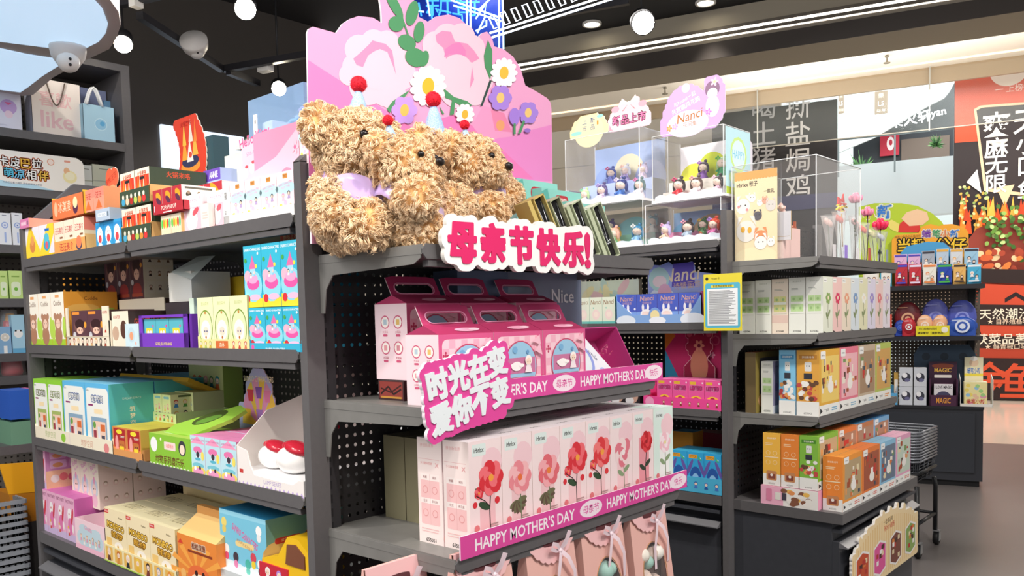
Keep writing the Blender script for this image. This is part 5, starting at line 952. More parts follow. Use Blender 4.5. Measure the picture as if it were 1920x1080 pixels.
# big bear on the left
s=1.06
B=std(s,(0,-.03,.232),(((-.075,-.01,.135),.04),((-.095,-.045,.07),.048)),(((.08,-.01,.135),.04),((.10,-.05,.1),.045)),(((-.05,-.03,.055),.05),((-.06,-.10,.045),.055)),(((.04,-.04,.06),.06),((.065,-.125,.068),.07)),[((0,0,.085),(.095,.085,.09)),((0,-.01,.13),(.075,.07,.055))])
bear('teddy_bear',(.068,-.15,ZT+.008),.1,s,B,None,'largest curly beige teddy bear in blue party hat, at left by upright',[(-.066,-.112,.256),(.024,-.126,.256)],((.012,-.015,.308),.95,(.02,.04)),((0,-.025,.15),(.10,.098),(.14,0),1.35),9500,(0,-.164,.218))
# back bear, mostly hidden
s=.95
B=std(s,(0,-.02,.25),(((-.08,.0,.15),.042),((-.10,-.03,.08),.05)),(((.08,0,.15),.042),((.10,-.03,.08),.05)),(((-.06,-.0,.05),.05),((-.07,-.02,.05),.055)),(((.06,-.0,.05),.05),((.07,-.02,.05),.055)),[((0,0,.1),(.085,.06,.10)),((0,0,.17),(.07,.055,.05))])
bear('teddy_bear',(.375,-.118,ZT+.005),.35,s,B,None,'teddy bear at the back, only head and tall hat showing',[(-.03,-.101,.265),(.034,-.101,.265)],((-.015,-.01,.323),1.0,(.02,-.06)),None,5000,(0,-.135,.235))
# small front bear
s=.80
B=std(s,(-.035,-.02,.19),(((-.05,-.03,.115),.032),((-.075,-.085,.11),.045)),(((.055,-.0,.115),.032),((.08,-.01,.08),.036)),(((-.04,-.03,.04),.04),((-.03,-.08,.035),.042)),(((.05,-.03,.06),.045),((.125,-.05,.11),.055)),[((0,0,.075),(.07,.06,.075)),((-.015,0,.125),(.055,.05,.04))])
bear('teddy_bear',(.135,-.272,ZT+.002),.22,s,B,None,'small teddy bear at the front centre with one raised paw',[(-.062,-.087,.212),(-.006,-.087,.212)],((-.07,-.015,.238),.58,(.05,-.3)),((-.02,-.02,.133),(.078,.076),(.18,0),1.35),6500,(-.035,-.122,.196))
# small right bear with outstretched arm
s=.84
B=std(s,(-.075,-.03,.235),(((-.06,-.03,.13),.032),((-.085,-.085,.115),.043)),(((.05,-.0,.15),.032),((.15,-.02,.185),.042)),(((-.045,-.03,.045),.042),((-.055,-.09,.045),.045)),(((.045,-.03,.05),.045),((.08,-.08,.04),.045)),[((0,0,.085),(.072,.065,.09)),((-.025,0,.15),(.06,.055,.05))])
bear('teddy_bear',(.462,-.19,ZT+.004),.28,s,B,None,'small teddy bear at the right stretching one arm out sideways',[(-.105,-.101,.252),(-.045,-.101,.252)],((-.105,-.03,.278),.6,(.05,-.2)),((-.04,-.02,.168),(.08,.078),(.18,.0),1.35),6500,(-.075,-.137,.226))
# ------------------------------------------------------------------ die-cut lettering signs
def letter_pts(txt,x0,zc,h,adv,bold=.02,rots=None,step=1,sx=.92):
    out=[];polys=[]
    for i,ch in enumerate(txt):
        v,f,m=glyphs(ch,bold); q=(v-m/2)*np.array([h*sx/m[1],h/m[1]]) if ch not in '!！' else (v-m/2)*h/m[1]
        if q[:,0].max()*2>adv*1.0 and ch not in '!！': q[:,0]*=adv/(q[:,0].max()*2)
        a=(rots[i] if rots else 0); q=np.stack([q[:,0]*math.cos(a)-q[:,1]*math.sin(a),q[:,0]*math.sin(a)+q[:,1]*math.cos(a)],1)
        q[:,0]+=x0+adv*i; q[:,1]+=zc if not isinstance(zc,(list,tuple)) else zc[i]; out.append(q); polys.append((q,f))
    return out,polys
def letter_sign(name,label,lines,loc,rot,border,bm,sm,lm,th=.012,extra=(),shadow=None,inner=None,lw=.0038):
    b=MB(); P=[]
    polys=[]
    for L in lines: o,p=letter_pts(*L); P+=o; polys+=p
    C=np.concatenate(P+[np.array(e) for e in extra]) 
    # fill glyph interiors with sample points
    S_=[]
    for q,f in polys:
        for t in f: S_.append(q[list(t)].mean(0))
    C=np.concatenate([C,np.array(S_)])
    blob(C,border,.0028,th,bm,sm,b,Matrix.Translation((0,0,0)))
    if inner: blob(C,inner[0],.0025,.001,inner[1],inner[1],b,Matrix.Translation((0,-.0011,0)))
    g=empty(name,loc,0,label,'sign'); g.rotation_euler=rot; b.build('backing_plate',g)
    b=MB(); D=[]
    for q,f in polys:
        for t in f:
            a,c,d=(q[t[0]],q[t[1]],q[t[2]]) if len(t)>=3 else (q[0],q[0],q[0])
            n=max(1,int(max(np.linalg.norm(a-c),np.linalg.norm(c-d),np.linalg.norm(a-d))/.0034)+1)
            for i in range(n+1):
                for j in range(n+1-i): D.append(a+(c-a)*i/n+(d-a)*j/n)
    blob(D,lw,.0014,.0025,lm,lm,b,Matrix.Translation((0,-.0026,0)))
    b.build('lettering',g); return g
letter_sign('mothers_day_sign','white die-cut sign with pink Chinese Mothers Day greeting on shelf edge',[('母亲节快乐',.0,[.0,.002,.0,-.002,-.004],.088,.099,.035),('!',.455,-.006,.088,.06,.03)],(.142,-.452,1.668),(0,math.radians(-.8),math.radians(-2)),.021,'f6f6f4','e2ddd6','e0246a',.012,[[(x/100,z/100) for x in range(-2,47,2) for z in (-3,-1,1,3)]])
letter_sign('love_slogan_sign','pink die-cut sign with two rows of white Chinese lettering',[('时光在变',.0,[-.006,.0,.006,.014],.068,.066,.05,[.08]*4),('爱你不变',.0,[-.084,-.076,-.068,-.06],.068,.066,.05,[.08]*4)],(.042,-.462,1.357),(0,math.radians(-6),0),.017,'e0489c','f2e8ee','e9f0f4',.010,[[(x/100,z/100) for x in range(-2,22,2) for z in range(-11,4,2)]],inner=None,lw=.0026)
# pink shelf banners
def banner(name,label,x0,x1,z0,z1,y,txt):
    b=MB(); b.box((0,0,0),(x1-x0,.004,z1-z0),{'*':'f3dfe9','f':'dd4c9e'}); A=Art(b,(0,0,0),(1,0,0),(0,0,1),x1-x0,z1-z0); w=x1-x0
    for t,c,ww in txt:
        if t[0]=='@': A.e(c,.5,.047/w*1.05,.42,'f7e4ef',22); A.t(t[1:],c,.5,.42,'dd4c9e',.07/w,.02)
        else: A.t(t,c,.48,.56,'f9eef5',ww,.1)
    tag(link(name,b.mesh(name),None,(x0,y,z0)),label,'shelf banner')
HM="HAPPY MOTHER'S DAY"
banner('shelf_banner','lower pink Happy Mothers Day shelf banner below the rose boxes',.052,1.03,.96,1.013,-.512,((HM,.235,.375),('@母亲节',.495,.1),(HM,.74,.345),('@快乐',.947,.1)))
banner('shelf_banner','upper pink Happy Mothers Day shelf banner below the handled gift boxes',.052,1.03,1.289,1.342,-.43,((HM,.235,.375),('@母亲节',.495,.1),(HM,.74,.345),('@快乐',.947,.1)))
# ------------------------------------------------------------------ rose boxes on the low end shelf
ZR=.957
def rose(A,cx,cy,r,c,c2,c3):
    a=A.w/A.h
    for k in range(7): t=k*.9; A.e(cx+.55*r*math.cos(t),cy+.55*r*a*math.sin(t),r*.55,r*.5*a,(c,c2)[k%2],12,t)
    for k in range(5): t=k*1.26+.3; A.e(cx+.28*r*math.cos(t),cy+.28*r*a*math.sin(t),r*.4,r*.34*a,(c2,c)[k%2],10,t)
    A.c(cx,cy,r*.22,c3)
def leaf(A,x,y,l,a,c): A.e(x+math.cos(a)*l/2,y+math.sin(a)*l/2*A.w/A.h,l*.52,l*.22*A.w/A.h,c,10,a)
def rosebox(kind):
    def f(A):
        A.r(0,0,1,1,'f3dfe0' if kind!='lotus' else 'd9ece4'); A.r(.3,.12,.78,.7,('eebfc4','ecc4c8','ecc4c8','efc8cb','efc8cb','f2ccd0','e89aa4','eef0ee')[('r1','p1','p2','r2','r3','pp','rose','lotus').index(kind)]); A.e(.7,.78,.32,.14,'f0cbd2'); A.rr(.1,.86,.52,.97,'dde9e6'); A.t('irbrixx',.31,.915,.045,'111111',.3,.06)
        c=dict(r1=('d8303c','f07078','f2a040'),r2=('d8303c','ee6a72','f2a040'),r3=('dc3a40','f07a7a','f2a040'),p1=('e88a94','f4b8bc','e8703c'),p2=('e06a74','f2aab0','e8803c'),pp=('f2dada','e07a8a','f6e8e8'),rose=('c01c28','e04048','a01420'),lotus=('f2c0cc','f8e4ea','e8d8a0'))[kind]
        cx,cy=(.66,.62) if kind[0]=='r' else (.58,.56)
        if kind in('p1','p2'):
            for k in range(9): leaf(A,.5,.36,.3,3.6+k*.35,'5c4a3c' if k%2 else '6a6a4c')
        A.line([(cx,cy-.05),(.6,.35),(.62,.06)],.03,'2a1c1e' if kind[0]=='r' else '6a7a5a')
        if kind[0]=='r' and kind!='rose': leaf(A,.6,.36,.36,2.7,'2f4a30'); leaf(A,.3,.5,.2,2.2,'3a5a38'); rose(A,.28,.52,.13,*c); A.c(.16,.42,.07,c[0]); A.c(.84,.42,.08,c[0]); A.line([(.2,.5),(.45,.44),(.6,.38)],.02,'2a1c1e')
        if kind in('rose','pp','lotus'): leaf(A,.58,.36,.3,.5,'2f4030' if kind=='rose' else '8aa07a'); leaf(A,.58,.32,.3,2.6,'2f4030' if kind=='rose' else '8aa07a')
        rose(A,cx,cy+.02,.36 if kind not in ('rose','lotus') else .27,*c); A.c(.2,.2,.08,'e07a80'); A.e(.2,.07,.2,.07,'f4c8c4'); rose(A,.84,.1,.12,*c); A.lines(.62,.9,.17,.22,2,'b89a9a')
    f.__name__='rose_'+kind; return f
def roseside(A):
    A.r(0,0,1,1,'fbeae6'); A.t('拼创新境界',.4,.93,.035,'e8a8a8',.6); A.line([(.04,.8),(.9,.8)],.01,'e8b0b0'); A.t('多元趣味搭建',.36,.76,.025,'e09090',.5); A.t('×',.8,.75,.05,'eab0b0',.3); A.rr(.12,.18,.88,.66,'f8c8c8',.05)
    A.r(.12,.6,.88,.66,'fdf0ec'); A.r(.12,.38,.88,.43,'fdf0ec'); A.r(.495,.18,.505,.66,'e8b0b0')
    for x,y in ((.3,.51),(.69,.51),(.3,.29),(.69,.29)): A.c(x,y,.11,'e79a9a'); A.c(x,y,.09,'f8c8c8')
    for t,x,y in (('收藏',.3,.63),('娱乐',.69,.63),('社交',.3,.405),('多元化',.69,.405)): A.t(t,x,y,.025,'a87070',.3)
    A.lines(.12,.88,.1,.15,2,'f0c0c0',.3); A.t('655051',.5,.035,.035,'2a2a2a',.5,.02)
def rosetop(A): A.r(0,0,1,1,'ece2e6'); A.t('irbrixx',.55,.5,.14,'55484c',.6,.04)
def greentop(A): A.r(0,0,1,1,'d4e4de'); A.t('irbrixx',.55,.5,.14,'55584c',.6,.04)
ed=(883,945,1000,1055,1104,1148,1193,1228,1263); kd=('r1','p1','p2','r2','r3','pp','rose','lotus'); ks=('dark red peony with small buds','pale pink open peony','pink peony with dark leaves','red peony with one large leaf','red peony with bud stem','pink and white peony','single red rose on pink','pink lotus on pale green'); DR=-.478
ts=[C1.t(x,DR,ZR) for x in ed]; t_0=ts[0]; wbx=(ts[-1]-ts[0])/8; hR=C1.z(830,ts[0],DR)-ZR+.0
for i in range(8):
    carton(C1,t_0+i*wbx,DR,ZR,wbx-.0015,.085,hR,{'*':'f6e6e4','r':'f2dedc'},{'f':rosebox(kd[i]),'l':roseside,'t':rosetop if i<7 else greentop},'flower_brick_box','box with '+ks[i]+', front row of the low end shelf','box','flower boxes on the low end shelf')
for r in range(1,5):
    for i in range(8 if r<3 else 7):
        if r>=2 and i==0: continue
        carton(C1,t_0+i*wbx-.002,DR+r*.088,ZR,wbx-.0015,.085,hR-(0 if r<3 else .03),{'*':'f6e6e4' if r<3 else '8a8468','t':'ece2e6' if r<3 else '6f6c58'},{'f':rosebox(kd[(i+r)%7]),'l':roseside,'t':rosetop} if r<3 else {},'flower_brick_box' if r<3 else 'olive_box',('pale flower box' if r<3 else 'olive box')+', column %s, row %s from the front of low end shelf'%(NW[i+1] if i else 'one',NW[r+1]),'box','flower boxes on the low end shelf' if r<3 else 'olive boxes at the back of the low end shelf')
# ------------------------------------------------------------------ handled gift boxes on the middle end shelf
ZM=1.291
PK,PKD,PKL='d8588c','a8305c','f6dbe2'
def gift_mesh(w,d,h,lid=True):
    b=MB(); b.box((0,0,0),(w,d,h),{'*':PK,'f':PK,'l':PKL,'t':'b63a68'}); A=Art(b,(0,0,0),(1,0,0),(0,0,1),w,h)
    A.rr(.06,.04,.95,.93,'f4cdd8',.1)
    for i in range(8):
        for j in range(7):
            if (i+j)%2: A.r(.07+i*.11,.08+j*.12,.07+(i+1)*.11,.08+(j+1)*.12,'efb0c4'); A.k-=1
    A.k+=1; A.flower(.12,.7,.06,'c03a60','c03a60',4,.3); A.t('Happy characters',.55,.07,.09,'5a1c34',.6,.0)
    B_=Art(b,(0,d,0),(0,-1,0),(0,0,1),d,h)
    for x,y,c in ((.32,.76,'b8ccd8'),(.72,.76,'e8c070'),(.32,.42,'e8a0a8'),(.72,.42,'d8909c')): B_.c(x,y,.14,'d0587c'); B_.c(x,y,.115,'faf0ea'); B_.r(x-.05,y-.035,x+.05,y+.035,c); B_.t('大耳朵',x,y-.13,.035,'c04a6a',.2); B_.rr(x-.07,y-.19,x+.07,y-.16,'d0587c',.4)
    return b
_gm={}
def giftbox(x,y,w,d,h,label,grp='handled pink gift boxes on the middle end shelf',flap=1):
    k=(round(w,3),d,h)
    if k not in _gm:
        win=MB(); A=Art(win,(0,0,0),(1,0,0),(0,0,1),w,h,.0004); A.k=3; A.e(.52,.46,.35,.4,'c8486c',22); A.e(.52,.46,.33,.38,'9cc8e4',22); A.r(.22,.36,.82,.6,'c878a0'); A.p([(.24,.3),(.8,.3),(.7,.14),(.34,.14)],'a82c4c'); A.c(.4,.72,.05,'7ab0d8'); A.c(.66,.68,.03,'6a9cc8'); A.c(.42,.22,.03,'c84a6c'); A.e(.42,.47,.11,.07,'fbf6f4'); A.e(.33,.48,.05,.03,'fbf6f4'); A.e(.52,.48,.05,.03,'fbf6f4'); A.fig(.66,.5,.24,'fbf4f0','f4e8ec'); A.p([(.74,.84),(.92,.78),(.9,.94)],'f4c0d0'); A.p([(.78,.7),(.95,.62),(.9,.8)],'f4c0d0')
        hd=MB(); q=Matrix.Translation((0,d*.42,h))@Matrix.Rotation(-.5,4,'X'); R=.022; L=w*.26
        # handle card with an oval hole
        o=[];i_=[]
        for k_ in range(32):
            a=2*math.pi*k_/32; cx=L if math.cos(a)>0 else -L; i_.append((w/2+cx+R*.75*math.cos(a)*1.0,.045+R*.62*math.sin(a))); 
            ux,uy=math.cos(a),math.sin(a); sc=min(w*.46/max(abs(ux),1e-6),.04/max(abs(uy),1e-6)); o.append((w/2+ux*sc*(1.0 if abs(uy)*w*.46<abs(ux)*.04 else 1),.042+uy*sc))
        vs=[(x_,0,z_) for x_,z_ in o]+[(x_,0,z_) for x_,z_ in i_]+[(x_,.002,z_) for x_,z_ in o]+[(x_,.002,z_) for x_,z_ in i_]; n=32
        hd.add(vs,[(j,(j+1)%n,n+(j+1)%n,n+j) for j in range(n)],'b8386a',T=q); hd.add(vs,[(2*n+(j+1)%n,2*n+j,3*n+j,3*n+(j+1)%n) for j in range(n)],'f4d8de',T=q); hd.add(vs,[(j,2*n+j,2*n+(j+1)%n,(j+1)%n) for j in range(n)],'f6e0e4',T=q); hd.add(vs,[(n+j,n+(j+1)%n,3*n+(j+1)%n,3*n+j) for j in range(n)],'eeb0c8',T=q)
        hd.tube([tuple(q@Vector((x_,-.001,z_))) for x_,z_ in [(w/2+(p[0]-w/2)*1.05,.045+(p[1]-.045)*1.15) for p in i_]],.0018,'e8a0c0',4,closed=True)
        hd.box((.0,.0,h),(w,d*.44,h+.012),'b63a68') if 0 else hd.prism([(0,h),(d*.44,h+.022),(d,h)],.0,w,'b03562',ax='x')
        rb=MB(); A=Art(rb,(0,0,h+.001),(1,0,0),tuple(Vector((0,d*.44,.022)).normalized()),w,d*.45); A.k=20; A.e(.6,.4,.22,.2,'f2a8c4'); A.e(.75,.45,.1,.12,'f6d0de'); 
        _gm[k]=(gift_mesh(w,d,h).mesh('g'),win.mesh('w'),hd.mesh('h'),rb.mesh('r'))
    m=_gm[k]; g=empty('handled_gift_box',(x,y,ZM),0,label,'gift box',grp); link('carton_body',m[0],g); link('printed_window',m[1],g); link('handle_card',m[2],g); link('ribbon_print',m[3],g); return g
def cx(px,dep,z=ZM+.02): return C1.t(px,dep,z)
yF=-.405; x0=cx(825,yF); w=.186; hG=C1.z(628,x0,yF)-ZM
for i,lb in enumerate(('handled pink gift box behind the slogan sign, front row left','middle handled pink gift box in the front row','handled pink gift box at right of the front row, beside open box')): giftbox(x0+i*(w+.002),yF,w,.115,hG,lb)
yB=-.235; x1=cx(767,yB,ZM+.12)-.004
carton(C1,cx(712,-.13),-.225,ZM,.165,.1,.05,{'*':'3c2628','t':'4a3a3a'},{'l':lambda A:(A.r(.05,.1,.95,.95,'8a3a34'),A.line([(.1,.3),(.4,.7),(.6,.3),(.9,.6)],.05,'2a1a1a'),A.line([(.1,.6),(.5,.4),(.9,.8)],.04,'3a1c1a'),A.r(.1,.1,.9,.2,'c08a3c'))},'dark_swirl_box','dark brown box with red swirl print, carrying the rear gift box','box')
for i,lb in enumerate(('rear left handled pink gift box raised on dark box','rear middle handled pink gift box','rear right handled pink gift box with foil in its handle')):
    q=giftbox(x1+i*(w+.004)+(.03 if i==2 else 0),yB,w,.125,hG+.025,lb); q.location.z=ZM+.052
carton(C1,x1+.17,-.225,ZM,.4,.1,.05,{'*':'3c2628'},{},'dark_support_box','long dark box under the rear gift boxes','box')
# open pink box with a white device
g=empty('open_gift_box',(cx(1098,-.39)-.055,-.385,ZM+.004),.0,'open magenta gift box tilted to show a white device and shredded paper','gift box')
T_=Matrix.Translation((0.,.0,0))@Matrix.Rotation(-.5,4,'X'); b=MB(); W_,H_,D_=.345,.185,.10; MG='cb4790'
b.box((0,D_-.003,0),(W_,D_,H_),'d8589c',T=T_); b.box((0,0,0),(W_,D_,.003),MG,T=T_); b.box((0,0,H_-.003),(W_,D_,H_),MG,T=T_); b.box((0,0,0),(.003,D_,H_),MG,T=T_); b.box((W_-.003,0,0),(W_,D_,H_),'c03f86',T=T_); b.build('carton_shell',g)
b=MB(); b.prism([(.03,.01),(.2,.01),(.26,.05),(.19,.17),(.03,.17)],D_-.075,D_-.01,mat('eef0f8',.25),ax='y',T=T_); b.build('device_body',g)
b=MB(); A=Art(b,tuple(T_@Vector((.05,D_-.0755,.005))),(1,0,0),tuple((T_.to_3x3()@Vector((0,0,1)))),.2,.16); A.e(.35,.55,.33,.4,'8f9fe0',24); A.e(.35,.55,.27,.34,'dfe9ee',24); A.e(.8,.25,.08,.1,'a8b4f0'); A.t('smile',.72,.62,.09,'6a6a8a',.3,0,-.9); A.c(.4,.93,.03,'3f8a6a'); b.build('device_face',g)
b=MB()
for k in range(40):
    p=Vector((random.uniform(.02,W_-.02),random.uniform(.03,D_-.02),random.choice((random.uniform(.005,.03),random.uniform(.1,.16))))); b.tube([T_@(p+Vector((random.uniform(-.012,.012),random.uniform(-.012,.012),random.uniform(-.008,.012)))) for _ in range(5)],.0009,'ee88a8',4)
tag(b.build('shredded_paper',g),kind='stuff')
# slate-blue carrier wrapped in clear film, on the back of the middle shelf
t0=C1.t(858,-.13,1.58); t1=C1.t(1090,-.13,1.56)
g=empty('slate_gift_bag',(t0,-.13,ZM),0,'slate blue gift box in crinkled clear film with white Nice lettering','gift box')
hB=C1.z(506,t0,-.13)-ZM; wB=t1-t0
b=MB(); b.box((0,0,.0),(wB,.10,hB),{'*':'5b6b86','f':'66779a','l':'46536c'}); b.build('carton_body',g)
b=MB(); A=Art(b,(0,-.004,0),(1,0,0),(0,0,1),wB,hB,.0002); A.t('Nice',.82,C1.z(548,t1,-.13)/1-ZM and .5*(hB-.05)/hB+.36,.13,'eef2f8',.24,.03); b.build('lettering',g)
b=MB(); n=18; vs=[];fs=[]
for i in range(n+1):
    for j in range(7): vs.append((wB*(.35+.68*i/n),-.006-.006*random.random(),hB*(.25+.75*j/6)))
for i in range(n):
    for j in range(6): fs.append((i*7+j,(i+1)*7+j,(i+1)*7+j+1,i*7+j+1))
b.add(vs,fs,glassy('ffffff',.1,.06,'clear_film'),True); b.build('clear_film',g)
carton(C1,.05,-.12,ZM,.2,.1,.1,{'*':'2f2a2c'},{},'dark_carton','dark carton at rear left of the middle end shelf','box') if 0 else None
# ------------------------------------------------------------------ printed camera boxes and jewellery boxes on the top end shelf
ZT0=1.659
def cam_art(A): A.r(.0,.0,1,1,'8fd2c8'); A.rr(.33,.78,.67,.93,'b8323f',.4); A.t('GEEKPAPA',.5,.855,.08,'f8e8e4',.26,.06); A.t('PRINT CAMERA',.55,.55,.17,'cfeee8',.86,.06); A.p([(.0,.95),(.14,1),(.3,.6),(.1,.4),(0,.6)],'5fb3a8'); A.c(.2,.3,.06,'a8e0d8')
for px,py0,dep,w,h,lb in ((946,None,-.05,.2,.262,'teal camera box at left, tallest, partly behind the bears'),(992,None,-.09,.2,.235,'teal camera box in the middle'),(1038,None,-.13,.205,.195,'teal camera box at right end of the top end shelf')):
    t=C1.t(px,dep,ZT0+.1); carton(C1,t,dep-.055,ZT0,w,.04,h,{'*':'8fd2c8','t':'b8e4dc'},{'f':cam_art},'camera_box',lb,'box','print camera boxes on the top end shelf')
def jewel(px,z,c,lb,s=1.0):
    t=C1.t(px,-.3,z); g=empty('jewellery_box',(t+.035,-.33,ZT0+.002),0,lb,'jewellery box','open jewellery boxes leaning on the top end shelf'); T_=Matrix.Rotation(-.42,4,'Y')@Matrix.Rotation(-.12,4,'X')
    w,h,d=.05,.175*s,.055; b=MB(); e=.004
    b.box((0,d-e,0),(w,d,h),c,T=T_); b.box((0,0,0),(e,d,h),c,T=T_); b.box((w-e,0,0),(w,d,h),c,T=T_); b.box((0,0,0),(w,d,e),c,T=T_); b.box((0,0,h-e),(w,d,h),c,T=T_); b.build('case',g)
    b=MB(); b.box((e,.014,e),(w-e,d-e,h-e),mat('121214',.9),T=T_); b.build('velvet_pad',g)
    b=MB(); b.box((-.020,.006,.012),(-.003,d+.005,h*1.0),c,T=T_); b.build('lid',g)
    b=MB(); ch=mat('d9dce2',.2,.9)
    b.tube([T_@Vector(p) for p in ((w*.3,.010,h*.9),(w*.4,.010,h*.5),(w*.5,.010,h*.3),(w*.62,.010,h*.5),(w*.75,.010,h*.9))],.0011,ch,4)
    for k in range(4): b.ball(T_@Vector((w*(.4+.1*k),.009,h*(.28+.04*(k%2)))),.004,ch,7,5)
    b.build('necklace',g)
jewel(1012,1.7,'c9b36a','leftmost open jewellery box, golden with black lining'); jewel(1042,1.7,'a9ad8c','second open jewellery box, dark and empty'); jewel(1082,1.7,'b6bf9f','third open jewellery box, green with silver necklace'); jewel(1120,1.7,'bdc6a8','rightmost open jewellery box, green with small charm')
# ------------------------------------------------------------------ pink bags with bows on the base deck
ZK=.62; ed=[(768,1052),(845,1030),(978,992),(1085,965),(1178,935)]; BG='eab7ad'; BGF='f0bfc0'
def bag(x,y,w,h,lb,k):
    g=empty('bow_gift_bag',(x,y,ZK),0,lb,'gift bag','pink gift bags with ribbon bows'); d=.10
    b=MB(); t=.006; v=[(0,0,0),(w,0,0),(w,d,0),(0,d,0),(0.006,d*.42,h),(w-.006,d*.42,h),(w-.006,d*.42+t,h),(.006,d*.42+t,h)]
    b.add(v,[(0,3,2,1),(4,5,6,7),(1,2,6,5),(2,3,7,6),(3,0,4,7)],mat(BG,.6))
    # front with oval opening
    n=28; fo=Vector((0,d*.42,h)); 
    def fp(u,vv,o=0): base=Vector((u*w,0,0)).lerp(Vector((u*(w-.012)+.006,d*.42,h)),vv); return tuple(base+Vector((0,-1,d*.42/h)).normalized()*o)
    outer=[];inner=[]
    for i in range(n):
        a=2*math.pi*i/n; ux,uy=math.cos(a),math.sin(a); s_=.5/max(abs(ux),abs(uy)); outer.append(fp(.5+ux*s_,.5+uy*s_)); inner.append(fp(.52+.3*ux,.34+.28*uy))
    b.add(outer+inner,[(i,(i+1)%n,n+(i+1)%n,n+i) for i in range(n)],mat(BG,.6)); b.tube([fp(.52+.315*math.cos(a),.34+.29*math.sin(a),.001) for a in [i*.2244 for i in range(28)]],.0012,'c89a6a',4,closed=True); b.build('bag_body',g)
    b=MB(); b.add([fp(.52+.3*math.cos(a),.34+.28*math.sin(a),-.002) for a in [i*.2244 for i in range(28)]],[tuple(range(28))],glassy('ffffff',.06)); b.build('clear_window',g)
    b=MB(); b.box((.01,.05,.01),(w-.01,.06,h*.7),'6a5450'); 
    for i in range(7): b.ball((w*random.uniform(.3,.75),.035,h*random.uniform(.12,.55)),random.uniform(.018,.03),random.choice(('f2ece0','a8cfc4','c8d8c0','f6f2ea','e8d0c4')),12,8)
    b.build('flower_bouquet',g)
    # scalloped flap folded over the top, with a hand hole
    b=MB(); P=[(0,1.0),(0,.93)]+[(u,.93-.2*math.sin(math.pi*u)**.6-.014*abs(math.sin(u*9*math.pi))) for u in [k_/36 for k_ in range(1,36)]]+[(1,.93),(1,1.0)]
    b.add([fp(u,v_,.006) for u,v_ in P],[tuple(range(len(P)))],mat(BGF,.6)); b.add([fp(u,v_,.004) for u,v_ in P],[tuple(range(len(P)))[::-1]],mat(BG,.6)); b.add([fp(0,1,.006),fp(1,1,.006),fp(1,1,-.008),fp(0,1,-.008)],[(0,1,2,3)],mat(BGF,.6)); 
    hh=[fp(.5+.19*max(-.7,min(.7,math.cos(a)))/.7,.88+.035*math.sin(a),.0072) for a in [i*.314 for i in range(20)]]; b.add(hh,[tuple(range(20))],mat('5a2f34',.8)); b.build('scalloped_flap',g)
    b=MB(); c=Vector(fp(.6,.80,.014)); rb=mat('f6dfe8',.35,spec=.6)
    def rib(pts,wd=.006):
        vs=[]
        for i,p in enumerate(pts):
            p=Vector(p); dd=(Vector(pts[min(i+1,len(pts)-1)])-Vector(pts[max(0,i-1)])).normalized(); s_=dd.cross(Vector((0,-1,0))).normalized()*wd; vs+=[c+p+s_,c+p-s_]
        b.add([tuple(v_) for v_ in vs],[(2*i,2*i+1,2*i+3,2*i+2) for i in range(len(pts)-1)],rb,True)
    rib([(0,0,0),(-.02,-.01,.02),(-.04,-.012,.028),(-.045,-.01,.015),(-.02,-.004,.004),(0,0,0)],.005); rib([(0,0,0),(.012,-.012,.03),(.02,-.014,.048),(.03,-.012,.045),(.018,-.006,.015),(0,0,0)],.005)
    rib([(0,-.004,0),(-.012,-.01,-.03),(-.016,-.006,-.08),(-.012,-.006,-.14)]); rib([(0,-.004,0),(.02,-.012,-.02),(.045,-.012,-.06),(.055,-.006,-.13)]); b.ball(c,.007,rb,8,6); b.build('ribbon_bow',g)
yb=-.53
xs=[C1.t(px,yb+.04,ZK+.25) for px in (845,980,1084,1176,1278)]
zt=[C1.z(py,(a+c)/2,yb+.04)-ZK for py,a,c in ((1016,xs[0],xs[1]),(977,xs[1],xs[2]),(950,xs[2],xs[3]),(928,xs[3],xs[4]))]
for i in range(4): bag(xs[i]+.002,yb,min(.2,xs[i+1]-xs[i]-.004),zt[i]*.985,('first pink bow bag from left in front row, cut by photo edge','second pink bow bag from left in front row','third pink bow bag from left, window showing flowers','rightmost pink bow bag with white plush in its window')[i],i)
bag(xs[0]-.15,yb+.12,.19,zt[0]*.93,'pink gift bag behind the others under the low shelf, leftmost',9)
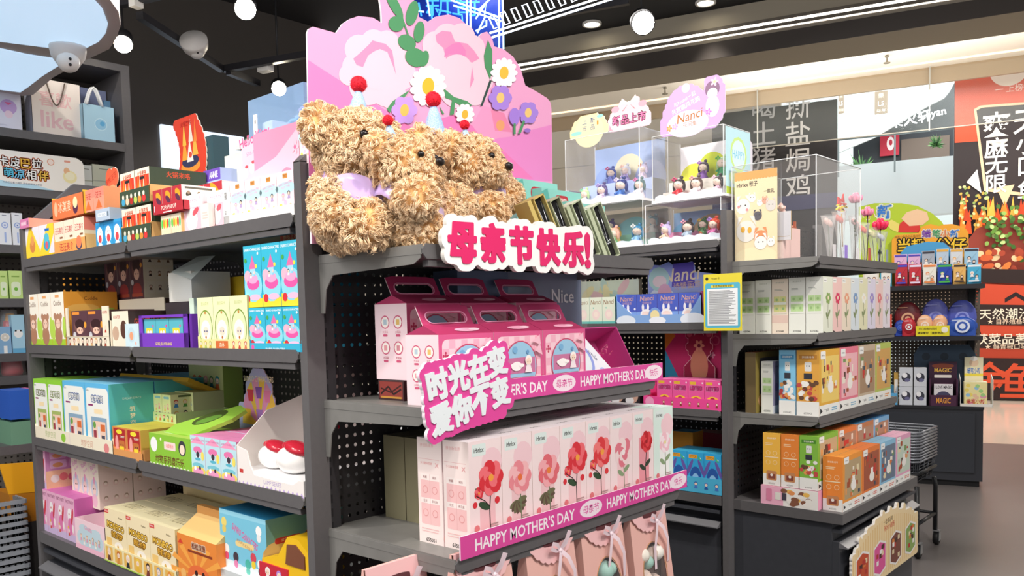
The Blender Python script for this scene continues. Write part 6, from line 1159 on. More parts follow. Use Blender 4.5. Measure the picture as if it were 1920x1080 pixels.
# ------------------------------------------------------------------ second gondola, long side: acrylic cases with figurines
def fig3(g_loc,rz,s,hair,dress,acc,label,skin='f6ddcc',grp=None,lay='dress'):
    g=empty('vinyl_figurine',g_loc,rz,label,'figurine',grp); hm=mat(hair,.3); dm=mat(dress,.4); sk=mat(skin,.45)
    b=MB(); b.lathe((0,0,0),[(.022*s,0),(.026*s,.006*s),(.017*s,.03*s),(.008*s,.045*s)],dm,14); b.tube([(-.006*s,-.006*s,.038*s),(-.02*s,-.016*s,.028*s),(-.012*s,-.026*s,.026*s)],[.005*s,.005*s,.004*s],dm,6); b.tube([(.006*s,-.006*s,.038*s),(.02*s,-.016*s,.03*s),(.024*s,-.024*s,.04*s)],[.005*s,.005*s,.004*s],dm,6); b.build('dress',g)
    b=MB(); b.ball((0,-.002*s,.062*s),(.021*s,.019*s,.019*s),sk,14,10)
    for k in (-1,1): b.add([(k*.008*s-.004*s,-.0212*s,.060*s),(k*.008*s+.004*s,-.0212*s,.060*s),(k*.008*s+.004*s,-.0212*s,.0612*s),(k*.008*s-.004*s,-.0212*s,.0612*s)],[(0,1,2,3)],'5a3a34')
    b.build('head',g)
    b=MB(); b.ball((0,.005*s,.069*s),(.025*s,.022*s,.02*s),hm,14,10); b.ball((-.022*s,.004*s,.055*s),(.007*s,.009*s,.02*s),hm,8,8); b.ball((.022*s,.004*s,.055*s),(.007*s,.009*s,.02*s),hm,8,8)
    b.ball((.008*s,.01*s,.092*s),(.009*s,.008*s,.008*s),hm,8,6); b.build('hair',g)
    b=MB(); 
    for k in range(4): b.ball((-.016*s+.008*s*math.cos(k*1.6),-.008*s,.084*s+.006*s*math.sin(k*1.6)),.005*s,mat(acc,.4),8,6)
    b.build('hair_ornament',g); return g
XD=.03
def case(fr,xa,xb,pyb,pyt,depth,lb,bg,base,dep=XD,side=None,zb=None,label2=None):
    t0=fr.t(xa,dep,1.9); 
    for _ in range(3): z0=zb if zb else fr.z(pyb,fr.t(xb,dep,1.9),dep); t0=fr.t(xa,dep,z0); t1=fr.t(xb,dep,z0)
    h=fr.z(pyt,t1,dep)-z0; w=t1-t0; g=empty('acrylic_display_case',tuple(fr.pt(t0,dep,z0)),fr.a,lb,'display case'); b=MB(); e=.003
    b.box((0,0,0),(w,e,h),CLEAR); b.box((0,e,0),(e,depth,h),CLEAR); b.box((w-e,e,0),(w,depth,h),CLEAR); b.box((0,0,h-e),(w,depth,h),CLEAR)
    em=mat('f4f6f8',.15)
    for a in ((0,0),(w,0),(0,depth),(w,depth)): b.box((a[0]-.0012,a[1]-.0012,0),(a[0]+.0012,a[1]+.0012,h),em)
    b.box((0,-.001,h-.002),(w,.001,h),em); b.box((w-.001,0,h-.002),(w+.001,depth,h),em); b.build('acrylic_cover',g)
    b=MB(); b.box((-.004,-.004,-.0),(w+.004,depth,.012),mat('f2f2f5',.3)); b.build('base_tray',g)
    b=MB(); b.box((.01,depth-.012,.012),(w-.01,depth-.006,h-.02),{'*':bg[0]}); A=Art(b,(.01,depth-.012,.012),(1,0,0),(0,0,1),w-.02,h-.032)
    for j,c in enumerate(bg[1:]): A.e(.2+.3*j,.4+.15*(j%2),.22,.3,c,18,.3*j)
    b.build('printed_backdrop',g)
    if base: 
        b=MB(); b.box((.012,depth*.5,.012),(w-.012,depth-.014,h*.35),base); b.box((.012,depth*.28,.012),(w-.012,depth*.5,h*.18),base); P=[(0.01,.012)]+[(.01+(w-.02)*k/24,.03+.01*abs(math.sin(k*.8))) for k in range(25)]+[(w-.01,.012)]; b.prism(P[::-1],.006,.009,'e8f0fb',ax='y'); b.build('stepped_stage',g)
    if side: b=MB(); b.box((w+.001,.02,.0),(w+.003,depth,h*.98),{'*':side,'r':side}); A=Art(b,(w+.003,.02,0),(0,1,0),(0,0,1),depth-.02,h); A.c(.5,.62,.34,'c9e88a'); A.c(.5,.62,.28,'d6f2f4'); A.t('HAPPY',.5,.62,.12,'7fc8e8',.5,.02); A.r(0,0,1,.14,'bcd23c'); A.e(.4,.28,.3,.1,'cfe8b0'); b.build('side_card',g)
    return g,t0,z0,w,h,depth
def fill(fr,c,figs,dep=XD):
    g,t0,z0,w,h,d=c
    for (u,row_,s,hair,dress,acc,lb) in figs:
        fig3(tuple(fr.pt(t0+u*w,dep+d*(.2,.42,.72)[row_],z0+(.0125,h*.18+.0015,h*.35+.0015)[row_])),fr.a+random.uniform(-.3,.3),s,hair,dress,acc,lb)
D_=.26
cB=case(G2,1211,1352,0,368,D_,'lower right acrylic case with pink stage and figurines',('8fb8e0','6fb4dc','b9a27c','e7a4c4'),'f0a8d0',zb=1.818)
cA=case(G2,1062,1206,0,374,D_,'lower left acrylic case with teal stage, next to camera boxes',('cfc2ae','d8c0d0','8fd0d8','c9b088'),'8ac4b0',zb=1.818)
zA=1.818+cA[4]+.002; zB=1.818+cB[4]+.002
cC=case(G2,1224,1357,0,232,D_,'upper right acrylic case with yellow-green backdrop',('e9e6ec','d5d63c','c4d02c','dfe07a'),'e8e2da',zb=zB,side='bfe6f0')
cD=case(G2,1062,1200,0,236,D_,'upper left acrylic case with blue moon backdrop',('9fb6e2','8fa8dc','e2dcc0','b8c4ec'),'b9c9ee',zb=zA,dep=XD)
fill(G2,cB,[(.2,0,1.05,'c3b6e6','f2cdb4','f0b0d0','ice-cream figurine with lilac hair in lower right case'),(.5,0,1.1,'2b1e22','a8bcd0','e8a0b8','black-haired figurine holding a grey ball in lower right case'),(.84,0,1.1,'c2432c','e887c4','b88ae0','red-haired figurine in pink dress in lower right case'),(.62,1,.9,'3a6a3c','57905a','e8c040','green figurine in the middle of lower right case'),(.86,2,.8,'7a4a3a','6a5ac0','e8a0a0','small brown-haired figurine at upper right of lower right case')])
b=MB(); b.ball((0,0,.012),(.01,.009,.012),'a8582c'); b.ball((0,-.002,.03),.009,'a8582c'); b.ball((-.007,0,.038),.0035,'a8582c',8,6); b.ball((.007,0,.038),.0035,'a8582c',8,6); tag(b.build('bear_figurine',None,tuple(G2.pt(cB[1]+cB[3]*.68,XD+.04,1.8305))),'tiny brown bear figurine between two larger figurines','figurine')
fill(G2,cA,[(.28,0,.9,'4a78a8','7ab88a','f0d060','small blue-haired figurine at left of lower left case'),(.56,0,1.15,'f0b09a','7ac080','f0e0b0','peach-haired figurine in green dress in lower left case'),(.86,0,1.15,'2d86b4','8cc4ec','ffffff','blue-haired figurine in pale blue robe in lower left case'),(.32,2,1.0,'4a2a7a','d060b0','e8508a','dark purple figurine at back of lower left case'),(.88,2,1.0,'3f9aa8','f0f0e8','9ad0d0','teal-hatted figurine at back of lower left case'),(.52,1,.8,'e8b84a','f0c878','f4e4c0','small golden figurine in middle of lower left case')])
fill(G2,cD,[(.18,0,.95,'b8dc9c','f4ecec','8fd8b0','pale green figurine at left of upper left case'),(.42,0,1.1,'4a3a7a','ead8f0','b0a0e0','purple-haired figurine in upper left case'),(.68,0,1.25,'24337a','3f78c8','e8d8f8','navy-haired figurine in blue robe in upper left case'),(.92,0,1.1,'1f5a64','f0e8f4','e07ab0','dark teal-haired figurine at right of upper left case'),(.34,2,1.0,'35489a','6a78c8','d84a7a','dark blue figurine with red flowers at back of upper left case'),(.54,2,1.0,'e8e8f0','b8a8dc','f6c8b8','silver-haired figurine at back of upper left case'),(.78,2,.9,'d8c8e8','e8d4e8','f08a3c','pale figurine with orange flower at back of upper left case')])
fill(G2,cC,[(.3,0,1.15,'2c1c20','cc2c3c','c8306a','figurine in red robe at front of upper right case'),(.55,0,1.1,'5a4440','f2e4ea','f0a8b8','brown-haired figurine in white robe in upper right case'),(.85,0,1.0,'3a3036','f0c0d4','f7d0e0','figurine sitting in a pink lotus in upper right case'),(.45,2,1.0,'3a2c40','8a5ab0','a050c0','violet figurine at back left of upper right case'),(.72,2,1.1,'b8d89c','3aa06a','4ab83c','pale green-haired figurine in emerald robe in upper right case')])
cE=case(G2,1036,1060,352,285,.2,'narrow acrylic case partly hidden behind the flower board',('5a4658','b8505a'),'d9cfe8',dep=.1) if 0 else None
carton(G2,G2.t(1030,.06,zA),.06,zA,cD[1]-G2.t(1030,.06,zA)-.006,.2,.1,{'*':'5b4a5e','t':'c7bfe2'},{'f':lambda A:(A.r(0,.85,1,1,'d9d2ee'),A.e(.5,.5,.4,.25,'c0606c'))},'dark_violet_box','dark violet box with red print left of the upper cases','box')
carton(G2,G2.t(1030,.06,1.818),.06,1.818,cD[1]-G2.t(1030,.06,zA)-.006,.2,zA-1.818-.002,'e4e2ea',{},'storage_box','plain pale box under the dark violet box','box')
# die-cut header signs on the cases
def sgn(pts,r,px,py,dep,fm,art,lb,sc=1.0,name='header_card',w=.2,h=.15):
    t=G2.t(px,dep,2.3); z=G2.z(py,t,dep); b=MB(); blob(pts,r,.005,.004,fm,'f4eef6',b); art(Art(b,(-w/2,0,0),(1,0,0),(0,0,1),w,h)); tag(link(name,b.mesh(name),None,G2.pt(t,dep,z),G2.a),lb,'sign')
sgn([(x*.012,z*.01) for x in range(-9,10) for z in range(0,9) if (x/9.5)**2+(z/9)**2<1],.014,1105,250,.03,'f4e6b0',lambda A:(A.e(.5,.1,.46,.8,'f7e9b8',24),A.t('上',.36,.62,.27,'3f5f94',.2,.02),A.t('市',.36,.28,.27,'3f5f94',.2,.02),A.t('新',.62,.62,.27,'3f5f94',.2,.02),A.t('品',.62,.28,.27,'3f5f94',.2,.02),A.r(.75,.35,.8,.55,'e0953c'),A.e(.85,.75,.1,.09,'9adcd0'),A.e(.1,.1,.18,.1,'9adcd0')),'cream fan-shaped sign reading new arrivals on the left acrylic case',h=.1)
sgn([(x*.012,z*.012) for x in range(-9,10) for z in range(0,9) if (x/10)**2+(z/9)**2<1]+[(-.03,.1),(.03,.1),(-.04,.11),(.045,.115)],.018,1180,235,.06,'f8c9d2',lambda A:(A.ot('新品上市',.5,.22,.32,'ee7fae','fbe4ea',.08,1.0,.06),A.p([(.5,.72),(.3,.92),(.26,.72)],'fbe4e2'),A.p([(.5,.72),(.7,.95),(.76,.74)],'fbe4e2'),A.c(.5,.72,.05,'fdf0ee'),A.p([(.48,.7),(.3,.5),(.34,.5)],'e8848f'),A.p([(.52,.7),(.7,.5),(.66,.5)],'e8848f'),A.e(.1,.6,.12,.1,'f4a8b8'),A.e(.9,.62,.12,.1,'f4a8b8')),'pink bow-topped sign reading new arrivals beside the cream sign')
sgn([(x*.013,z*.013) for x in range(-12,6) for z in range(0,15) if ((x+3)/9.5)**2+(z/14.5)**2<1]+[(x*.013,z*.013) for x in range(6,12) for z in range(0,16) if ((x-7.5)/4.2)**2+((z-8)/8.5)**2<1],.02,1300,239,.05,'cfa6e4',lambda A:(
 A.e(.36,.12,.5,.32,'e9dcf2',24),A.c(.33,.98,.1,'d9d0ee'),A.t('与Nanci一起',.3,.72,.12,'f6ecfa',.55,.01,.35),A.t('共赏国风花韵',.32,.56,.13,'faf2fc',.72,.02,.3),A.t('Nanci',.42,.3,.22,'b8763c',.6,.02,.12,.2),A.t('花间集',.42,.1,.12,'b88a5c',.4,.0),A.e(.95,.82,.17,.2,'8a6a86'),A.e(.95,.72,.12,.13,'eae4f4'),A.flower(1.0,.98,.09,'f2c6dc','f7e0a0',5),A.e(.95,.42,.16,.26,'e4d8f0'),A.flower(.86,.3,.07,'c87ae0','e8b8e8',5),A.flower(-.08,.08,.07,'e0a060','f2d08a',5),A.flower(.06,.1,.07,'d0a8e8','f0e0a0',5)),'large purple die-cut sign with gold lettering and veiled girl',w=.22,h=.19)
b=MB(); blob([(x*.02,z*.02) for x in range(-4,5) for z in range(-3,6) if (x/4.5)**2+(z/5.5)**2<1],.03,.006,.004,'e9e6ee','f4f2f6',b); t=G2.t(1385,.2,2.25); tag(link('header_card',b.mesh('h'),None,G2.pt(G2.t(1357,0,2.2)+.0,.31,2.2),(0,0,G2.a)),'plain pale scalloped card edge behind the upper right case','sign') if 0 else None
b=MB(); blob([(x*.02,z*.02) for x in range(-3,4) for z in range(-4,6)],.035,.007,.004,'e6e2ee','e6e2ee',b); tt=C2.t(1372,.06,2.2); tag(link('scalloped_card',b.mesh('h'),None,(2.62,.08,2.2),(0,0,0)),'back of a pale scalloped header card right of the purple sign','sign')
# Nanci level
Z=1.442
def a_nanci(A): A.r(0,0,1,1,'4f62c4'); A.r(0,0,1,.4,'7fa4e4'); A.t('Nanci',.5,.86,.17,'d9a98c',.8,.02,.05,.2); A.t('诗情画意',.5,.7,.09,'c8a0b0',.6); A.e(.45,.3,.28,.2,'f6f2f6'); A.e(.45,.32,.2,.1,'f8dcd4'); A.e(.3,.55,.06,.12,'f4f0f8'); A.e(.55,.55,.06,.12,'f4f0f8'); A.e(.8,.12,.2,.1,'f0b0d0'); A.c(.9,.5,.05,'f0f0ff'); A.e(.2,.08,.3,.1,'e8f0fb')
def a_nanci2(A): A.r(0,0,1,1,'e4ead8'); A.r(0,0,1,.1,'6ac0b8'); A.t('Nanci',.5,.82,.17,'9a7a5c',.8,.02,.05,.2); A.e(.5,.35,.3,.2,'f4dcd8'); A.e(.5,.36,.18,.1,'f8e6dc'); A.c(.3,.6,.05,'8ac8b8')
t0,t1=G2.t(1156,0,Z),G2.t(1316,0,Z); w=t1-t0; b=MB(); h=.15
b.prism([(0,0),(w,0),(w,.14),(w*.86,.045),(w*.2,.045),(0,.12)],0,.003,'88aee4',ax='y'); b.box((0,.16,0),(w,.163,h),'6a78c8'); b.box((w-.003,0,0),(w,.16,h),'9a4a88'); b.box((0,0,0),(.003,.16,h),'6a98d8'); A=Art(b,(0,0,0),(1,0,0),(0,0,1),w,.14); A.e(.12,.12,.12,.2,'e4ecf8'); A.e(.9,.15,.14,.22,'e8eefa'); A.c(.47,.32,.075,'7fa4e0'); A.c(.47,.3,.055,'f0e0a8'); A.e(.5,.12,.1,.14,'eef2fb')
tag(link('display_tray',b.mesh('t'),None,G2.pt(t0,0,Z),G2.a),'blue cloud display tray holding four night-blue boxes','display tray')
row(G2,Z+.004,1158,1313,4,551,.14,{'*':'4a5cc0','t':'7a8ad8','r':'8a4a90'},{'f':a_nanci},'night-blue box with gold script lettering','in the cloud tray','figure_box',dep=.006)
row(G2,Z+.004,1060,1154,4,554,.14,{'*':'dde6d4','t':'e8eee0','r':'6ac0b8'},{'f':a_nanci2},'pale green box with gold script lettering','left of the cloud tray','figure_box',dep=.006,h=.135)
t0,t1=G2.t(1215,.18,1.6),G2.t(1352,.18,1.6); b=MB(); w=t1-t0; P=[(0,0),(w,0),(w,.23),(w*.66,.25),(w*.66,.275),(w*.62,.30),(w*.54,.295),(w*.48,.275),(w*.38,.28),(w*.3,.305),(w*.18,.29),(0,.30)]
b.prism(P,0,.004,'a8b4e4',ax='y'); A=Art(b,(0,0,0),(1,0,0),(0,0,1),w,.3); A.p([(.0,0),(1,0),(1,.35),(.6,.2),(.3,.42),(0,.3)],'7fc0e4'); A.e(.2,.4,.2,.2,'e6ecf6'); A.e(.75,.35,.26,.16,'f4d8d0'); A.p([(.36,.98),(.64,.99),(.66,.6),(.34,.6)],'6a58b4'); A.t('Nanci',.47,.8,.22,'f6e0b8',.5,.03,.05,.2); A.t('诗情画意',.55,.62,.12,'dcb890',.4,.01,.08); A.c(.16,.74,.15,'bfe0d4'); A.e(.17,.7,.1,.1,'f8e0d8'); A.e(.24,.5,.1,.16,'f0b8c8')
for k in range(8): A.fig(.12+.11*k,.06,.06,'2a2a38','e8d8e8')
tag(link('header_card',b.mesh('h'),None,G2.pt(t0,.18,Z+.0),G2.a),'tall blue header card with gold script lettering and fairy print','sign')
t0,t1=G2.t(1050,.2,1.6),G2.t(1200,.2,1.6); w=t1-t0; b=MB(); b.box((0,0,0),(w,.03,.23),{'*':'cfdccb','f':'e2ead8','r':'d8c8a0'}); A=Art(b,(0,0,0),(1,0,0),(0,0,1),w,.23)
for i in range(9): A.e(random.uniform(.1,.9),random.uniform(.5,.92),.1,.1,random.choice(('f0c8cc','b8dcc8','f2e8b8','c8e0d8')),12,i)
tag(link('fairy_landscape_box',b.mesh('h'),None,G2.pt(t0,.19,Z),G2.a),'pale green landscape print carton left of the tall blue header','box')
# third level: pink bear boxes and dark boxes
Z=1.039
def a_lotso(A): A.r(0,0,1,1,'ee5aa0'); A.rr(.1,.84,.5,.94,'e8b83c'); A.ot('LOTSO',.5,.72,.15,'e02a84','f8d0e4',.12,.76,.08); A.e(.5,.24,.44,.22,'f2c83c'); A.c(.5,.3,.2,'b02848'); A.e(.5,.24,.12,.08,'f0b890'); A.c(.9,.9,.05,'f8d8e8')
t0,t1=G2.t(1206,0,Z),G2.t(1353,0,Z); w=t1-t0; tray(G2,t0,t1,0,Z,.16,.055,'ee4c98',lambda A:(A.minis(.22,1,.5,7,.05,('b8704a','8a3a2c')),A.c(.09,.5,.06,'f4a0c8')),'hot pink display tray with a row of tiny bears',hs=.12)
row(G2,Z+.004,1232,1352,4,712,.14,{'*':'ee4c98','t':'f07ab4'},{'f':a_lotso},'hot pink box with white arched lettering','in the pink tray','figure_box',dep=.004)
def a_darkanim(A): A.r(0,0,1,1,'2a2428'); A.e(.5,.4,.4,.3,'c8a090'); A.e(.4,.6,.3,.2,'f0f0ee',12,.5); A.e(.3,.2,.3,.14,'e4e0e4'); A.r(.5,.85,.9,.95,'d88a3c')
def a_pinkanim(A): A.r(0,0,1,1,'f0a8cc'); A.e(.5,.3,.5,.2,'2a2028'); A.e(.4,.6,.3,.14,'f4e4ec'); A.r(.6,.3,.9,.5,'b8306c')
row(G2,Z,1120,1200,3,690,.14,[{'*':'e88ab8'},{'*':'2a2428'},{'*':'2a2428'}],[{'f':a_pinkanim},{'f':a_darkanim},{'f':a_darkanim}],'dark cartoon picture box','left of the pink tray','figure_box',dep=.01,h=.13)
# large character-free header: round maroon plush print left out, generic pink panel
t0,t1=G2.t(1247,.2,1.3),G2.t(1352,.2,1.3); w=t1-t0; b=MB(); b.box((0,.0,0),(w,.004,.235),{'*':'3a9cc0','f':'d83a78'}); A=Art(b,(0,0,0),(1,0,0),(0,0,1),w,.235); A.p([(0,0),(.25,0),(.0,.6)],'3aa4cc'); A.p([(0,.6),(.2,.9),(.1,1),(0,1)],'f09a3c'); A.t('LO',.86,.8,.22,'f0709c',.25,.03); A.flower(.85,.5,.05,'f4c0d4','f4c0d4',5); tag(link('header_board',b.mesh('h'),None,G2.pt(t0,.2,Z+.13),G2.a),'pink and blue header panel behind the maroon card','sign')
b=MB(); pts=[(x*.012,z*.012) for x in range(-8,9) for z in range(0,22) if ((x/5.2)**2+((z-13.5)/4.6)**2<1 or (x/7)**2+((z-2)/7)**2<1 or ((x-4)**2+(z-18.5)**2<2.5) or ((x+4)**2+(z-18.5)**2<2.5))]
blob(pts,.014,.005,.004,'f2c2cc','e88a5c',b); b2=Matrix.Translation((0,-.0008,0)); blob(pts,.011,.004,.0006,'a3264a','a3264a',b,b2); A=Art(b,(-.1,-.0008,0),(1,0,0),(0,0,1),.2,.28); A.e(.5,.25,.24,.3,'dd9a78',18); A.c(.24,.8,.07,'d8607a'); A.c(.76,.8,.07,'d8607a'); A.flower(.5,.6,.14,'e8a888','7a1c38',6)
tag(link('maroon_card',b.mesh('h'),None,G2.pt(G2.t(1306,.15,1.3),.175,Z+.125),G2.a),'maroon rounded die-cut card standing above the pink tray','sign')
# base level: blue ocean boxes
Z=.65
def a_stitch(A): A.r(0,0,1,1,'35a6dc'); A.rr(.1,.84,.6,.94,'e8a83c'); A.t('STITCH',.35,.89,.06,'7a3c14',.4); A.e(.5,.4,.34,.24,'2c5aa8'); A.e(.5,.34,.2,.13,'8fc0e8'); A.e(.85,.6,.1,.24,'6a5aa8',12,.4); A.e(.15,.6,.1,.24,'6a5aa8',12,-.4); A.c(.8,.85,.05,'e8f4fa'); A.p([(.6,.94),(.9,.8),(.7,.8)],'4ab88a'); A.r(.1,.06,.6,.16,'f0d04c')
t0,t1=G2.t(1258,0,Z),G2.t(1354,0,Z); tray(G2,t0,t1,0,Z,.17,.075,'4fb4dc',lambda A:(A.minis(.0,1,.5,5,.12,('2c5aa8','4a78c8'))),'blue checkered display tray at base of second gondola',hs=.09)
row(G2,Z+.004,1258,1353,3,848,.16,{'*':'2f9ed4','t':'38a0c8'},{'f':a_stitch},'ocean-blue box with yellow lettering','in the blue tray','figure_box',dep=.004)
row(G2,Z,1262,1300,1,800,.1,{'*':'e9a03c','t':'3a9cc8'},{},'','','small_card_box',dep=.2,single='small orange and blue card peeking above the ocean-blue boxes',h=.25)
carton(G2,G2.t(1300,.3,Z),.3,Z,.25,.1,.24,{'*':'8a2a3c'},{},'maroon_carton','dark maroon carton at the back of the base level','box')
# ------------------------------------------------------------------ yellow notice on the upright
t0,t1=-.155,.0; nd=(2.205,); 
def nq(px,py,X=2.17): r=_F+_R*(px-960)/FOC-_U*(py-PY)/FOC; return CAM+r*((X-CAM[0])/r[0])
a,c=nq(1319,515),nq(1391,620); w=a[1]-c[1]; h=a[2]-c[2]; b=MB(); b.box((0,0,0),(w,.003,h),{'*':'e8d840'}); A=Art(b,(0,0,0),(1,0,0),(0,0,1),w,h); A.rr(.04,.05,.96,.84,'58b8d4',.06); A.r(.1,.09,.9,.74,'f4f6f8'); A.r(.2,.76,.8,.8,'f0e04c'); A.t('盲盒商品销售说明',.5,.785,.045,'222222',.58,.04); A.t('Huopal 号',.32,.92,.04,'3a3420',.36,.02); A.c(.09,.92,.04,'2a2a2a'); A.lines(.14,.86,.12,.71,32,'8a8c90',.55)
tag(link('notice_board',b.mesh('n'),None,(2.17,a[1],c[2]),G2.a),'yellow and blue notice sheet with small print hanging on the upright','notice')
b=MB(); b.box((2.173,(a[1]+c[1])/2-.01,a[2]-.03),(2.224,(a[1]+c[1])/2+.01,a[2]-.02),'c8c8c8'); tag(b.build('notice_clip',None),'small grey clip holding the yellow notice to the upright','clip')
# ------------------------------------------------------------------ second gondola end: white slim boxes
DD=-.405
def slimside(c1,num):
    def f(A): A.r(0,0,1,1,'e2e4dc' if c1!='pink' else 'e6d8c8'); A.t('拼创新境界',.5,.93,.03,'9aa090',.6); A.lines(.15,.7,.78,.82,2,'8a9088',.4); A.r(.12,.4,.88,.68,'b8d69a' if c1!='pink' else 'd6d690'); A.r(.12,.53,.88,.575,'e8ece0'); A.r(.49,.4,.51,.68,'e8ece0'); 
    def g(A):
        f(A); 
        if c1=='pink': A.r(0,.2,1,.34,'dcc0b4')
        A.c(.3,.62,.08,'98bc7c'); A.c(.7,.62,.08,'98bc7c'); A.c(.3,.46,.08,'98bc7c'); A.c(.7,.46,.08,'98bc7c'); A.r(.08,.36,.92,.365,'a0a498'); A.t(num,.5,.05,.035,'2c2c2c',.55,.02)
    g.__name__='slim_'+c1+num; return g
FL=(('e6ead8','8aa85c','leafy sprig'),('f2c9c4','d8305c','red rose'),('efe0cc','e8a080','orange tulip'),('dbe4ea','7a9cc8','blue bloom'),('e6e4c0','f4f4ec','white orchid'),('e2dcee','a090d0','violet bloom'),('f2d4d0','e07a80','pink bloom'),('ece4ee','c8b0d0','lilac bloom'))
def slimfront(i):
    bgc,fc_,_n=FL[i]
    def f(A):
        A.r(0,0,1,1,bgc); A.r(.05,.9,.4,.97,'f4f4f0'); A.t('irbrixx',.22,.935,.03,'222222',.3,.03); A.line([(.55,.1),(.5,.35),(.55,.6)],.04,'7a7a5a'); leaf(A,.52,.3,.35,.9,'8a9a6a'); leaf(A,.52,.25,.35,2.2,'7a8a5a')
        for k in range(6): A.e(.55+.14*math.cos(k),.62+.05*math.sin(k),.14,.045,fc_,10,k)
        A.c(.55,.63,.08,'f4e4c8'); A.p([(.05,.0),(.05,.05),(.3,.02)],'2a2a2a')
    f.__name__='slimf%d'%i; return f
Z=1.389; xs2=[1453+k*(1668-1453)/8 for k in range(9)]; e2=(1453,1513,1568,1613,1660,1702,1742,1790,1822)
fx=[1060+(v-0)/3*1.0 for v in (1453,1513,1612,1655,1705,1745,1790,1822)] ; fx=[1544,1565,1594,1612,1629,1642,1655,1668]
ta=C2.t(1543,DD,Z); tb=C2.t(1669,DD,Z); w8=(tb-ta)/8; hS=C2.z(518,ta,DD)-Z
for i in range(8): carton(C2,ta+i*w8,DD,Z,w8-.002,.075,hS,{'*':'e8e8e2'},{'f':slimfront(i),'l':slimside('g','655046')},'flower_brick_box','slim white box with '+FL[i][2]+' print on upper end shelf of second gondola','box','slim flower boxes on the second end')
for r,(nm,col) in enumerate((('655046','g'),('655048','pink'),('655046','g'),('655046','g'))):
    carton(C2,ta-.002*r,DD+(r+1)*.078,Z,w8,.075,hS*(1,.99,.98,.97)[r],{'*':'e0e0d8' if col=='g' else 'e2d2c6'},{'l':slimside(col,nm)},'flower_brick_box','slim pale box showing only its numbered side, '+('second','third','fourth','fifth')[r]+' from the front corner','box','slim flower boxes on the second end')
    carton(C2,ta+w8,DD+(r+1)*.078,Z,w8*7-.01,.075,hS*.97,{'*':'d8d8d0'},{},'storage_box','pale carton row behind the slim flower boxes, row '+NW[r+2],'box','pale cartons behind the slim boxes')
row(C2,Z,1568,1668,3,515,.1,[{'*':'b83a2c','t':'8a3a2c'},{'*':'d8503c','t':'a8b040'},{'*':'e8e4d8','t':'dfe8f0'}],{},'red and cream carton top','peeking above the slim flower boxes','carton',dep=-.02,h=hS+.015) if 0 else None
# lower end shelf: cat print boxes
def catside(bgc,banc):
    def f(A):
        A.r(0,0,1,1,bgc); A.rr(.1,.86,.9,.93,banc); A.t('拼创新境界',.5,.895,.035,'f4f0e4',.6,.02); A.rr(.36,.68,.66,.82,'e4e4e0'); A.c(.45,.76,.03,'333333'); A.c(.57,.76,.03,'333333'); A.r(.32,.56,.7,.65,'3a3a44')
        for k in range(22): A.e(random.uniform(.1,.9),random.uniform(.26,.52),.12,.035,random.choice(('f8f6f2','e8a05c','f8f6f2','c8504c','6a4a38','f0ece6')),10,random.uniform(-.5,.5))
        for k in range(5): A.c(.15+.17*k,.4,.02,'e03a4a')
        A.r(0,0,1,.22,'f2f2ee'); A.t('655042',.5,.04,.03,'444444',.5)
    f.__name__='cat'+bgc; return f
def roomfront(c1,c2,i):
    def f(A):
        rs=random.Random(i*77+5); A.r(0,0,1,1,c1); A.r(.1,.2,.96,.9,c2)
        for k in range(16): x=rs.uniform(.12,.8); y=rs.uniform(.22,.78); A.r(x,y,x+rs.uniform(.04,.16),y+rs.uniform(.04,.12),rs.choice(('a8502c','e8d8b0','5a3a2c','d87a3c','7a9a5c','c8342c','f2e8d8','3a4a5c','e8a05c')))
        A.e(.55,.42,.14,.1,'f6f2ec'); A.c(.55,.53,.07,'f6f2ec'); A.c(.5,.58,.02,'f6f2ec'); A.c(.6,.58,.02,'f6f2ec'); A.r(0,0,1,.16,'f4f4f0'); A.p([(.04,.03),(.04,.12),(.16,.07)],'1e1e20'); A.t('一pick:',.36,.075,.06,'2a2a2a',.3,.03); A.lines(.6,.92,.04,.11,2,rs.choice(('e07a6a','e8a05c','7ab0d0')),.5); A.rr(.06,.86,.3,.98,'f4f4f2'); A.t('irbrixx',.18,.92,.03,'222222',.2,.04)
    f.__name__='room%d'%i; return f
Z=1.033; ta=C2.t(1536,-.41,Z); tb=C2.t(1670,-.41,Z); w4=(tb-ta)/4; hL=C2.z(657,ta,-.41)-Z
cc=(('e6b040','f0d070','yellow'),('e87a90','f2b8c0','pink'),('c8b49a','a88a6c','beige'),('b8c860','d8a85c','green'))
for i in range(4): carton(C2,ta+i*w4,-.41,Z,w4-.002,.10,hL,{'*':'f2f0ea','t':cc[i][0]},{'f':roomfront(cc[i][0],cc[i][1],i),'l':catside('e3a84c','c88a3c')},'room_brick_box',cc[i][2]+' miniature room box on lower end shelf of second gondola','box','miniature room boxes on the lower end shelf')
carton(C2,ta-.0,-.305,Z,w4*4-.004,.075,hL,{'*':'8ec4e4','t':'5a8ab0'},{'l':catside('86c8ea','4a98c8')},'room_brick_box','blue carton with cats on its side, behind the yellow room box','box')
carton(C2,.10,-.13,Z,.8,.05,hL*.96,{'*':'6a5a3c','t':'b8603c','f':'8a7a3c'},{'l':plain,'f':lambda A:(A.r(.05,.3,.3,.9,'4a4a50'),A.e(.15,.2,.12,.16,'d8a878'),A.c(.15,.65,.06,'2a2433'))},'colourful_carton','dark colourful poster-print carton at back of lower end shelf','box')
carton(C2,.125,-.20,Z,.075,.055,.235,{'*':'d8dbe6','t':'e8eaf0','f':'9a94b0'},{'l':slimside('v','655052'),'f':lambda A:(A.r(0,0,1,.15,'e8e8ee'),A.c(.5,.5,.25,'8a7aa8'),A.t('irbrixx',.5,.9,.04,'222222',.4))},'slim_lilac_box','single slim lilac-white box standing at rear left of lower end shelf','box')
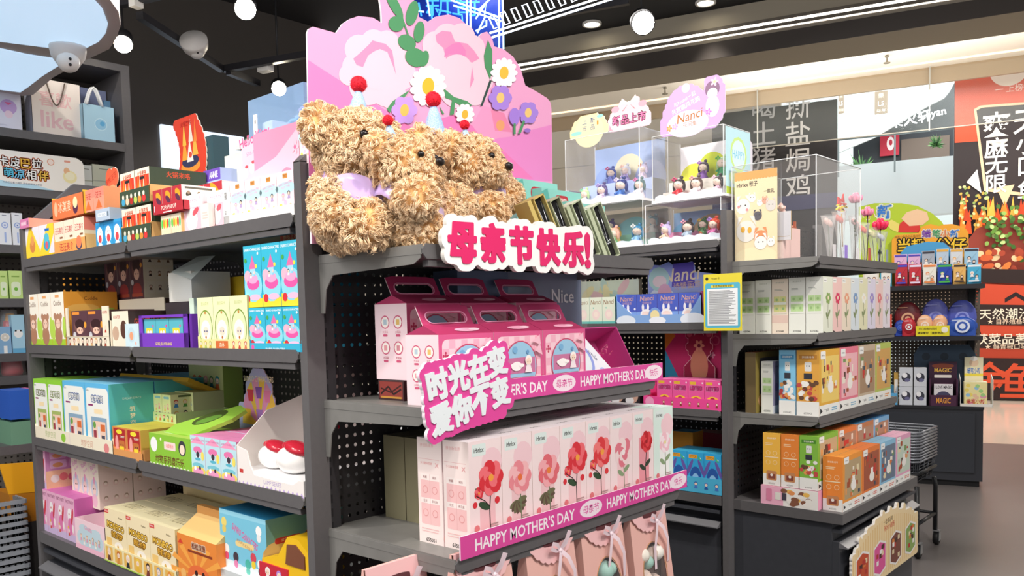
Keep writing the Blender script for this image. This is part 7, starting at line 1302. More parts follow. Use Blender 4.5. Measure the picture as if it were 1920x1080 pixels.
# base level of the second end
Z=.632; dF=-.515
def orangeside(c):
    def f(A): A.r(0,0,1,1,c); A.t('拼创新境界',.5,.9,.035,'f8e8d0',.6,.02); A.lines(.15,.7,.76,.82,2,'f4d8b0',.4); A.rr(.1,.38,.9,.72,c); 
    def g(A):
        f(A)
        for x,y in ((.3,.62),(.7,.62),(.3,.44),(.7,.44)): A.c(x,y,.13,'f6dcb4'); A.c(x,y,.11,c)
        A.r(.1,.53,.9,.55,'f6dcb4'); A.r(0,0,1,.22,'f2f0ec'); A.rr(.2,.1,.8,.28,'c88a5c'); A.r(.3,.13,.7,.22,'8a4a3c'); A.c(.5,.2,.08,'f0e8e0'); A.t('655053',.5,.04,.03,'444444',.5)
    g.__name__='os'+c; return g
ta=C2.t(1580,dF,Z); tb=C2.t(1707,dF,Z); w4=(tb-ta)/4; hN=C2.z(858,ta,dF)-Z
cc=(('ee9a3c','b8a07a','light orange'),('e8803c','a8583c','dark orange'),('8cc0e0','6a7a90','pale blue'),('e8a8c8','c8d8c8','pale pink'))
for i in range(4): carton(C2,ta+i*w4,dF,Z,w4-.002,.085,hN,{'*':'f2f0ea','t':cc[i][0]},{'f':roomfront(cc[i][0],cc[i][1],i+10),'l':orangeside('ee8c3c')},'room_brick_box',cc[i][2]+' miniature room box in the front row on base of second end','box','miniature room boxes on the base')
zt_=Z+.085
carton(C2,ta-.035,dF+.092,Z,.75,.26,.083,{'*':'f0a8c4','l':'f2b4cc'},{'l':lambda A:(A.r(.4,0,1,1,'f2efea'),[A.e(random.uniform(.4,.85),random.uniform(.15,.85),.06,.12,random.choice(('e8985c','f4f0ea','8a5a44','f0c060')),10) for _ in range(26)],A.rr(.1,.2,.2,.85,'e088a8'),A.r(.26,.3,.36,.7,'e8e4dc'),A.r(.38,.3,.46,.7,'4a4450'))},'cat_carton','long pink carton with cats lying under the upright boxes','box')
for r,(c,cs,nm) in enumerate((('8cc040',catside('84bc48','4a8a2c'),'green'),('e88a3c',orangeside('e8883c'),'orange'),('efbc4c',orangeside('efb84c'),'yellow'))):
    carton(C2,ta-.03,dF+.095+r*.084,zt_,w4-.002,.08,hN,{'*':c,'t':c,'f':'f2f0ea'},{'l':cs,'f':roomfront(c,'c8b08a',r+20)},'room_brick_box',nm+' upright room box on top of the long pink carton','box','upright room boxes on the pink carton')
for i in range(1,4): carton(C2,ta-.03+i*w4,dF+.095,zt_,w4-.002,.08,hN,{'*':'f2f0ea','t':('e8803c','5a98c8','4a88c0')[i-1]},{'f':roomfront(('e8803c','c87a4c','7ab0d8')[i-1],'b8886a',i+30)},'room_brick_box',('orange','brown','blue')[i-1]+' room box in the raised second row on the base','box','room boxes in the raised second row')
carton(C2,ta-.03+w4,dF+.18,zt_,w4*3,.16,hN*.99,{'*':'7a3a3c','t':'5a6a2c'},{},'dark_carton','dark red and olive carton behind the raised row','box')
# striped die-cut sign on the drawer
g=empty('striped_sign',(2.2+ta+.01,dF-.036,.27),0,'cream striped die-cut sign with four miniature room pictures','sign')
b=MB(); W2=w4*4; pts=[(x*.02,z*.02) for x in range(1,int(W2/.02)) for z in range(0,int((.14+.13*math.sin(math.pi*(x*.02)/W2)**.6)/.02)+1+(x%5==0))]; blob(pts,.018,.006,.012,'f4dcae','f4f0ea',b); A=Art(b,(0,0,-.01),(1,0,0),(0,0,1),W2,.3)
for k in range(30): A.r(.01+k*.0325,.03,.01+k*.0325+.014,.46+.42*math.sin(math.pi*(.02+k*.0325))**.6,'ebc88c'); A.k-=1
A.k+=1; A.t('一起来玩吧',.5,.83,.08,'4a3420',.28,.03); A.t('积木小剧场',.52,.73,.09,'c8402c',.3,.05)
for k,c in enumerate(('c8502c','e05a9c','7a4438','8aa85c')):
    x=.14+.24*k; hx=[(x-.09,.12),(x,.04),(x+.09,.12),(x+.09,.52),(x,.6),(x-.09,.52)]; A.p(hx,'f4f0ec'); A.p([(x+(a_-x)*.88,.32+(b_-.32)*.88) for a_,b_ in hx],c)
    for j in range(9): xx=x+random.uniform(-.06,.04); yy=random.uniform(.14,.45); A.r(xx,yy,xx+.03,yy+.07,random.choice(('e8d8b0','4a2a24','f2f0ec','d8843c','b8342c')))
b.build('printed_board',g)
# ------------------------------------------------------------------ clear case with cat board and flowers on the second end
Z=1.716; xa=2.29; W3=C2.t(1609,-.40,1.95)+2.2-xa; y0=-.41; d3=.385; h3=C2.z(291,C2.t(1535,y0,2.1),y0)-Z
g=empty('acrylic_display_case',(xa,y0,Z),0,'large empty-topped clear acrylic case with cat board inside','display case'); b=MB(); e=.004
b.box((0,0,0),(W3,e,h3),CLEAR); b.box((0,e,0),(e,d3,h3),CLEAR); b.box((W3-e,e,0),(W3,d3,h3),CLEAR); b.box((0,0,h3-e),(W3,d3,h3),CLEAR); b.box((0,d3-e,0),(W3,d3,h3),CLEAR)
for u,v in ((0,0),(W3,0),(0,d3),(W3,d3)): b.box((u-.0015,v-.0015,0),(u+.0015,v+.0015,h3),mat('eef2f4',.12))
for p in (((0,0,h3),(W3,0,h3)),((0,0,h3),(0,d3,h3)),((W3,0,h3),(W3,d3,h3)),((0,d3,h3),(W3,d3,h3))): b.tube(p,.0022,mat('eef2f4',.12),4)
b.build('acrylic_cover',g)
b=MB(); yb0=y0+.20; b.box((xa+.006,y0+.175,Z),(xa+.009,y0+d3-.01,Z+h3*.93),{'*':'f2e0b8'}); A=Art(b,(xa+.006,y0+d3-.01,Z),(0,-1,0),(0,0,1),d3-.185,h3*.93); A.r(0,0,1,1,'f3e0b8'); A.r(0,.93,1,1,'eaa85c')
for k in range(14): A.c(.035+k*.072,.925,.04,'eaa85c')
A.t('irbrixx 积子',.3,.86,.06,'1e1a18',.5,.04); A.t('一款玩,',.82,.76,.05,'2a2420',.24,.03); A.e(.5,.06,.5,.1,'f7e8c0'); 
for x,y,r,c in ((.2,.62,.17,'f2eee8'),(.42,.7,.09,'f4f0ea'),(.6,.64,.07,'f6f2ec'),(.72,.66,.07,'e8a890'),(.86,.6,.12,'dcd6d0'),(.55,.5,.1,'5a5660'),(.28,.34,.24,'ebe7e0'),(.62,.26,.16,'e8945c'),(.62,.2,.15,'f8f4ee'),(.86,.2,.09,'fbf8f2')):
    A.p([(x-r,y+r*.2),(x-r*.8,y+r*1.15*A.w/A.h*1.2),(x-r*.3,y+r*.7)],c); A.p([(x+r,y+r*.2),(x+r*.8,y+r*1.15*A.w/A.h*1.2),(x+r*.3,y+r*.7)],c); A.c(x,y,r,c,18); A.c(x-r*.35,y+.01,r*.1,'2a2420'); A.c(x+r*.35,y+.01,r*.1,'2a2420')
A.e(.2,.36,.05,.035,'e8b03c'); A.e(.36,.35,.05,.035,'e8b03c'); A.c(.1,.62,.03,'f09a9a'); A.c(.3,.58,.03,'f09a9a')
tag(b.build('cat_board',None),'cream board printed with many cartoon cats inside the clear case','display board')
def sideitem(xw,px0,px1,py0,py1,th,c,lb,name,cat,art=None,X=None):
    def q(px,py): r=_F+_R*(px-960)/FOC-_U*(py-PY)/FOC; return CAM+r*((X-CAM[0])/r[0])
    a=q(px0,py0); c_=q(px1,py1); w=a[1]-c_[1]; h=a[2]-c_[2]; b=MB(); b.box((0,0,0),(w,th,h),c)
    if art: art(Art(b,(0,0,0),(1,0,0),(0,0,1),w,h))
    return tag(link(name,b.mesh(name),None,(X,a[1],c_[2]),-math.pi/2),lb,cat)
sideitem(0,1434,1483,400,449,.006,{'*':'b89a6c','f':'d4d2d6'},'grey framed panel standing in front of the cat board','framed_panel','panel',lambda A:(A.rr(.05,.06,.95,.95,'cfced4'),A.r(.12,.65,.2,.86,'c08a3c'),A.r(.06,.12,.95,.14,'b8a07c')),X=xa+.03)
carton(C2,xa+.035-2.2,-.25,Z,.18,.11,.145,{'*':'f3cfc9','l':'f6dcd6','t':'f6e0da'},{'l':lambda A:(A.r(.1,.1,.9,.85,'f7e4dc'),A.line([(.5,.2),(.5,.7)],.03,'e8f0e0'),A.e(.4,.5,.1,.08,'f4f8ec'),A.e(.62,.6,.1,.08,'f4f8ec'))},'pink_display_box','pale pink box under the diorama inside the clear case','box')
for i,(x,c,lb) in enumerate(((.03,'e9a8b4','left tall pink flower box inside the clear case'),(.1,'f0c4c0','middle tall pink flower box inside the clear case'),(.165,'eed0da','right tall pink flower box inside the clear case'))):
    carton(C2,xa+x-2.2+.015,-.115,Z,.06,.07,.31-.012*i,{'*':c,'l':'e8b8bc','t':'f6e4e4'},{'f':slimfront((6,4,5)[i])},'flower_brick_box',lb,'box','tall flower boxes in the clear case')
g2=empty('brick_diorama',(xa+.05,-.24,Z+.147),0,'small toy brick diorama with pink blossom on the pale pink box','toy'); b=MB()
b.box((0,0,0),(.15,.08,.006),'a8502c'); 
for k in range(46): x,y=random.uniform(0,.14),random.uniform(0,.07); s_=random.uniform(.005,.014); z=random.uniform(.006,.03); b.box((x,y,.006),(x+s_,y+s_,z+s_),random.choice(('f4d8cc','b8603c','f0b8a8','e8e0d0','8a3a2c','f2c8b8')))
b.tube([(.03,.03,0),(.05,.035,.05),(.09,.04,.07)],.004,'c89a7a',5); b.build('bricks',g2)
b=MB()
for k in range(14): b.ball((.03+.006*k,.035+random.uniform(-.015,.015),.05+.05*math.sin(k*.25)+random.uniform(-.01,.01)),.009,random.choice(('f6d0c8','f8e4dc')),8,6)
b.build('blossom',g2)
# lotus bricks and cellophane wrapped bouquets beside the case
def cello(px,py0,py1,dep,tint,fl,lb,lean=0):
    t=C2.t(px,dep,Z); x=2.2+t; h=C2.z(py0,t,dep)-Z; g=empty('wrapped_bouquet',(x,dep,Z),0,lb,'bouquet','cellophane wrapped flowers on the second end'); b=MB(); r=.045; n=14
    prof=[(.006,0),(.015,.03),(.028,h*.55),(r,h*.95)]; vs=[];fs=[]
    for q,z in prof:
        for k in range(n): a=2*math.pi*k/n; rr=q*(1+.18*math.sin(a*4+z*30)); vs.append((rr*math.cos(a)+lean*z,rr*math.sin(a)*.6,z))
    for i in range(len(prof)-1):
        for k in range(n): fs.append((i*n+k,i*n+(k+1)%n,(i+1)*n+(k+1)%n,(i+1)*n+k))
    b.add(vs,fs,glassy('ffffff',.22,.12,'cellophane'),True); b.build('cellophane',g)
    b=MB(); b.tube([(0,0,.005),(lean*h*.5,0,h*.5),(lean*h,0,h*.8)],.002,'4a5a3a',5)
    for k in range(6): a=k*1.05; b.ball((lean*h*.85+.012*math.cos(a),.01*math.sin(a),h*.8+.008*math.sin(k)),(.011,.008,.014),mat(fl,.4),8,6)
    b.build('flower',g)
    b=MB(); b.box((-.015,-.02,.01),(.02,-.019,.07),tint); b.build('label_card',g)
for px,py0,dep,tint,fl,lb,ln in ((1556,400,-.36,'e8e4e8','e8c0b8','wrapped bouquet with pale flower inside glass corner',-.1),(1578,392,-.38,'8a5ae0','e05a4c','wrapped bouquet with violet label card',-.15),(1600,398,-.34,'e8e8ee','d8a0a0','wrapped bouquet behind the case edge',.1),(1622,415,-.38,'c85a50','e8745c','wrapped bouquet with coral label right of the case',-.2),(1640,425,-.36,'dfe4ea','d8d8a0','wrapped bouquet leaning left near shelf end',-.25),(1655,432,-.39,'9aa8b8','c8d0d8','rightmost wrapped bouquet at the shelf end',-.2)): cello(px,py0,0,dep,tint,fl,lb,ln)
def lotusb(px,py,dep,c,lb,s=1.0,stem=None):
    t=C2.t(px,dep,Z); z=C2.z(py,t,dep); g=empty('brick_lotus',(2.2+t,dep,z),0,lb,'toy flower'); b=MB(); m=mat(c,.35)
    for k in range(8): a=k*.785; b.ball((.018*s*math.cos(a),.018*s*math.sin(a),.004*s),(.012*s,.008*s,.018*s),m,8,6,rot=Matrix.Rotation(a,3,'Z')@Matrix.Rotation(.5,3,'Y'))
    for k in range(5): a=k*1.25+.3; b.ball((.008*s*math.cos(a),.008*s*math.sin(a),.015*s),(.009*s,.007*s,.018*s),m,8,6)
    b.build('petals',g); b=MB(); b.tube([(0,0,0),(.004,0,-(z-Z)*.5),(-.01,0,-(z-Z)+.002)],.003,'3a2c2c',5); 
    for k in range(5): b.ball((random.uniform(-.02,.02),.0,-(z-Z)*random.uniform(.2,.7)),(.012,.004,.007),'2f4030',6,5)
    b.build('stem',g)
lotusb(1604,375,-.36,'ef9cb8','pink brick lotus, topmost behind the case corner',1.1); lotusb(1626,400,-.38,'f090b0','pink brick lotus leaning right below the top one',1.0); lotusb(1650,425,-.39,'e8305c','deep pink brick lotus at right end of the shelf',1.3)
b=MB()
for k in range(16): a=random.uniform(-.4,.4); p=Vector((random.uniform(-.05,.05),0,random.uniform(0,.05))); b.box((p.x-.012,-.004,p.z-.003),(p.x+.012,.004,p.z+.003),random.choice(('f2e02c','f2e02c','d8302c')),T=Matrix.Rotation(a,4,'Y'))
b.prism([(-.05,.04),(-.03,.035),(-.01,.055),(.03,.05),(.02,.09),(.0,.06),(-.045,.07)],-.003,.003,'d8282c',ax='y'); b.tube([(0,0,0),(.01,0,-.15)],.003,'b8902c',5)
t=C2.t(1578,-.39,1.9); tag(link('festive_pick',b.mesh('f'),None,(2.2+t,-.39,C2.z(400,t,-.39))),'red and yellow glittering lettering pick among the bouquets','decoration')
# ------------------------------------------------------------------ far counter display goods
def F(px,z,dep=0): return F3.t(px,dep,z)
def pack(px0,px1,z,py,dep,c,c2,lb,name='snack_pack',th=.03,fig=True,grp='hanging bag packs on the far display'):
    t0,t1=F(px0,z,dep),F(px1,z,dep); w=(t1-t0)*.96; h=F3.z(py,(t0+t1)/2,dep)-z; b=MB(); n=8
    P=[(0,0),(w,0),(w,h*.06),(w*.97,h*.1),(w*.97,h*.9),(w,h*.94),(w,h),(0,h),(0,h*.94),(w*.03,h*.9),(w*.03,h*.1),(0,h*.06)]
    vs=[(x,0 if .08*h<z_<.92*h else th*.45,z_) for x,z_ in P]+[(x,th if .08*h<z_<.92*h else th*.55,z_) for x,z_ in P]; k=len(P)
    b.add(vs,[tuple(range(k)),tuple(range(k,2*k))[::-1]]+[(i,k+i,k+(i+1)%k,(i+1)%k) for i in range(k)],c); A=Art(b,(0,-.0005,0),(1,0,0),(0,0,1),w,h,.0004); A.k=3; A.r(.06,.86,.94,.96,c2)
    if fig: A.fig(.35,.5,.45,c2,'f4f0ec'); A.fig(.68,.34,.4,'3a3038',c2)
    A.r(.12,.1,.85,.18,c2); tag(link(name,b.mesh(name),None,F3.pt(t0,dep,z),F3.a),lb,'snack pack',grp)
Z=1.672
for i,(a,c,py,c1,c2,lb) in enumerate(((1676,1702,477,'e3b6da','5a4ab8','pink and lilac'),(1702,1727,476,'e3b6da','5a4ab8','second pink and lilac'),(1728,1754,470,'aab2be','3a3a44','grey'),(1755,1780,466,'bccdde','e8b04c','pale blue-grey'),(1781,1806,466,'d9dde2','e8b04c','white'),(1807,1836,465,'9fcbe6','3a3a44','sky-blue'))): pack(a,c,Z+.115,py,.09,c1,c2,lb+' foil pack in the back row of top far shelf')
b=MB(); b.box((-.62+F(1836,Z)-.0,.0,0),(F(1836,Z),.16,.11),'b8b0a8'); tag(link('display_riser',b.mesh('r'),None,F3.pt(0,.07,Z),F3.a),'low grey riser behind the front packs on top far shelf','riser')
for i,(a,c,c1,c2,lb) in enumerate(((1678,1703,'c02c3c','4a4ac0','red and violet'),(1704,1729,'c8303c','e8d8f0','red and white'),(1730,1757,'eeebdf','e88a4c','cream with orange hair figure'),(1757,1786,'2446b0','4ab04c','royal-blue'),(1787,1812,'e8b868','3a2c2c','golden'),(1813,1841,'48b0d8','e8f0f4','bright cyan'))): pack(a,c,Z,495,.02,c1,c2,lb+' foil pack in the front row of top far shelf')
g=empty('cartoon_header_sign',tuple(F3.pt(0,.18,0)),F3.a,'yellow die-cut header sign with Chinese lettering above the foil packs','sign')
def fz(px,py,dep=.0): 
    t=F3.t(px,.18+dep,1.9)
    for _ in range(5): z=F3.z(py,t,.18+dep); t=F3.t(px,.18+dep,z)
    return t,z
b=MB(); P=[fz(x,y) for x,y in ((1672,535),(1672,450),(1680,441),(1722,437),(1728,425),(1745,420),(1760,424),(1770,421),(1785,420),(1800,424),(1812,430),(1816,437),(1817,520),(1817,535))]
b.prism(P,0,.008,'f2a82c',ax='y'); A=Art(b,(0,0,0),(1,0,0),(0,0,1),1,1,.0006)
for ch,px,c in (('蜡',1737,'7a3aa8'),('笔',1756,'2f9a5c'),('小',1772,'e07a3c'),('新',1790,'2a78d0')): t,z=fz(px,438); A.ot(ch,t,z,.068,c,'fbf4e0',.1,1,.06)
for ch,px in (('当',1695),('趣',1722),('公',1768),('仔',1797)): t,z=fz(px,459 if px>1760 else 460); A.ot(ch,t,z,.115,'f4c82c','2a2018',.09,1,.06)
t,z=fz(1702,443); A.t('蜡笔小新系列正版授权',t,z,.02,'7a5a1c',.2)
A.p([fz(*p) for p in ((1688,475),(1700,462),(1740,453),(1770,455),(1790,472),(1790,490),(1690,492))],'4a9ed0'); b.build('yellow_board',g)
b=MB(); P=[fz(x,y,.05) for x,y in ((1610,520),(1610,388),(1640,381),(1690,381),(1720,386),(1748,400),(1765,415),(1775,430),(1775,520))]; b.prism(P,.05,.055,'b4cc2c',ax='y'); A=Art(b,(0,.05,0),(1,0,0),(0,0,1),1,1,.0006); t,z=fz(1659,397,.05); A.ot('新',t,z,.12,'2a78d0','f4f8e8',.1,1,.06); t,z=fz(1630,402,.05); A.t('小',t,z,.1,'f4f8e8',1,.1); A.t('小',t,z,.09,'e0a03c',1,.03)
A.p([fz(x,y,.05) for x,y in ((1682,436),(1688,418),(1705,408),(1722,415),(1728,436))],'d8342c'); A.p([fz(x,y,.05) for x,y in ((1670,430),(1660,418),(1672,412),(1686,420),(1684,436))],'e8d870'); A.p([fz(x,y,.05) for x,y in ((1690,410),(1700,398),(1720,392),(1738,398),(1742,412),(1730,422),(1705,424))],'f0c8a0'); b.build('green_board',g)
# blind-bag pouches on the middle far shelf
Z=1.25
for i,(x0,x1,py,dep,c,c2,lb) in enumerate(((1676,1728,566,.16,'7a2a30','e8b890','dark red round-window pouch at back of the middle far shelf'),(1728,1780,560,.18,'6a70c8','9aa0e8','violet camera-shaped pouch at back middle'),(1776,1832,562,.17,'5a66c4','9aa4ec','violet camera-shaped pouch at back right'),(1676,1700,600,.06,'2a48a8','4a6ad0','small dark blue pouch at front left'),(1690,1718,596,.03,'c02c38','f0f0f0','red pouch with round white eyes in front'),(1718,1750,590,.06,'f0bc94','f8e8dc','peach fluffy pouch left of centre'),(1748,1778,590,.05,'efb68c','f8e8dc','peach fluffy pouch at centre'),(1775,1834,594,.02,'2d56b4','e0e8f8','royal blue pouch at front right'))):
    t0,t1=F(x0,Z,dep),F(x1,Z,dep); h=F3.z(py,(t0+t1)/2,dep)-Z; w=t1-t0; b=MB(); b.ball((w/2,.03,h/2),(w/2,.03,h/2),mat(c,.35),16,10); b.box((w*.06,.012,0.0),(w*.94,.048,h*.75),mat(c,.35),bev=.01); A=Art(b,(0,-.003,0),(1,0,0),(0,0,1),w,h,.0006); A.c(.5,.5,.24,c2,16); A.c(.5,.5,.17,c); A.c(.5,.5,.1,c2); A.lines(.15,.6,.8,.86,1,c2)
    tag(link('toy_pouch',b.mesh('p'),None,F3.pt(t0,dep,Z),F3.a),lb,'toy pouch','toy pouches on the middle far shelf')
b=MB(); t0,t1=F(1717,Z,-.015),F(1780,Z,-.015); w=t1-t0; b.box((0,0,0),(w,.003,.085),{'*':'e8dc2c'}); A=Art(b,(0,0,0),(1,0,0),(0,0,1),w,.085,.0006); A.t('开心购物的同时',.36,.7,.22,'3a2c1c',.6,.02); A.t('请保管好「随身物品」',.45,.3,.24,'3a2c1c',.8,.03); A.c(.86,.6,.1,'f4f0e0'); tag(link('reminder_label',b.mesh('p'),None,F3.pt(t0,-.016,Z),F3.a),'yellow reminder label with Chinese lettering on the middle far shelf','label')
# counter goods
Z=.668
def a_carpet(A): A.r(0,0,1,1,'d0d4dc'); A.e(.5,.5,.35,.25,'3a3a48'); A.e(.4,.6,.2,.14,'f0f0f4'); A.e(.6,.35,.2,.1,'6a6a90')
for r in range(2):
    for i,(a,c) in enumerate(((1686,1712),(1713,1738))):
        t0,t1=F(a,Z,.02),F(c,Z,.02); hh=.155; carton(F3,t0,.02+.0*r,Z+r*(hh+.002),t1-t0-.004,.12,hh,{'*':'c8ccd8','t':'e8eaf0'},{'f':a_carpet},'grey_toy_box',('lower','upper')[r]+' '+('left','right')[i]+' grey box of the stack on the far counter','box','grey boxes stacked on the far counter')
t0,t1=F(1742,Z,0),F(1796,Z,0); w=t1-t0; h=F3.z(680,t0,.0)-Z
b=MB(); b.box((0,0,0),(w,.004,h*.25),'4a2440'); b.box((0,0,0),(.012,.16,h*.62),'4a2440'); b.box((w-.012,0,0),(w,.16,h*.62),'4a2440'); b.box((0,.15,0),(w,.16,h),{'*':'3a1c34'}); A=Art(b,(0,.15,0),(1,0,0),(0,0,1),w,h); A.t('MAGIC',.5,.8,.1,'e8b84c',.6,.04); A.rr(.2,.62,.8,.69,'f0e8e0'); A.e(.5,.9,.4,.06,'7a3a28'); B_=Art(b,(0,0,0),(1,0,0),(0,0,1),w,h*.25); B_.t('MAGIC',.5,.5,.5,'e8a03c',.5,.04); tag(link('display_tray',b.mesh('m'),None,F3.pt(t0,.0,Z),F3.a),'dark maroon display stand with gold lettering on the far counter','display tray')
b=MB(); b.box((0,0,0),(w*.66,.1,h*.5),{'*':'5a3050','f':'e8e4e8'}); A=Art(b,(0,0,0),(1,0,0),(0,0,1),w*.66,h*.5); A.t('I LOVE MAGIC',.5,.85,.14,'2a2430',.9,.05); A.e(.5,.4,.4,.26,'4a4868'); A.e(.4,.3,.2,.12,'c8a090'); tag(link('card_pack',b.mesh('m'),None,F3.pt(t0+w*.17,.03,Z+.001),F3.a),'white and violet pack inside the maroon stand','pack')
for i,(px,c) in enumerate(((1757,'7a3040'),(1768,'b8485a'),(1780,'8a3a50'))):
    t=F(px,Z,.155); fig3(tuple(F3.pt(t,.155,Z+h-.01+.0)),F3.a,1.0,'8a2c3c',c,'e8a0a0',pos(i,3)+' small red-haired figure prints above the maroon stand','f4d8c8','figures above the maroon stand') if 0 else None
t0,t1=F(1800,Z,-.0),F(1862,Z,-.0); w=t1-t0; h=F3.z(672,t0,0)-Z
b=MB(); b.box((0,0,0),(w,.004,h*.06),'ece8e0'); b.prism([(0,0),(.18,0),(.18,h*.66),(0,h*.55)],0,.004,'efece6',ax='x'); b.prism([(0,0),(.18,0),(.18,h*.66),(0,h*.55)],w-.004,w,'efece6',ax='x'); b.box((0.04,.17,0),(w-.06,.175,h),{'*':'f4ecc8'}); A=Art(b,(.04,.17,0),(1,0,0),(0,0,1),w-.1,h); A.t('蜡笔小新',.5,.72,.12,'3a78c8',.7,.06); A.r(0,.6,1,.66,'f0dc4c'); A.e(.5,.88,.25,.08,'f0d0b0'); A.e(.5,.97,.2,.05,'f4f0ea'); tag(link('display_tray',b.mesh('m'),None,F3.pt(t0,.0,Z),F3.a),'white card display with rainbow lettering at end of the far counter','display tray')
b=MB(); b.box((0,0,0),(w*.7,.11,h*.5),{'*':'f2ecd0','f':'f4e8a8'}); A=Art(b,(0,0,0),(1,0,0),(0,0,1),w*.7,h*.5)
for k in range(16): A.e(random.uniform(.1,.9),random.uniform(.1,.9),.1,.08,random.choice(('e8a0b8','9ac8e8','a8d88a','f4dc6a','f0c8a8')),8)
A.t('蜡笔小新',.5,.2,.2,'c84a3c',.8,.06); tag(link('card_pack',b.mesh('m'),None,F3.pt(t0+w*.13,.03,Z+.001),F3.a),'pastel rainbow pack inside the white card display','pack')
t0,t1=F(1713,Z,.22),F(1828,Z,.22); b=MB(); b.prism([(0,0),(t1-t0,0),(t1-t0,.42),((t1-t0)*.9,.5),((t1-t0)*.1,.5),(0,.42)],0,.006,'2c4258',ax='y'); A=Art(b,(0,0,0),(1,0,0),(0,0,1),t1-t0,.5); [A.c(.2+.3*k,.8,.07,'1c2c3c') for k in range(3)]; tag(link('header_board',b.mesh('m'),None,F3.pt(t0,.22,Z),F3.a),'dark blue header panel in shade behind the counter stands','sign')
t0,t1=F(1600,Z,.0),F(1683,Z,.0); tray(F3,t0,t1,0,Z,.14,.1,'5aa8d8',lambda A:A.minis(.3,1,.5,7,.06,('2c2c38','4a2c2c')),'pale blue display tray with row of tiny heads on far counter',hs=.16)
for (x0,x1,py,c,lb,sh) in ((1650,1672,500,'3aa0c0','blue picture box on left part of the top far shelf',1.672),(1618,1648,505,'e8dcc8','cream picture box on left part of the top far shelf',1.672),(1640,1672,590,'d8503c','red picture box on left part of the middle far shelf',1.25),(1676,1684,700,'c8a04c','slim brown carton beside the grey boxes',.668)):
    t0,t1=F(x0,sh,.05),F(x1,sh,.05); carton(F3,t0,.05,sh,t1-t0,.12,F3.z(py,t0,.05)-sh,{'*':c},{'f':lambda A:(A.rr(.1,.1,.9,.8,'f0ece4'),A.fig(.35,.4,.4,'3a3a4c','c8504c'),A.fig(.7,.4,.4,'8a5a3c','4a78c0'))},'picture_box',lb,'box')
# ------------------------------------------------------------------ wall shelving goods, far left
def L(px,z,dep=0): return LW.t(px,dep,z)
def wbag(x0,x1,z,py,c,lb,art,rope=None,dep=.06,side='d9d4dc',th=.1,hc='6a5a50',ribbon=False):
    t0,t1=L(x0,z,dep),L(x1,z,dep); w=t1-t0; h=LW.z(py,(t0+t1)/2,dep)-z; g=empty('paper_gift_bag',tuple(LW.pt(t0,dep,z)),LW.a,lb,'gift bag'); b=MB(); b.box((0,0,0),(w,.002,h),c); b.box((0,th,0),(w,th+.002,h),c); b.box((0,0,0),(.002,th,h),side); b.box((w-.002,0,0),(w,th,h),side); b.box((0,0,0),(w,th,.002),c)
    art(Art(b,(0,0,0),(1,0,0),(0,0,1),w,h)); b.build('bag_body',g)
    if rope:
        b=MB(); a,c_,dz=rope; pts=[(w*(a+(c_-a)*k/12),-.006,h*.98+dz*math.sin(math.pi*k/12)) for k in range(13)]; b.tube(pts,.0035 if not ribbon else .007,hc,6); 
        if ribbon: b.tube([(p[0]+.01,p[1]+.05,p[2]+.01) for p in pts],.007,hc,6)
        b.build('handle',g)
Z=2.56
wbag(-60,43,Z,168,'e7e6f4','white-blue gift bag with pale rabbit print at far left',lambda A:(A.e(.75,.6,.16,.2,'c9a8dc'),A.c(.75,.4,.08,'f2d8e6'),A.p([(.68,.72),(.82,.72),(.75,.64)],'e86a9c'),A.c(.2,.7,.06,'b8d8e8'),A.c(.3,.3,.05,'b8d8e8'),A.t('you are my sunshine',.5,.1,.06,'a8a8c0',.5)),None,dep=.02)
wbag(62,155,Z,152,'f4eae2','tall cream gift bag with pink Chinese characters and the word like',lambda A:(A.t('喜歡',.48,.66,.27,'f2c9c9',.7,.04),A.t('like',.5,.3,.3,'eec6cc',.7,.06)),(.3,.68,-.13),side='c9cfe4')
wbag(158,217,Z,198,'a9d2e8','sky-blue gift bag with round emblem and white ribbon handles',lambda A:(A.c(.55,.48,.2,'c4e4f4',24),A.c(.55,.48,.175,'8fc4e4',24),A.c(.6,.5,.08,'5aa8d8')),(.12,.62,.1),hc='e9ecee',dep=.02,ribbon=True,side='8ab4cc')
for x0,x1,py,c,dep,lb in ((150,204,162,'8a94b8',.2,'slate blue gift bag behind the sky-blue one'),(200,222,188,'6a9ac0',.16,'narrow medium blue gift bag at the right behind sky-blue bag'),(212,223,220,'a8283c',.13,'dark red gift bag edge at the right end of top wall shelf')):
    t0,t1=L(x0,Z,dep),L(x1,Z,dep); carton(LW,t0,dep,Z,t1-t0,.03,LW.z(py,t0,dep)-Z,{'*':c},{},'paper_gift_bag',lb,'gift bag')
z1=WZ[1]
t0,t1=L(-40,z1,-.01),L(160,z1,-.01); w=t1-t0; hN=LW.z(296,t1-.05,-.01)-z1; g=empty('wide_box_sign',tuple(LW.pt(t0,-.01,z1)),0,'wide white printed sign with rounded corner and outlined Chinese lettering','sign')
b=MB(); P=[(0,0),(w,0),(w,hN*.8),(w-.01,hN*.92),(w-.04,hN),(0,hN)]; b.prism(P,0,.02,'fbf6ec',ax='y'); A=Art(b,(0,0,0),(1,0,0),(0,0,1),w,hN)
A.p([(0,0),(.7,0),(.5,.12),(.3,.1),(0,.3)],'bfe3f2')
def lx(px,py): t=L(px,z1+.15,-.01); return (t-t0)/w,(LW.z(py,t,-.01)-z1)/hN
for ch,px,py,c in (('卡',6,301,'fbf6ee'),('皮',29,304,'fbf6ee'),('巴',48,307,'f2b83c'),('拉',69,307,'fbf6ee'),('萌',15,323,'5ac0dc'),('凉',35,326,'7ac8e8'),('相',57,328,'fbf6ee'),('伴',80,330,'f4c04c')): x,y=lx(px,py); A.ot(ch,x,y,.27,c,'dd6a38',.11,.2,.06)
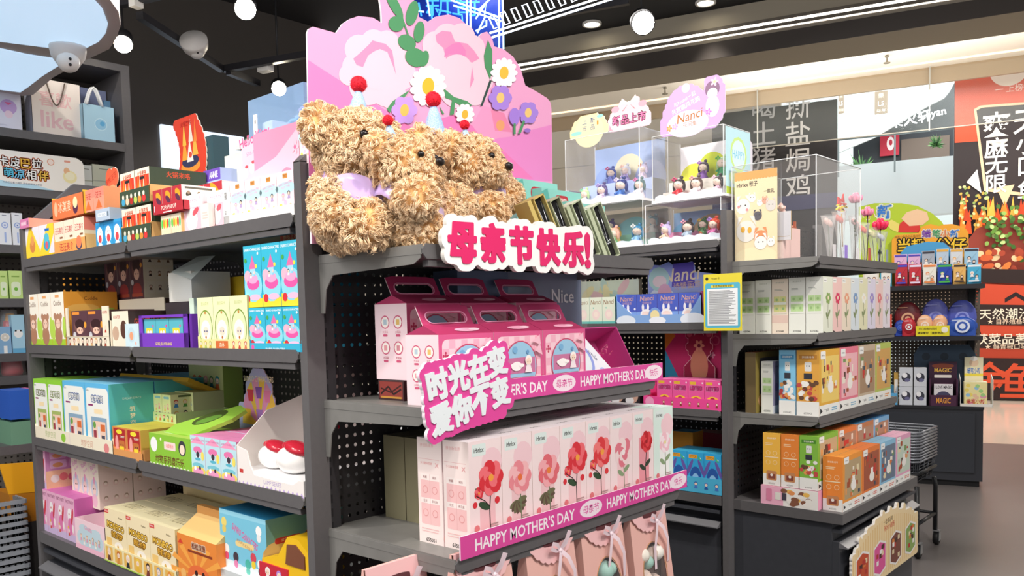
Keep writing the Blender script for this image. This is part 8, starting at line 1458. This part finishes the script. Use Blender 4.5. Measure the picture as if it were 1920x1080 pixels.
x,y=lx(130,332); A.e(x,y,.07,.18,'f8ecb0'); A.e(x-.03,y+.16,.03,.1,'f4c090'); A.e(x,y+.02,.05,.12,'fbf4d0'); x,y=lx(95,304); A.c(x,y,.035,'e8946a'); A.c(x,y,.028,'fbe8dc'); x,y=lx(126,303); A.rr(x-.03,y-.03,x+.03,y+.03,'f0a890',.4); x,y=lx(40,344); A.t('卡皮巴拉蓄力陪伴,拥有超萌清凉体验',x,y,.06,'7a8aa0',.4); b.build('printed_board',g)
for x0,x1,py,c,lb in ((156,180,307,'dfe3dc','pale carton right of the wide wall sign'),(180,222,306,'d3d6c0','olive-white carton at the right end of second wall shelf')):
    t0,t1=L(x0,z1,.05),L(x1,z1,.05); carton(LW,t0,.08,z1,t1-t0-.004,.2,LW.z(py,t0,.05)-z1,{'*':c},{'f':lambda A:(A.r(0,.48,1,.52,'b8bca8'),A.c(.4,.25,.15,'8ab87a'),A.lines(.3,.9,.85,.9,1,'8a8c80'))},'pale_carton',lb,'box')
def shelfgoods(z,items):
    for x0,x1,py,c,lb,art,nm in items:
        t0,t1=L(x0,z,.03),L(x1,z,.03); carton(LW,t0,.03,z,t1-t0-.004,.15,LW.z(py,t1,.03)-z,{'*':c},{'f':art} if art else {},nm,lb,'box')
def a_fan(A): A.r(0,0,1,1,'eceff4'); A.c(.5,.62,.3,'8fa8e0',18); A.c(.5,.62,.22,'dfe6f6',18); A.c(.5,.62,.07,'4a6ac0'); A.rr(.42,.08,.58,.4,'a8bce8',.4); A.lines(.3,.7,.9,.95,1,'8a90a0')
def a_greenb(A): A.r(0,0,1,1,'c8e48a'); A.rr(.15,.1,.85,.6,'e8f4d0',.3); A.c(.5,.35,.15,'7ac040'); A.lines(.2,.8,.75,.85,1,'8ab050')
def a_panda(A): A.r(0,0,1,1,'a8d4ea'); A.c(.5,.5,.36,'f6f6f4'); A.c(.3,.58,.08,'2a2a2a'); A.c(.7,.58,.08,'2a2a2a'); A.r(0,0,1,.12,'6ab0d8')
def a_whitefan(A): A.r(0,0,1,1,'8ab4d8'); A.c(.5,.6,.38,'f0ece2',18); A.c(.5,.6,.3,'ddd8cc',18); A.c(.5,.6,.1,'f6f4ee'); A.r(.35,.0,.65,.28,'f4f4f2')
shelfgoods(WZ[2],((-30,0,402,'eceff4','white fan box cut by the left photo edge',a_fan,'fan_box'),(0,24,400,'eceff4','white box with blue hand fan print on third wall shelf',a_fan,'fan_box'),(25,46,400,'f0ece8','white box with pale fan print beside the blue fan box',a_fan,'fan_box')))
shelfgoods(WZ[3],((-30,0,505,'c8e48a','lime box cut by photo edge on fourth wall shelf',a_greenb,'lime_box'),(0,18,508,'c8e48a','lime box with round green gadget, left',a_greenb,'lime_box'),(19,45,508,'b8dc7a','lime box with round green gadget, right',a_greenb,'lime_box')))
shelfgoods(WZ[4],((-30,0,610,'8ab4d8','blue fan box cut by photo edge on fifth wall shelf',a_whitefan,'fan_box'),(0,24,612,'8ab4d8','blue box with white fan print',a_whitefan,'fan_box'),(25,50,590,'a8d4ea','pale blue box with panda print',a_panda,'panda_box')))
# red and yellow wrapped bouquet on the lowest wall shelf
t=L(35,WZ[5],.0); g=empty('wrapped_bouquet',tuple(LW.pt(t,-.0,WZ[5])),0,'red and yellow clear-wrapped bundle on the lowest wall shelf','bouquet'); b=MB(); b.lathe((0,.1,0),[(.05,0),(.055,.02),(.045,.12),(.03,.3)],mat('c8283c',.4),12); b.build('red_wrap',g); b=MB(); b.lathe((0.005,.1,.1),[(.03,0),(.04,.06),(.035,.15),(.02,.24)],mat('f0a82c',.4),12); b.build('yellow_wrap',g) 
b=MB(); b.lathe((0,.1,0),[(.07,.0),(.065,.12),(.05,.25),(.04,.36)],glassy('ffffff',.2,.12,'cellophane'),14); b.build('cellophane',g)
# side basket shelf in the gap: blue and green containers, yellow folder
def W3(px,py,Y): r=_F+_R*(px-960)/FOC-_U*(py-PY)/FOC; return CAM+r*((Y-CAM[1])/r[1])
yS=2.55
a=W3(8,838,yS); c=W3(60,838,yS); g=empty('low_wire_stand',(a[0]-.3,yS,0),0,'low dark shelf stand behind the left end of the gondola','stand'); zS=W3(20,838,yS)[2]
b=MB(); b.box((0,0,zS-.02),(c[0]-a[0]+.7,.35,zS),STEEL); b.box((0,-.004,zS-.035),(c[0]-a[0]+.7,.0,zS+.006),STEEL); b.build('shelf',g); b=MB(); b.box((.1,.3,0),(.14,.34,zS+.4),STEEL); b.box((.62,.3,0),(.66,.34,zS+.4),STEEL); b.build('posts',g)
def crt(px0,px1,py0,py1,Y,d,c,lb,nm,z=None,art=None):
    a=W3(px0,py1,Y); q=W3(px1,py0,Y); z0=a[2] if z is None else z; carton(Frame((0,Y,0),0),a[0],0,z0,q[0]-a[0],d,q[2]-z0,c,{'f':art} if art else {},nm,lb,'box')
crt(22,62,788,836,yS+.04,.2,{'*':'6f9a80'},'sage green storage box below the blue one at far left','green_storage_box',zS)
zq=W3(22,788,yS+.04)[2]; crt(20,62,730,788,yS+.04,.2,{'*':'2f5fc0'},'bright blue storage box on top of the sage green one','blue_storage_box',zq+.002)
a=W3(14,768,yS+.3)
crt(14,60,728,770,yS+.28,.1,{'*':'e882b8'},'pink carton edge behind the blue storage box','pink_carton',W3(14,770,yS+.28)[2]); 
carton(Frame((0,yS+.28,0),0),W3(14,770,yS+.28)[0],0,zS,.14,.1,W3(14,770,yS+.28)[2]-zS-.002,{'*':'3a9ad0'},{},'blue_carton','blue carton under the pink carton behind the storage boxes','box')
a=W3(20,985,2.35); q=W3(66,862,2.35); b=MB(); w=q[0]-a[0]+.05; h=q[2]-a[2]; b.prism([(0,h*.5),(w,h*.45),(w,h*.95),(-.03,h)],0,.012,'e6a41c',ax='y'); b.prism([(0.02,0),(w,0),(w,h*.46),(0.0,h*.5)],0,.2,'b8761c',ax='y'); b.box((0.0,.0,-a[2]),(w,.2,0),'3a3838'); tag(link('yellow_open_box',b.mesh('y'),None,(a[0],2.35,a[2])),'golden yellow open box with raised lid at far left floor stand','box')
# ------------------------------------------------------------------ shopping baskets
def basket_mesh(w,d,h,m,rim):
    b=MB(); t=.003; b.box((.015,.015,0),(w-.015,d-.015,.004),m)
    for side in range(4):
        n=16; 
        for k in range(n):
            u=(k+.5)/n
            if side%2==0: y=.012 if side==0 else d-.016; x=.02+u*(w-.04); b.box((x-.004,y,0),(x+.004,y+.004,h),m)
            else: x=.012 if side==1 else w-.016; y=.02+u*(d-.04); b.box((x,y-.004,0),(x+.004,y+.004,h),m)
    for z0,z1,o in ((h-.018,h,0),(h*.45,h*.5,.008),(0,.012,.012)):
        b.box((o,o,z0),(w-o,o+.006,z1),rim); b.box((o,d-o-.006,z0),(w-o,d-o,z1),rim); b.box((o,o,z0),(o+.006,d-o,z1),rim); b.box((w-o-.006,o,z0),(w-o,d-o,z1),rim)
    return b.mesh('basket')
def basket_handle(w,d,h):
    b=MB(); b.tube([(w*.2,d*.1,h+.004),(w*.2,d*.5,h+.012),(w*.2,d*.9,h+.004)],.004,mat('34363c',.5),6); return b.mesh('handle')
BG_=mat('73787f',.5); BR=mat('8b9098',.45); bm=basket_mesh(.42,.3,.2,BG_,BR); hm=basket_handle(.42,.3,.2)
P=at(46,932,.80); bx,by=P[0]-.42,P[1]-.02
bx,by=-.37-.0,1.90
Pc=at(50,935,.74)
for i in range(17):
    z=.74-.2-i*.032
    g=empty('shopping_basket',(Pc[0]-.42,Pc[1]+.0,z),.0,('topmost grey shopping basket of the stack at lower left edge' if i==0 else 'grey shopping basket nested in the lower left stack'),'shopping basket','nested shopping baskets at lower left'); link('basket_body',bm,g); 
    if i==0: link('handle',hm,g)
b=MB(); b.box((0,0,0),(.42,.3,.03),BLACK); tag(link('basket_dolly',b.mesh('d'),None,(Pc[0]-.42,Pc[1],0)),'low black dolly under the left basket stack','dolly') if 0 else None
# cart with nested wire baskets beside the second gondola
q=at(1722,1020,.0); g=empty('basket_cart',(q[0]-.32,q[1]-.08,0),.0,'black tubular rolling cart carrying nested grey baskets','cart'); CX,CY=.38,.3; TB=mat('1e1f22',.4)
b=MB(); b.tube([(0.0,.0,.09),(0.0,.0,.43)],.014,TB); b.tube([(CX,0,.09),(CX,0,.37),(CX-.03,0,.43)],.014,TB); b.tube([(0,CY,.09),(0,CY,.43)],.014,TB); b.tube([(CX,CY,.09),(CX,CY,.43)],.014,TB); b.tube([(0,0,.2),(CX,0,.2)],.011,TB); b.tube([(0,CY,.2),(CX,CY,.2)],.011,TB); b.tube([(0,0,.2),(0,CY,.2)],.011,TB); b.tube([(CX,0,.2),(CX,CY,.2)],.011,TB); b.tube([(0,0,.5),(CX,0,.5),(CX,CY,.5),(0,CY,.43)],.011,TB,closed=True); b.build('tube_frame',g)
for x,y in ((0,0),(CX,0),(0,CY),(CX,CY)):
    b=MB(); b.lathe((0,0,0),[(.04,-.014),(.042,-.006),(.042,.006),(.04,.014)],mat('141416',.5),18,T=Matrix.Translation((x,y-.01,.043))@Matrix.Rotation(math.pi/2,4,'X')); w_=b.build('caster_wheel',g); b=MB(); b.prism([(-.02,.03),(.02,.03),(.014,.09),(-.014,.09)],-.02,-.016,mat('b8babd',.3,.7),ax='y',T=Matrix.Translation((x,y-.01,.0))); b.prism([(-.02,.03),(.02,.03),(.014,.09),(-.014,.09)],.016,.02,mat('b8babd',.3,.7),ax='y',T=Matrix.Translation((x,y-.01,.0))); b.box((x-.02,y-.03,.086),(x+.02,y+.01,.094),mat('b8babd',.3,.7)); b.build('caster_fork',w_)
wm=mat('54575d',.35,.4)
def wireb(w,d,h):
    b=MB(); c=.03; R_=[(c,0),(w-c,0),(w,c),(w,d-c),(w-c,d),(c,d),(0,d-c),(0,c)]
    b.tube([(x,y,h) for x,y in R_],.006,mat('8a8e96',.3,.3),6,closed=True); b.tube([(w/2+(x-w/2)*.93,d/2+(y-d/2)*.93,h*.5) for x,y in R_],.003,wm,5,closed=True); b.box((.03,.03,0),(w-.03,d-.03,.003),wm)
    for k in range(28):
        a=k/28*8; i=int(a)%8; f=a-int(a); x=R_[i][0]*(1-f)+R_[(i+1)%8][0]*f; y=R_[i][1]*(1-f)+R_[(i+1)%8][1]*f; b.tube([(x,y,h),(w/2+(x-w/2)*.86,d/2+(y-d/2)*.86,0)],.0022,wm,4)
    return b.mesh('wire_basket')
wb=wireb(.4,.32,.13)
for i in range(11):
    z=.445+i*.0175; gg=empty('shopping_basket',(q[0]-.33,q[1]-.09,z),0,('topmost dark wire basket on the rolling cart' if i==10 else 'dark wire basket nested in the stack on the rolling cart'),'shopping basket','nested baskets on the rolling cart'); link('basket_body',wb,gg)
